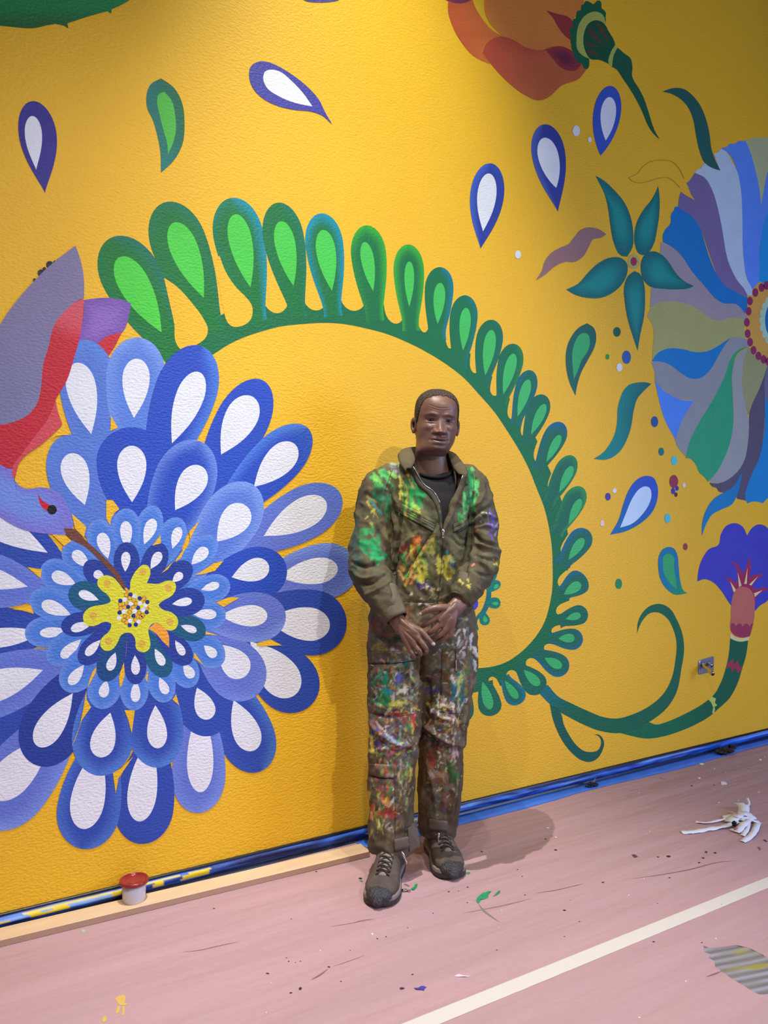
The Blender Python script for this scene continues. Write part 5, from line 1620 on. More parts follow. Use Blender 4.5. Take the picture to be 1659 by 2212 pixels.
G1, G2, G3 = (24, 150, 84), (30, 118, 68), (104, 180, 80)
Y1, Y2 = (192, 182, 66), (150, 142, 62)
WH, BL, TE, RD, ORG, PU, CR = (206, 204, 200), (52, 62, 140), (20, 132, 128), (150, 48, 46), (196, 108, 52), (92, 78, 172), (196, 176, 130)
DK = (52, 46, 38)
cluster(930, 1250, 100, 180, 60, [(70, 66, 46), (104, 98, 62), (58, 62, 48)], (20, 60), (5, 12), 80, .4, (.2, .5))
MUT = [(104, 96, 72), (86, 92, 62), (120, 104, 76), (72, 60, 48), (98, 74, 66), (118, 112, 98), (76, 84, 66), (132, 110, 84), (66, 62, 74)]
for cx_, cy_, rx_, ry_, n_ in [(850, 1480, 56, 70, 170), (850, 1610, 52, 60, 130), (838, 1730, 44, 80, 90), (975, 1480, 52, 80, 120), (955, 1600, 44, 60, 80), (950, 1710, 42, 70, 60), (912, 1350, 110, 60, 90)]:
    cluster(cx_, cy_, rx_, ry_, n_, MUT, (8, 30), (2.5, 7), 95, .7, (.3, .75))
cluster(930, 1130, 80, 90, 50, [(62, 72, 46), (56, 66, 48), (96, 98, 60), (60, 54, 42)], (16, 50), (4, 10), 80, .5, (.25, .6))
cluster(800, 1150, 40, 90, 24, [(66, 74, 52), (58, 50, 40), (110, 84, 62)], (16, 50), (4, 10), 80, .5, (.25, .6))
cluster(1040, 1170, 36, 80, 24, [(66, 70, 50), (50, 46, 38), (104, 98, 74)], (16, 50), (4, 10), 80, .5, (.25, .6))
cluster(858, 1015, 22, 14, 8, [(112, 116, 128), (150, 170, 130), G3], (10, 26), (3, 6), 60)
cluster(832, 1035, 22, 18, 12, [G3, (60, 170, 96), (130, 190, 90)], (12, 34), (3, 6), 60, .3)
cluster(890, 1070, 26, 34, 22, [G1, G2, (44, 140, 66), G1], (16, 46), (2.5, 6), 82, .3)
cluster(880, 1065, 22, 36, 12, [Y1, Y2, (190, 190, 70)], (10, 40), (1.5, 4), 84, .25)
cluster(908, 1070, 10, 16, 7, [G1], (10, 22), (3, 6), 60, .6)
cluster(885, 1105, 22, 14, 10, [Y1, G2, G3], (8, 20), (2, 5), 80)
cluster(826, 1080, 20, 30, 14, [G2, (44, 120, 80), TE], (16, 40), (3, 7), 75, .4, (.3, .7))
cluster(1014, 1062, 16, 42, 22, [(74, 180, 96), G3, G2, (30, 120, 80), (100, 190, 110)], (14, 40), (2.5, 6), 78, .35)
cluster(1000, 1105, 12, 22, 8, [(84, 80, 140), G2, (60, 150, 90)], (10, 30), (2, 5), 85)
cluster(805, 1110, 14, 40, 9, [Y1, (160, 150, 60)], (8, 26), (1.5, 3.5), 75)
cluster(796, 1165, 22, 28, 14, [G2, (20, 150, 84)], (10, 26), (3, 7), 40, .8)
cluster(804, 1192, 26, 26, 20, [G1, (16, 150, 86), G2], (14, 36), (3, 6.5), 10, .5)
cluster(770, 1180, 10, 70, 8, [(30, 90, 90), (40, 80, 70)], (20, 50), (3, 6), 95, .2, (.3, .6))
cluster(884, 1185, 18, 16, 8, [RD, (176, 76, 60)], (8, 20), (3, 6), 120, .5)
cluster(900, 1200, 16, 30, 10, [ORG, (206, 120, 60)], (16, 40), (2.5, 5), 112, .25)
cluster(890, 1210, 24, 30, 12, [G3, (60, 160, 70), Y2, Y1], (10, 30), (3, 6), 100, .5)
cluster(882, 1240, 18, 20, 10, [(190, 150, 60), Y2, (200, 130, 60)], (10, 22), (2.5, 5), 105)
cluster(912, 1235, 18, 26, 12, [(150, 160, 70), (100, 150, 70), Y1], (8, 24), (3, 7), 95)
cluster(934, 1180, 12, 22, 10, [(150, 160, 60), Y2, (90, 110, 60)], (10, 26), (3, 6), 95)
cluster(962, 1222, 18, 26, 18, [Y1, (180, 168, 60), Y2], (10, 26), (3, 6), 88, .4)
cluster(972, 1208, 12, 18, 7, [WH, (90, 100, 170), TE, BL], (6, 20), (1.5, 4), 80)
cluster(914, 1268, 12, 7, 5, [(66, 56, 120)], (8, 18), (4, 7), 0)
cluster(930, 1290, 46, 26, 30, [CR, Y2, WH, (110, 100, 80), DK], (4, 14), (1, 3.5), 90, 1.2)
cluster(905, 1340, 60, 40, 24, [(120, 100, 80), (140, 112, 88), (80, 72, 56), (150, 96, 72)], (14, 40), (5, 10), 90, .8, (.3, .6))
cluster(815, 1375, 22, 34, 16, [(140, 86, 70), (90, 104, 84), (120, 100, 84)], (10, 30), (4, 9), 90, .7, (.3, .7))
cluster(1065, 1140, 12, 34, 14, [PU, (120, 104, 190), (150, 144, 200)], (8, 28), (1.5, 4.5), 88)
cluster(1046, 1120, 16, 16, 5, [WH, (180, 176, 210)], (3, 10), (1, 2.5), 30)
cluster(1070, 1215, 6, 12, 5, [Y1], (4, 10), (1.5, 3), 60)
stroke(1028, 1146, 1034, 1143, 2.6, (190, 50, 60)); stroke(1020, 1222, 1024, 1219, 3.4, (226, 120, 120)); stroke(1014, 1225, 1018, 1223, 2, (150, 40, 50))
cluster(1002, 1262, 14, 14, 8, [Y1, (170, 170, 100)], (5, 14), (1.5, 4), 50)
cluster(1000, 1370, 26, 36, 30, [WH, (110, 120, 80), (80, 80, 110), Y2, (150, 150, 140)], (5, 20), (1, 3.5), 110, .7)
cluster(1015, 1430, 16, 60, 26, [(100, 130, 80), (60, 70, 120), WH, (130, 90, 80), (80, 110, 60)], (8, 30), (2, 5), 92, .3)
MUL = [WH, WH, TE, Y1, Y2, BL, RD, G2, G1, CR, ORG, PU, DK, (150, 130, 100)]
cluster(850, 1400, 50, 12, 22, [(150, 120, 70), Y2, WH, (120, 110, 80), DK], (6, 24), (1, 3.5), 5, .3)
cluster(850, 1480, 46, 50, 90, [WH, (150, 150, 140), G2, TE, CR, (150, 120, 100), (90, 110, 80), Y2, DK], (5, 24), (1.2, 4.5), 100, .8)
cluster(825, 1465, 12, 14, 6, [(14, 150, 110)], (8, 20), (3, 5), 80); cluster(838, 1496, 9, 6, 5, [(20, 130, 140)], (6, 14), (3, 5), 0); cluster(862, 1468, 8, 12, 5, [(90, 96, 190)], (6, 16), (3, 5), 70)
cluster(830, 1515, 22, 18, 12, [(30, 140, 90), G2], (8, 24), (3, 5), 40)
cluster(870, 1530, 30, 16, 22, [Y1, (220, 210, 90), (170, 130, 60)], (8, 26), (1.5, 4), 15, .5)
cluster(850, 1545, 40, 16, 24, [(50, 40, 80), RD, (100, 50, 60), WH, Y1, ORG], (5, 18), (1.5, 5), 60, 1)
cluster(880, 1560, 18, 22, 14, [RD, (190, 70, 70), G2, Y1, (150, 60, 60)], (8, 22), (2, 5), 85, .5)
cluster(835, 1570, 34, 26, 30, [PU, BL, (140, 90, 70), WH, RD, (110, 60, 80)], (5, 20), (1.5, 5), 50, 1)
cluster(812, 1605, 14, 24, 16, [Y1, (200, 180, 60), BL, (50, 40, 100)], (6, 20), (2, 5.5), 70, .8)
cluster(850, 1618, 36, 20, 24, [G3, Y1, (170, 60, 60), WH, (90, 100, 150)], (6, 22), (1.5, 4), 150, .4)
cluster(828, 1660, 26, 14, 18, [RD, (150, 80, 60), Y1, G2], (6, 22), (1.5, 4), 80, .4)
cluster(872, 1680, 16, 60, 40, [(170, 164, 140), Y2, (90, 80, 100), G3, (120, 110, 80)], (8, 28), (1.2, 4), 92, .3)
cluster(822, 1730, 26, 50, 60, [Y1, RD, ORG, G2, (60, 120, 60), (190, 80, 50), WH, Y1], (6, 26), (1.2, 4), 95, .45)
cluster(840, 1755, 16, 14, 10, [(150, 56, 44)], (6, 16), (3, 6), 60); cluster(815, 1790, 20, 34, 18, [Y1, Y2, (90, 110, 50)], (6, 24), (1, 2.8), 95, .3)
cluster(990, 1500, 16, 46, 34, [(20, 110, 130), (120, 150, 60), WH, (40, 70, 120), G2, CR], (10, 32), (2, 5.5), 92, .3)
cluster(935, 1490, 12, 8, 5, [(66, 60, 120)], (8, 20), (3, 5), 0); cluster(955, 1510, 10, 12, 8, [WH, CR], (3, 9), (1.5, 4), 60)
cluster(955, 1535, 34, 22, 36, [Y1, CR, (190, 150, 60), RD, WH, DK], (5, 22), (1.2, 4.5), 30, .9)
cluster(975, 1570, 24, 22, 34, [CR, Y2, WH, G2, (120, 90, 60), RD], (4, 18), (1.2, 4), 90, 1)
cluster(930, 1600, 20, 50, 16, [(60, 44, 36), (80, 56, 44)], (20, 50), (5, 10), 90, .3, (.3, .6))
cluster(930, 1650, 24, 40, 16, [(140, 64, 48), (120, 80, 60), (90, 70, 50)], (8, 24), (3, 6), 85, .5, (.4, .8))
cluster(978, 1670, 16, 20, 9, [(40, 90, 50), (60, 110, 60)], (8, 24), (4, 8), 80, .5, (.5, .9))
cluster(955, 1660, 20, 26, 18, [CR, Y2, (200, 196, 180)], (5, 22), (1, 3), 95, .4)
cluster(955, 1700, 30, 50, 14, [(130, 84, 66), (110, 80, 60)], (10, 30), (3, 7), 88, .4, (.3, .7))
cluster(980, 1628, 12, 14, 8, [(190, 160, 150)], (6, 14), (2, 4), 85)
for cx_, cy_, rx_, ry_, n_ in [(850, 1500, 54, 100, 260), (850, 1610, 50, 50, 110), (832, 1730, 38, 90, 130), (970, 1470, 46, 80, 130), (962, 1560, 42, 50, 110), (955, 1680, 36, 90, 70)]:
    cluster(cx_, cy_, rx_, ry_, n_, MUL, (2, 13), (.9, 2.6), 90, 1.1, (.35, .85))
cluster(915, 1520, 100, 300, 260, [WH, Y1, CR, WH], (1, 3), (.7, 1.5), 90, 1.5)
for x0, y0, x1, y1, w, c in [(825, 1445, 820, 1466, 4, (16, 150, 120)), (862, 1455, 866, 1476, 4, (104, 110, 200)), (838, 1496, 848, 1498, 5, (20, 130, 146)), (820, 1508, 842, 1528, 5, (40, 150, 100)), (880, 1488, 872, 1500, 3, (206, 198, 180)),
                             (846, 1470, 838, 1480, 2.5, WH), (856, 1454, 848, 1478, 2, WH), (812, 1560, 842, 1592, 3, (200, 170, 160)), (842, 1592, 868, 1612, 3.5, (130, 140, 190)), (800, 1590, 806, 1625, 5, (206, 188, 70)), (812, 1602, 820, 1612, 5, (60, 52, 130)),
                             (892, 1548, 896, 1572, 4, (186, 60, 70)), (850, 1540, 872, 1552, 5, (150, 50, 46)), (852, 1622, 838, 1634, 4, (190, 80, 80)), (930, 1496, 946, 1488, 5, (62, 56, 120)), (985, 1480, 980, 1510, 6, (20, 110, 136)), (996, 1460, 988, 1490, 4, (150, 170, 60)),
                             (1000, 1440, 1002, 1460, 4, (110, 140, 70)), (945, 1525, 962, 1532, 3, (214, 200, 80)), (980, 1625, 984, 1645, 4, (186, 160, 156)), (976, 1670, 982, 1690, 8, (44, 96, 54)), (936, 1640, 934, 1660, 5, (150, 66, 50)), (836, 1750, 846, 1760, 7, (150, 54, 44)),
                             (888, 1665, 884, 1690, 4, (190, 180, 70)), (826, 1725, 832, 1745, 4, (190, 110, 60)), (818, 1770, 816, 1800, 2.5, (196, 190, 60))]:
    stroke(x0, y0, x1, y1, w, c, .85)
# grey-brown tone growing towards the hems
k = np.clip((py - 1770) / 60, 0, 1)[:, None] * .5
col[:] = col * (1 - k) + np.array(lin((84, 76, 66))) * k
setcol(me, np.clip(col, 0, 1))

# --- cut the open neck
VP = [(884, 1004), (890, 1014), (914, 1050), (931, 1063), (946, 1087), (951, 1109), (953, 1140), (957, 1149), (961, 1138), (966, 1126), (973, 1108), (976, 1090), (987, 1069), (1000, 1042), (1004, 1022), (990, 1000), (965, 970), (893, 970)]
bm = bmesh.new(); bm.from_mesh(me)
ins = inpoly(px, py, VP) & (co2[:, 1] < np.where(py < 1032, -.02, .05))
kill = [f for f in bm.faces if all(ins[v.index] for v in f.verts)]
bmesh.ops.delete(bm, geom=kill, context='FACES')
bm.to_mesh(me); bm.free()
cover = link('coverall', me, M_COV, man)
bvh = BVHTree.FromPolygons([tuple(v) for v in get(me)], [tuple(p.vertices) for p in me.polygons])
camL = Vector((-BX, -BY, HC - ZO))


def drape(x, y, lift=.003, fallback=2.83):
    dr = (LP(x, y, 2.0) - camL).normalized()
    h, n_, i, dist = bvh.ray_cast(camL, dr)
    if h is None or h.y + BY > fallback + .25:
        return LP(x, y, fallback)
    return h - dr * lift


CCOL = np.empty(len(me.vertices) * 4, dtype=np.float32)
me.color_attributes['Col'].data.foreach_get('color', CCOL)
CCOL = CCOL.reshape(-1, 4)[:, :3]
CPOLY = [tuple(p.vertices) for p in me.polygons]


def clothcol(vs_, k=1.0):
    out = []
    for v in vs_:
        h, n_, i, dist = bvh.find_nearest(v)
        c = CCOL[list(CPOLY[i])].mean(0) if i is not None else np.array([.1, .08, .05])
        out.append(tuple(c * k))
    return out


def patch(name, quad, nx, ny, mat, thick=.0022, lift=.003, parent=None, fb=2.83):
    """cloth patch over four pixel corners (tl, tr, br, bl)"""
    vs_, fs = [], []
    for i in range(nx + 1):
        for j in range(ny + 1):
            u, v_ = i / nx, j / ny
            t = Vector(quad[0]).lerp(Vector(quad[1]), u); b = Vector(quad[3]).lerp(Vector(quad[2]), u)
            q = t.lerp(b, v_)
            vs_.append(drape(q.x, q.y, lift, fb))
    for i in range(nx):
        for j in range(ny):
            a = i * (ny + 1) + j
            fs.append((a, a + 1, a + ny + 2, a + ny + 1))
    painted = 'pocket' in name
    o = mesh_obj(name, vs_, fs, M_COV if painted else mat, parent or cover, clothcol(vs_, 1.08) if painted else None, smooth=True)
    s_ = o.modifiers.new('thick', 'SOLIDIFY'); s_.thickness = thick; s_.offset = 0
    return o


def cord(name, pts, r, mat, parent=None, lift=.002, sub=5, fb=2.83):
    P = hermite(pts, False, sub)
    Q = [drape(q.x, q.y, lift, fb) for q in P]
    vs_, fs = tube_mesh(Q, r, 6)
    return mesh_obj(name, vs_, fs, mat, parent or cover, smooth=True)


M_CLOTHG = mat_new('painted_pocket_cloth', lin((78, 86, 58)), .8, bump=[(120, .35, .002, (1, 1, 1))], spec=.2)
vary(M_CLOTHG, 30, .45)
M_CLOTHB = mat_new('brown_grey_cloth', lin((98, 88, 74)), .85, bump=[(120, .35, .002, (1, 1, 1))], spec=.2)
vary(M_CLOTHB, 30, .25)
pk = patch('chest_pocket', [(856, 1082), (942, 1126), (936, 1148), (852, 1103)], 50, 12, M_CLOTHG)
cord('zip', [(853, 1104), (890, 1124), (935, 1149)], .0012, M_SEAM, pk)
for o_ in (0, 1, 2): cord('stitching', [(856 - o_, 1087 + o_ * 5), (898 - o_, 1109 + o_ * 5), (940 - o_, 1131 + o_ * 5)], .0006, M_SEAM, pk, .0048)
cord('zip_pull', [(861, 1108), (864, 1114)], .002, M_ZIP, pk, .004)
pk = patch('chest_pocket', [(979, 1133), (1019, 1114), (1018, 1131), (981, 1149)], 30, 10, M_CLOTHG)
cord('zip', [(978, 1150), (995, 1147), (1010, 1138), (1019, 1131)], .0018, M_SEAM, pk)
cord('stitching', [(979, 1140), (1000, 1130), (1019, 1121)], .0006, M_SEAM, pk, .0048)
pk = patch('thigh_pocket', [(796, 1408), (903, 1408), (896, 1426), (795, 1432)], 56, 12, M_CLOTHB, lift=.0015)
cord('zip', [(795, 1434), (850, 1433), (897, 1427)], .0013, M_SEAM, pk)
cord('zip_pull', [(801, 1436), (808, 1438)], .0024, M_ZIP, pk, .004)
z1 = cord('zip', [(984, 1402), (985, 1425), (986, 1452)], .0012, M_SEAM)
cord('zip_pull', [(985, 1426), (985.5, 1437), (985, 1449)], .0026, M_ZIP, z1, .004)
pk = patch('shin_pocket', [(797, 1650), (849, 1652), (851, 1680), (795, 1674)], 36, 16, M_CLOTHB, lift=.0015)
cord('zip', [(794, 1676), (825, 1681), (852, 1682)], .0016, M_SEAM, pk)
for a in [[(957, 1168), (953, 1230), (945, 1300), (928, 1370)], [(932, 1152), (905, 1192), (880, 1248)], [(872, 1299), (925, 1302), (962, 1297)], [(853, 1690), (854, 1760), (853, 1836)], [(1000, 1645), (990, 1710), (981, 1765)],
          [(956, 1402), (952, 1470), (949, 1538), (975, 1541), (1003, 1541)], [(797, 1545), (840, 1549), (895, 1542)], [(850, 1010), (838, 1040), (832, 1060)], [(1020, 1020), (1024, 1050), (1020, 1085)]]:
    cord('seam', a, .0007, M_SEAM, lift=.0006)
M_TAB = mat_new('ankle_tab_cloth', lin((96, 86, 76)), .85, bump=[(150, .3, .002, (1, 1, 1))], spec=.2)
patch('ankle_tab', [(851, 1813), (884, 1806), (886, 1829), (852, 1840)], 8, 4, M_TAB, .004, .004, fb=2.79)
patch('ankle_tab', [(927, 1768), (967, 1774), (966, 1796), (925, 1792)], 8, 4, M_TAB, .004, .004, fb=2.95)
fl_ = [LP(*p) for p in [(880, 1790, 2.79), (898, 1772, 2.86), (906, 1828, 2.84), (884, 1839, 2.80)]]
o = mesh_obj('hem_flap', fl_, [(0, 1, 2, 3)], M_TAB, cover)
s_ = o.modifiers.new('thick', 'SOLIDIFY'); s_.thickness = .003
for (x0, y0, x1, y1, d) in [(868, 1839, 879, 1866, 2.765), (947, 1797, 948, 1823, 2.93)]:
    a, b = LP(x0, y0, d), LP(x1, y1, d - .01)
    vs_, fs = tube_mesh([a, a.lerp(b, .15), a.lerp(b, .5), a.lerp(b, .55), a.lerp(b, .85), b], [.003, .0052, .0052, .003, .0045, .0038], 10)
    mesh_obj('zip_pull', vs_, fs, M_ZIP, cover, smooth=True)
# front zip: pull and the two edges of the opening
b = drape(957, 1163, .007); a = LP(957, 1142, b.y + BY - .002)
vs_, fs = tube_mesh([a, a.lerp(b, .1), a.lerp(b, .45), a.lerp(b, .5), a.lerp(b, .9), b], [.003, .0068, .0062, .0045, .006, .004], 12)
zp_ = mesh_obj('zip_pull', vs_, fs, M_ZIP, cover, smooth=True)
zh = a.lerp(b, .75)
vs_, fs = tube_mesh([zh + Vector((0, -.004, 0)), zh + Vector((0, -.0075, 0))], [.0026, .0026], 8)
mesh_obj('pull_hole', vs_, fs, M_SEAM, zp_)


def edge_strip(name, inner_, outer_, mat, dep):
    vs_, fs = [], []
    rim = []
    A = hermite(inner_, False, 5); B = hermite(outer_, False, 5)
    n = min(len(A), len(B))
    for i in range(n):
        t = i / (n - 1)
        p, q = A[i], B[i]
        b_ = drape(q.x, q.y, .004)
        a_ = LP(p.x, p.y, min(dep(t), b_.y + BY + .012))
        rim.append(a_ + Vector((0, -.0025, 0)))
        vs_ += [a_, a_.lerp(b_, .5) + Vector((0, -.003, 0)), b_]
    for i in range(n - 1):
        for k in (0, 1):
            a = i * 3 + k
            fs.append((a, a + 1, a + 4, a + 3))
    o = mesh_obj(name, vs_, fs, mat, cover, smooth=True)
    s_ = o.modifiers.new('thick', 'SOLIDIFY'); s_.thickness = .003
    return o, A, rim


M_FACING = mat_new('dark_facing', lin((58, 54, 42)), .85)
eL, AL, rL = edge_strip('front_facing', [(893, 1008), (918, 1048), (935, 1060), (950, 1086), (955, 1109), (957, 1141)], [(884, 1014), (908, 1054), (926, 1068), (941, 1091), (947, 1110), (951, 1144)], M_FACING, lambda t: 2.85)
eR, AR, rR = edge_strip('front_facing', [(1000, 1026), (983, 1066), (971, 1090), (969, 1108), (961, 1126), (957, 1141)], [(1009, 1030), (995, 1072), (984, 1092), (979, 1112), (969, 1131), (960, 1148)], M_CLOTH, lambda t: 2.85)
for rim, nm, r in ((rL, eL, .0019), (rR, eR, .0011)):
    vs_, fs = tube_mesh(rim[:int(len(rim) * (.62 if rim is rL else .95))], r, 6)
    mesh_obj('zip_teeth', vs_, fs, M_ZIP, nm, smooth=True)

# collar
ST_ = [((889, 1012, 2.850), (877, 1019, 2.845)), ((896, 995, 2.868), (864, 1001, 2.862)), ((894, 982, 2.895), (860, 989, 2.895)), ((889, 969, 2.95), (863, 979, 2.955)), ((902, 966, 3.01), (886, 979, 3.05)), ((930, 968, 3.03), (930, 985, 3.085)),
       ((960, 972, 3.01), (982, 987, 3.05)), ((968, 980, 2.965), (996, 998, 2.965)), ((972, 992, 2.925), (1007, 1012, 2.915)), ((981, 1012, 2.895), (1010, 1025, 2.875)), ((992, 1026, 2.875), (1004, 1033, 2.862))]
U = hermite([tuple(LP(*a)) for a, b in ST_], False, 5); D = hermite([tuple(LP(*b)) for a, b in ST_], False, 5)
vs_, fs = [], []
n = len(U)
for i in range(n):
    for k in range(6):
        t = k / 5
        p = U[i].lerp(D[i], t)
        out = (D[i] - U[i]); out.z = 0
        p += Vector((out.x, out.y, 0)).normalized() * .008 * math.sin(math.pi * t) + Vector((0, 0, .006 * math.sin(math.pi * t)))
        vs_.append(p)
for i in range(n - 1):
    for k in range(5):
        a = i * 6 + k
        fs.append((a, a + 1, a + 7, a + 6))
o = mesh_obj('collar', vs_, fs, M_CLOTH, cover, smooth=True)
s_ = o.modifiers.new('thick', 'SOLIDIFY'); s_.thickness = .004; s_.offset = 0
# inner stand of the collar, down to the chest
IN = [((896, 998, 2.872), (905, 1034, 2.868)), ((893, 982, 2.90), (893, 1010, 2.90)), ((890, 970, 2.95), (888, 1000, 2.95)), ((902, 967, 3.01), (900, 995, 3.01)), ((930, 969, 3.03), (930, 1000, 3.03)), ((960, 973, 3.01), (966, 1000, 3.01)),
      ((968, 981, 2.965), (980, 1010, 2.965)), ((972, 993, 2.925), (984, 1030, 2.915)), ((984, 1018, 2.895), (984, 1062, 2.872))]
U = hermite([tuple(LP(*a)) for a, b in IN], False, 5); D = hermite([tuple(LP(*b)) for a, b in IN], False, 5)
vs_ = [p for i in range(len(U)) for p in (U[i], U[i].lerp(D[i], .5), D[i])]
fs = [(i * 3 + k, i * 3 + k + 1, i * 3 + k + 4, i * 3 + k + 3) for i in range(len(U) - 1) for k in (0, 1)]
o = mesh_obj('collar_stand', vs_, fs, M_FACING, cover, smooth=True)
s_ = o.modifiers.new('thick', 'SOLIDIFY'); s_.thickness = .003


# cuffs: open thick bands
def cuff(rows, side, flat):
    C = [LP(x, y, d) for x, y, d, r in rows]
    rad = [r / FPX * d for x, y, d, r in rows]
    vs_, fs = loft(C, rad, [r * flat for r in rad], 32, 3, side, cap=False)
    fs = fs[:-2]
    me_ = mesh_obj('cuff', vs_, fs, M_CLOTHB, cover, smooth=True)
    co_ = get(me_.data); n_ = get(me_.data, 'no')
    co_ += n_ * (.0022 * vnoise(co_, 70, rows[0][0]))[:, None]
    put(me_.data, co_)
    s_ = me_.modifiers.new('thick', 'SOLIDIFY'); s_.thickness = .004
    return me_


c1 = cuff([(824, 1282, 2.805, 36), (836, 1300, 2.785, 32), (848, 1320, 2.765, 28), (857, 1337, 2.75, 25)], (.85, .1, .4), .85)
c2_ = cuff([(1016, 1258, 2.82, 33), (1008, 1272, 2.80, 30), (1000, 1286, 2.78, 27), (994, 1296, 2.768, 25)], (.85, .1, -.4), .85)
for x, y, x2, y2 in [(838, 1312, 845, 1316), (856, 1318, 864, 1322), (862, 1323, 866, 1328), (850, 1312, 856, 1316)]:
    pass

# ---------------- t-shirt
ts = Soup()
T = []
for y, cx, hw, d, hd in [(1044, 942, 50, 2.955, .066), (1056, 940, 62, 2.95, .080), (1070, 938, 74, 2.95, .094), (1100, 938, 80, 2.95, .104), (1160, 936, 78, 2.95, .104), (1220, 934, 78, 2.95, .104)]:
    T.append((LP(cx, y, d), hw / FPX * d, hd))
ts.add(loft([t[0] for t in T], [t[1] for t in T], [t[2] for t in T], 40, expo=2.2))
me = remesh(ts, .007, 2)
tee = link('t_shirt', me, M_TEE, man)
ring = []
for k in range(40):
    a = 2 * math.pi * k / 40
    ring.append(LP(939, 1012, 2.95) + Vector((.062 * math.cos(a), .070 * math.sin(a), -.010 + .026 * math.sin(a))))
vs_, fs = tube_mesh(ring + ring[:1], .007, 8)
mesh_obj('neckband', vs_, fs, M_TEE, tee, smooth=True)

# ---------------- body, hands
bd = Soup()
bd.add(loft([LP(930, 975, 2.955), LP(932, 1000, 2.955), LP(934, 1030, 2.955)], [.060, .061, .074], [.056, .056, .058], 32))
bd.add(loft([LP(934, 1044, 2.955), LP(932, 1080, 2.955), LP(930, 1200, 2.955), LP(912, 1330, 2.955), LP(912, 1395, 2.955)], [.09, .12, .12, .15, .14], [.05, .08, .085, .09, .08], 32))
bd.add(loft([LP(934, 1046, 2.958), LP(850, 1045, 2.96), LP(820, 1060, 2.955), LP(806, 1140, 2.935), LP(799, 1212, 2.89), LP(826, 1280, 2.81), LP(850, 1325, 2.765)], [.05, .05, .05, .045, .04, .036, .030], [.05, .05, .05, .045, .04, .034, .026], 20))
bd.add(loft([LP(934, 1046, 2.958), LP(1000, 1045, 2.96), LP(1022, 1065, 2.955), LP(1036, 1145, 2.94), LP(1038, 1200, 2.90), LP(1018, 1258, 2.82), LP(997, 1292, 2.77)], [.05, .05, .05, .045, .04, .036, .030], [.05, .05, .05, .045, .04, .034, .026], 20))
bd.add(loft([LP(860, 1380, 2.95), LP(853, 1500, 2.905), LP(852, 1590, 2.89), LP(846, 1700, 2.875), LP(845, 1850, 2.865)], [.085, .07, .055, .055, .038], [.085, .07, .055, .055, .038], 20))
bd.add(loft([LP(968, 1380, 2.96), LP(966, 1500, 2.98), LP(955, 1590, 2.99), LP(950, 1700, 3.0), LP(944, 1805, 3.03)], [.085, .07, .055, .055, .038], [.085, .07, .055, .055, .038], 20))
bodyme = remesh(bd, .009, 1)


def finger(s, pts, r):
    P = [LP(*p) for p in pts]
    s.add(loft(P, r, [q * .95 for q in r], 12, 4))


hd_ = Soup()
# his right hand (left in the picture)
W_r = (858, 1338, 2.755)
hd_.add(loft([LP(846, 1318, 2.772), LP(852, 1330, 2.762), LP(860, 1342, 2.752), LP(868, 1352, 2.745)], [.030, .030, .029, .030], [.022, .021, .020, .018], 20, side=(.8, 0, .6)))
for e, r0, r1 in [((911, 1364, 2.722), .016, .0120), ((905, 1380, 2.716), .018, .0125), ((897, 1394, 2.718), .018, .0120), ((886, 1404, 2.726), .016, .0110)]:
    hd_.add(loft([LP(862, 1345, 2.752), LP((862 + e[0]) / 2, (1345 + e[1]) / 2, (2.745 + e[2]) / 2 - .004), LP(*e)], [r0, (r0 + r1) / 2 + .001, r1], [.017, .015, r1], 14))
hd_.add(loft([LP(860, 1342, 2.753), LP(876, 1360, 2.738), LP(890, 1376, 2.728), LP(899, 1385, 2.724)], [.026, .031, .034, .030], [.014, .0125, .0105, .008], 20, side=(.45, 0, -.9)))
finger(hd_, [(911, 1364, 2.720), (921, 1376, 2.716), (930, 1386, 2.718), (937, 1392, 2.722)], [.0118, .0102, .0092, .0076])
finger(hd_, [(905, 1380, 2.716), (915, 1394, 2.710), (921, 1403, 2.716), (920, 1410, 2.728)], [.0118, .0104, .0094, .0078])
finger(hd_, [(897, 1394, 2.718), (906, 1407, 2.711), (908, 1414, 2.722), (902, 1416, 2.736)], [.0112, .0098, .0088, .0076])
finger(hd_, [(886, 1404, 2.726), (893, 1414, 2.720), (895, 1419, 2.730), (889, 1420, 2.742)], [.0102, .0088, .0080, .0070])
finger(hd_, [(868, 1345, 2.768), (888, 1352, 2.772), (903, 1359, 2.770), (914, 1366, 2.768)], [.015, .0125, .0112, .0092])
# his left hand (right in the picture)
hd_.add(loft([LP(1002, 1290, 2.782), LP(994, 1301, 2.768), LP(984, 1312, 2.756), LP(976, 1320, 2.750)], [.030, .030, .029, .030], [.022, .021, .020, .018], 20, side=(.8, 0, -.6)))
for e, r0, r1 in [((944, 1334, 2.733), .016, .0120), ((950, 1349, 2.727), .018, .0125), ((960, 1361, 2.729), .018, .0120), ((972, 1368, 2.738), .016, .0110)]:
    hd_.add(loft([LP(984, 1312, 2.754), LP((984 + e[0]) / 2, (1312 + e[1]) / 2, (2.752 + e[2]) / 2 - .004), LP(*e)], [r0, (r0 + r1) / 2 + .001, r1], [.017, .015, r1], 14))
hd_.add(loft([LP(986, 1310, 2.756), LP(974, 1326, 2.744), LP(962, 1341, 2.736), LP(956, 1349, 2.733)], [.026, .030, .033, .029], [.014, .0125, .0105, .008], 20, side=(.45, 0, .9)))
finger(hd_, [(944, 1334, 2.733), (929, 1343, 2.732), (917, 1350, 2.739), (909, 1355, 2.747)], [.0118, .0102, .0092, .0078])
finger(hd_, [(950, 1349, 2.727), (938, 1361, 2.728), (928, 1367, 2.738), (921, 1371, 2.750)], [.0118, .0102, .0092, .0078])
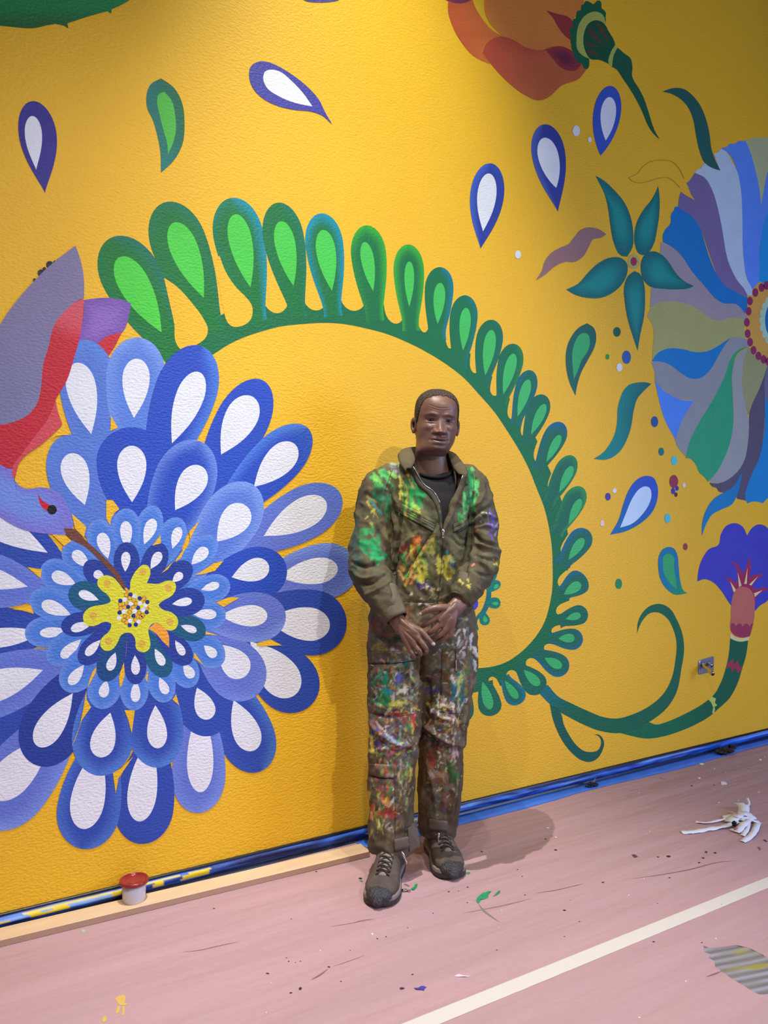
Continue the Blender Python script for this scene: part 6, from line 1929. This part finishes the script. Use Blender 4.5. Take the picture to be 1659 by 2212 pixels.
finger(hd_, [(960, 1361, 2.729), (949, 1372, 2.730), (939, 1377, 2.741), (931, 1380, 2.752)], [.0112, .0098, .0088, .0078])
finger(hd_, [(972, 1368, 2.738), (961, 1377, 2.738), (952, 1382, 2.747), (945, 1385, 2.757)], [.0102, .0090, .0080, .0072])
finger(hd_, [(972, 1314, 2.748), (943, 1313, 2.728), (925, 1318, 2.726), (909, 1326, 2.731)], [.017, .0135, .0105, .0082])
handme = remesh(hd_, .0020, 1)
hco = get(handme); hno = get(handme, 'no'); hx, hy = project(hco)
hdis = np.zeros(len(hco))
for pts, w, a in [([(905, 1372), (880, 1362)], 2.2, .0012), ([(897, 1387), (875, 1368)], 2.2, .0012), ([(948, 1342), (970, 1328)], 2.2, .0012), ([(956, 1355), (975, 1335)], 2.2, .0012), ([(907, 1371), (918, 1386)], 1.6, -.002), ([(900, 1387), (909, 1399)], 1.6, -.002),
                  ([(946, 1342), (932, 1352)], 1.6, -.002), ([(954, 1356), (942, 1366)], 1.6, -.002), ([(919, 1379), (924, 1374)], 1.2, -.0008), ([(930, 1388), (933, 1384)], 1, -.0008), ([(924, 1315), (926, 1322)], 1.2, -.0008), ([(912, 1364), (915, 1368)], 3, .001)]:
    d, t = dseg(hx, hy, pts); hdis += a * np.exp(-(d / w) ** 2) * (hno[:, 1] < -.1)
put(handme, hco + hno * hdis[:, None])
SK = np.array(lin((110, 79, 67)))
hcol = np.tile(SK * 1.05, (len(hco), 1)) * (1 + .12 * vnoise(hco, 30, 4)[:, None])
for (x, y), r, c in [((936, 1391), 5, (196, 180, 172)), ((907.5, 1326.5), 4.6, (190, 174, 164)), ((921, 1407), 3, (150, 124, 114))]:
    k = np.clip((r - np.hypot(hx - x, (hy - y) * 1.3)) / 1.2, 0, 1) * (hno[:, 1] < 0)
    hcol = hcol * (1 - k[:, None]) + np.array(lin(c)) * k[:, None]
for (x, y), r in [((912, 1366), 6), ((921, 1377), 4), ((944, 1336), 6), ((951, 1350), 5)]:
    k = np.exp(-(np.hypot(hx - x, hy - y) / r) ** 2) * .3
    hcol = hcol * (1 - k[:, None]) + np.array(lin((146, 116, 104))) * k[:, None]

# ---------------- head
HT = [(-.115, .070, .050, .075), (-.075, .062, .048, .073), (-.045, .060, .048, .072), (-.022, .060, .052, .074), (-.010, .060, .062, .076), (-.002, .061, .076, .078), (.006, .0625, .086, .080), (.016, .065, .0905, .082), (.032, .069, .0905, .084), (.050, .073, .089, .086),
      (.070, .0765, .0865, .089), (.090, .0780, .085, .092), (.118, .0785, .083, .096), (.145, .0795, .0865, .100), (.165, .0795, .0865, .101), (.185, .0765, .082, .099), (.205, .068, .070, .089), (.221, .053, .052, .068), (.231, .034, .034, .045), (.2355, .014, .014, .018), (.2365, .001, .001, .001)]
HTz = [r[0] for r in HT]


def hprof(z):
    """profile radii at height z above the chin, smoothly interpolated"""
    z = min(max(z, HTz[0]), HTz[-1])
    i = max(k for k in range(len(HT)) if HTz[k] <= z + 1e-12)
    if i >= len(HT) - 1: return HT[-1][1:]
    z0, z1 = HTz[i], HTz[i + 1]
    u = (z - z0) / (z1 - z0)
    out = []
    for c in (1, 2, 3):
        p0, p1 = HT[i][c], HT[i + 1][c]
        m0 = (HT[i + 1][c] - HT[i - 1][c]) / (HTz[i + 1] - HTz[i - 1]) if i > 0 else (p1 - p0) / (z1 - z0)
        m1 = (HT[i + 2][c] - HT[i][c]) / (HTz[i + 2] - HTz[i]) if i + 2 < len(HT) else (p1 - p0) / (z1 - z0)
        h = z1 - z0
        out.append((2*u**3-3*u*u+1)*p0 + (u**3-2*u*u+u)*h*m0 + (-2*u**3+3*u*u)*p1 + (u**3-u*u)*h*m1)
    return out


NH, NSG = 230, 240
zs_ = []
for i in range(NH + 1):
    t = i / NH
    zs_.append(-.115 + (.2365 + .115) * (t if t < .9 else .9 + .1 * math.sin((t - .9) / .1 * math.pi / 2)))
hv = np.zeros(((NH + 1) * NSG, 3)); hth = np.zeros((NH + 1) * NSG)
for i, z in enumerate(zs_):
    a, f, b = hprof(z)
    ph = np.arange(NSG) / NSG * 2 * np.pi
    th = ph - .35 * np.sin(ph) * 1.0            # denser at the front
    s, c = np.sin(th), np.cos(th)
    ex = 2 / 2.25
    X = a * np.sign(s) * np.abs(s) ** ex
    Y = np.where(c > 0, f, b) * np.sign(c) * np.abs(c) ** ex
    nx = -.018 * (1 - sst(-.03, .05, z))
    hv[i * NSG:(i + 1) * NSG, 0] = X + nx
    hv[i * NSG:(i + 1) * NSG, 1] = -Y + .012 * (1 - sst(-.04, .02, z))
    hv[i * NSG:(i + 1) * NSG, 2] = z
    hth[i * NSG:(i + 1) * NSG] = np.arctan2(s, c)
x, z = hv[:, 0], hv[:, 2]
fr = np.clip((np.cos(hth) - .05) / .35, 0, 1)


def g(x0, z0, sx, sz, rot=0.0):
    dx, dz = x - x0, z - z0
    ca, sa = math.cos(rot), math.sin(rot)
    u, w = dx * ca + dz * sa, -dx * sa + dz * ca
    return np.exp(-(u / sx) ** 2 - (w / sz) ** 2)


def ss(a, b, v):
    t = np.clip((v - a) / (b - a), 0, 1)
    return t * t * (3 - 2 * t)


F_ = np.zeros_like(x)
zn = np.clip((.125 - z) / (.125 - .072), 0, 1.2)
ridge = (.002 + .0215 * zn ** 1.5) * np.exp(-np.abs(x / (.0085 + .0070 * zn)) ** 2.0)
F_ += .0050 * g(0, .0745, .0100, .0080)
F_ += ridge * ss(.0575, .0730, z) * (1 - ss(.120, .136, z))
for s in (-1, 1):
    F_ += .0105 * g(s * .0190, .0715, .0085, .0075) * ss(.061, .068, z)                  # nostril wings
    F_ -= .003 * g(s * .0285, .0785, .003, .009)
    F_ -= .0105 * g(s * .0345, .1190, .0165, .0110)                                   # sockets
    F_ += .0036 * g(s * .0180, .1350, .0110, .0070) + .0042 * g(s * .0330, .1390, .0120, .0075) + .0034 * g(s * .0480, .1350, .0110, .0080)   # brow
    F_ += .0062 * g(s * .0350, .1225, .0125, .0050)                                   # upper lid
    F_ += .0040 * g(s * .0350, .1085, .0130, .0032)                                   # lower lid
    F_ -= .0030 * g(s * .0350, .1025, .0140, .0024)
    F_ += .0072 * g(s * .0440, .0900, .0170, .0130)                                   # cheek bone
    F_ -= .0042 * g(s * .0560, .0500, .0150, .0200)
    for k in np.linspace(0, 1, 7):                                                    # fold from nose to mouth corner
        F_ -= .0022 * g(s * (.0235 + .013 * k), .0720 - .032 * k, .0030, .0045)
    F_ -= .0030 * g(s * .0300, .0395, .0045, .0040)
    F_ -= .0030 * g(s * .0095, .0640, .0045, .0028)                                   # nostril
F_ += .0065 * g(0, .0440, .0340, .0240)
F_ += .0050 * g(0, .0475, .0215, .0046) * (1 - .25 * g(0, .049, .003, .004))
F_ += .0062 * g(0, .0325, .0190, .0056)
F_ -= .0060 * np.exp(-((z - .0400 - 4 * x * x) / .0015) ** 2 - (np.abs(x) / .027) ** 4)
F_ -= .0020 * g(0, .0560, .0030, .0060)
F_ -= .0034 * g(0, .0215, .0180, .0040)
F_ += .0072 * g(0, .0085, .0200, .0105)
for zz in (.1520, .1600): F_ -= .0011 * np.exp(-((z - zz - 6 * x * x) / .0016) ** 2) * (np.abs(x) < .045)
F_ -= .0006 * g(-.006, .1440, .0016, .0050) + .0016 * g(.006, .1440, .0016, .0050)
F_ += .0030 * g(0, .178, .040, .024)
hv[:, 1] -= F_ * fr
# eye slits: recessed almonds
for s in (-1, 1):
    zc = .1155 + .0000 * s
    al = ((x - s * .0345) / .0115) ** 2 + ((z - zc) / (.0025 if s < 0 else .0021)) ** 2
    hv[:, 1] += .0055 * (1 - ss(.6, 1.15, al)) * fr
hf = []
for i in range(NH):
    for k in range(NSG):
        a, b = i * NSG + k, i * NSG + (k + 1) % NSG
        hf.append((a, b, b + NSG, a + NSG))
hf.append(tuple(NH * NSG + k for k in range(NSG)))
# skin colour, with highlights and shaded hollows painted in
hc_ = np.tile(SK, (len(hv), 1)) * (1 + .08 * vnoise(hv, 45, 2)[:, None])


def tint(m, c, al=1.0):
    global hc_
    k = np.clip(m * al, 0, 1)[:, None]
    hc_ = hc_ * (1 - k) + np.array(lin(c)) * k


tint(fr * g(0, .03, .05, .035), (82, 60, 54), .5)
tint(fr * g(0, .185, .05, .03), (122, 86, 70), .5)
for s in (-1, 1):
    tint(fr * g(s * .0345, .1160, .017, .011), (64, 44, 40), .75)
    tint(fr * g(s * .0345, .1300 + .004, .018, .0024, s * -.08), (54, 38, 34), .55)
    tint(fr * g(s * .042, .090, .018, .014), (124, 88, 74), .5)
    tint(fr * g(s * .033, .1245, .011, .003), (120, 86, 74), .6)  # eyelid highlight painted in
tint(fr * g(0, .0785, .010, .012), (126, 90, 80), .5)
tint(fr * g(0, .0470, .023, .0040), (92, 60, 56), .8)
tint(fr * g(-.002, .0330, .019, .0052), (138, 102, 96), .8)
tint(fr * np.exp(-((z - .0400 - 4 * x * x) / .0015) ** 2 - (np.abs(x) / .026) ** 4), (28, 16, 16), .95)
tint(fr * g(0, .012, .03, .012) * (.5 + .5 * vnoise(hv, 400, 1)), (70, 54, 50), .6)
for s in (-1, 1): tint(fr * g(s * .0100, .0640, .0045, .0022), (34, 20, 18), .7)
for s in (-1, 1): tint(fr * g(s * .0255, .062, .004, .012), (66, 46, 42), .6)  # shade of the nose-to-mouth fold painted in
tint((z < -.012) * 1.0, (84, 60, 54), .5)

YAW, ROLL, PIT = math.radians(7), math.radians(3.0), math.radians(2)
HM = Matrix.Translation(LP(938.5, 977, 2.945)) @ Matrix.Rotation(ROLL, 4, 'Y') @ Matrix.Rotation(YAW, 4, 'Z') @ Matrix.Rotation(PIT, 4, 'X')
HMn = np.array(HM)


def hw(a):
    a = np.asarray(a, float)
    return a @ HMn[:3, :3].T + HMn[:3, 3]


# neck must not swing with the head: blend rotation out below the chin
k = np.clip((z + .075) / .075, 0, 1)[:, None]
k = k * k * (3 - 2 * k)
tr = np.array(HM.translation)
hvw = hw(hv) * k + (hv + tr) * (1 - k)
headme = bpy.data.meshes.new('head')
headme.from_pydata([tuple(v) for v in hvw], [], hf); headme.update()
setcol(headme, np.clip(hc_, 0, 1))
setcol(bodyme, np.tile(SK * .8, (len(bodyme.vertices), 1)))
setcol(handme, np.clip(hcol, 0, 1))
# ears
earme = bpy.data.meshes.new('ear')
ev, ef, ec = [], [], []
for s in (-1, 1):
    NU, NV = 28, 20
    b0_ = len(ev)
    for i in range(NU):
        a = 2 * math.pi * i / NU
        for j in range(NV):
            b = 2 * math.pi * j / NV
            R0 = .72; r0 = .30
            ww = 1 - .25 * math.sin(a)
            # a flattened ring (helix) with a filled bowl
            yy = (R0 + r0 * math.cos(b)) * math.cos(a) * .0175 * (1 + .25 * math.sin(a))
            zz = (R0 + r0 * math.cos(b)) * math.sin(a) * .031
            xx = r0 * math.sin(b) * .016
            p = Vector((s * (xx + .0025), yy, zz))
            p = Matrix.Rotation(s * math.radians(-32), 3, 'Z') @ p
            p = Vector((p.x + s * .0825, p.y + .006, p.z + .098))
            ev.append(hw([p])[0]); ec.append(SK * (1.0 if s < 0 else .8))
    for i in range(NU):
        for j in range(NV):
            ef.append((b0_ + i * NV + j, b0_ + ((i + 1) % NU) * NV + j, b0_ + ((i + 1) % NU) * NV + (j + 1) % NV, b0_ + i * NV + (j + 1) % NV))
    b1_ = len(ev)      # bowl disc
    for i in range(NU):
        a = 2 * math.pi * i / NU
        p = Matrix.Rotation(s * math.radians(-32), 3, 'Z') @ Vector((s * -.0005, .72 * math.cos(a) * .0175, .72 * math.sin(a) * .031))
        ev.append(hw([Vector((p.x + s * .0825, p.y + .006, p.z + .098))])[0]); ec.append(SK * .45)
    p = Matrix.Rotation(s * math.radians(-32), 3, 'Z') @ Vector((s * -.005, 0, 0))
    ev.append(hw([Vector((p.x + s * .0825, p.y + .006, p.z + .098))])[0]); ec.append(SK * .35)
    for i in range(NU): ef.append((b1_ + i, b1_ + (i + 1) % NU, b1_ + NU))
earme.from_pydata([tuple(v) for v in ev], [], ef); earme.update()
setcol(earme, np.array(ec))
bm = bmesh.new()
for m_ in (headme, bodyme, handme, earme): bm.from_mesh(m_)
bmesh.ops.recalc_face_normals(bm, faces=bm.faces[:])
me = bpy.data.meshes.new('body'); bm.to_mesh(me); bm.free()
body = link('body', me, M_SKIN, man)
# eyes
M_EYE = mat_new('eye_white', lin((80, 64, 58)), .3)
M_IRIS = mat_new('iris', lin((26, 16, 14)), .08)
for s in (-1, 1):
    c = hw([(s * .0345, -.0650, .1155)])[0]
    vs_, fs = lathe([(.0001, -.0105), (.004, -.0097), (.0074, -.0074), (.0097, -.004), (.0105, 0), (.0097, .004), (.0074, .0074), (.004, .0097), (.0001, .0105)], 24)
    eb = mesh_obj('eyeball', [Vector((v.x, v.z, v.y)) + Vector(c) for v in vs_], fs, M_EYE, body, smooth=True)
    c2v = Vector(hw([(s * .0345 + .0006, -.0650, .1158)])[0])
    vs_, fs = lathe([(.0001, .0114), (.0022, .0112), (.0040, .0104), (.0052, .0094), (.0050, .0090)], 20)
    mesh_obj('iris', [Vector((v.x, -v.z, v.y)) + c2v for v in vs_], fs, M_IRIS, eb, smooth=True)
# cropped hair
hl_t = [0, .35, .62, .85, 1.05, 1.2, 1.32, 1.5, 1.75, 2.2, 3.2]
hl_z = [.207, .204, .200, .190, .166, .135, .110, .100, .085, .050, .035]
hline = np.interp(np.abs(hth), hl_t, hl_z) + .003 * vnoise(hv, 160, 9)
m_ = np.clip((z - hline) / .010, 0, 1)
cn = hv - np.array([0, .005, .115]); cn /= np.linalg.norm(cn, axis=1)[:, None]
hh = hv + cn * (.0052 * np.sqrt(m_) - .0006 + .0008 * vnoise(hv, 500, 2))[:, None]
hwv = hw(hh)
keep = m_ > 0
bm = bmesh.new()
idx = {}
for i in np.nonzero(keep)[0]: idx[int(i)] = bm.verts.new(hwv[i])
ids = [int(i) for i in np.nonzero(keep)[0]]
for f in hf:
    if all(keep[v] for v in f):
        try: bm.faces.new([idx[v] for v in f])
        except ValueError: pass
me = bpy.data.meshes.new('hair'); bm.to_mesh(me); bm.free()
hcl = np.tile(np.array(lin((54, 44, 40))), (len(ids), 1))
gr = np.clip(vnoise(hv[ids], 330, 3) * .6 + .35, 0, 1)[:, None] * .6
hcl = hcl * (1 - gr) + np.array(lin((122, 104, 92))) * gr
setcol(me, hcl)
link('hair', me, M_HAIR, man)

# ---------------- boots
M_BOOT = mat_new('brown_suede', lin((84, 74, 67)), .8, bump=[(90, .4, .003, (1, 1, 1))], spec=.2)
vary(M_BOOT, 35, .22)
M_SOLE = mat_new('dark_rubber_sole', lin((52, 46, 46)), .65, bump=[(140, .8, .006, (1, 1, 1))])
M_CAP = mat_new('rubber_toe_cap', lin((48, 47, 52)), .45, bump=[(150, 1.0, .006, (1, 1, 1))])
M_MID = mat_new('grey_midsole', lin((128, 116, 108)), .7)
M_LACE = mat_new('dark_laces', lin((48, 40, 36)), .8)


def boot(heel, toe, lab):
    h = Vector((heel[0] - BX, heel[1] - BY, 0)); t = Vector((toe[0] - BX, toe[1] - BY, 0))
    ax = (t - h); L = ax.length; ax.normalize(); sd_ = Vector((-ax.y, ax.x, 0))
    if sd_.x < 0: sd_ = -sd_
    b = empty('boot', h, 0, man)
    S = [(-.02, .022, .085), (.03, .034, .125), (.12, .040, .148), (.25, .041, .150), (.36, .041, .138), (.46, .043, .112), (.56, .047, .094), (.68, .052, .081), (.80, .053, .072), (.90, .047, .064), (.97, .034, .052), (1.01, .016, .038)]
    C, rx, ry = [], [], []
    for s, w, top in S:
        bot = .016
        C.append(ax * (s * L) + Vector((0, 0, (top + bot) / 2))); rx.append(w * 1.1); ry.append((top - bot) / 2)
    sp = Soup().add(loft(C, rx, ry, 28, 4, tuple(sd_), expo=2.3))
    me_ = remesh(sp, .005, 2)
    co_ = get(me_); n_ = get(me_, 'no')
    put(me_, co_ + n_ * (.0012 * vnoise(co_, 60, 2))[:, None])
    link('upper', me_, M_BOOT, b)

    def outline(grow, s0=-.04, s1=1.03):
        O = []
        W = [(-.04, .012), (-.02, .026), (.05, .036), (.2, .038), (.4, .038), (.55, .046), (.7, .0535), (.82, .053), (.92, .045), (1.0, .028), (1.03, .010)]
        W = [(s, w) for s, w in W if s0 <= s <= s1]
        W = [(s, w * 1.1) for s, w in W]
        for s, w in W: O.append(ax * (s * L) + sd_ * (w + grow))
        for s, w in reversed(W): O.append(ax * (s * L) - sd_ * (w + grow))
        c_ = sum(O, Vector()) / len(O)
        return hermite([(*((p - c_) * (1 + grow * 2) + c_),) for p in O], True, 4, 120)

    def slab(name, layers, mat):
        vs2, fs2 = [], []
        O = [outline(gw) for gw, zz in layers]
        n = len(O[0])
        for (gw, zz), o_ in zip(layers, O):
            for i, p in enumerate(o_):
                s = p.dot(ax) / L
                lift = .006 * max(0, (s - .85) / .15) ** 2
                vs2.append(Vector((p.x, p.y, zz + lift + (.0018 * math.sin(i * 2.2) if name == 'sole' else 0) * (1 if gw > .002 else 0))))
        for l in range(len(layers) - 1):
            for i in range(n):
                j = (i + 1) % n
                fs2.append((l * n + i, l * n + j, (l + 1) * n + j, (l + 1) * n + i))
        fs2.append(tuple(reversed(range(n)))); fs2.append(tuple((len(layers) - 1) * n + i for i in range(n)))
        return mesh_obj(name, vs2, fs2, mat, b, smooth=False)
    slab('sole', [(.000, .0), (.004, .003), (.005, .016), (.003, .018)], M_SOLE)
    slab('midsole', [(.002, .017), (.004, .019), (.003, .029), (.0005, .031)], M_MID)
    S2 = [(.86, .030, .052), (.91, .042, .060), (.96, .042, .056), (1.01, .033, .047), (1.04, .017, .036)]
    sp = Soup().add(loft([ax * (s * L) + Vector((0, 0, (top + .008) / 2)) for s, w, top in S2], [w * 1.1 for s, w, top in S2], [(top - .004) / 2 for s, w, top in S2], 28, 4, tuple(sd_), expo=2.2))
    me_ = remesh(sp, .004, 1)
    co_ = get(me_); n_ = get(me_, 'no')
    put(me_, co_ + n_ * (.0013 * vnoise(co_, 260, 2))[:, None])
    link('toe_cap', me_, M_CAP, b)
    # tongue and laces
    tg = Soup().add(loft([ax * (s * L) + Vector((0, 0, zt)) for s, zt in ((.30, .158), (.38, .140), (.5, .108), (.64, .086), (.76, .075))], [.021, .023, .023, .021, .014], [.007] * 5, 16, 4, tuple(sd_)))
    mesh_obj('tongue', tg.v, tg.f, M_MID, b, smooth=True)
    rows = [(.76, .078), (.70, .084), (.64, .090), (.58, .098), (.52, .108), (.46, .120), (.40, .137), (.34, .152)]
    for i, (s, zt) in enumerate(rows):
        for sg in (-1, 1):
            s2, z2 = rows[min(i + 1, len(rows) - 1)]
            pts = [ax * (s * L) + sd_ * (.024 * sg) + Vector((0, 0, zt - .004)), ax * ((s + s2) / 2 * L) + Vector((0, 0, (zt + z2) / 2 + .007 + .002 * sg)), ax * (s2 * L) - sd_ * (.024 * sg) + Vector((0, 0, z2 - .004))]
            vs2, fs2 = tube_mesh(hermite([(*p,) for p in pts], False, 4), .0033, 6)
            mesh_obj('lace', vs2, fs2, M_LACE, b, smooth=True)
    return b


b1 = boot((.040, 2.925), (-.020, 2.620), '')
b2 = boot((.200, 3.105), (.252, 2.818), '')
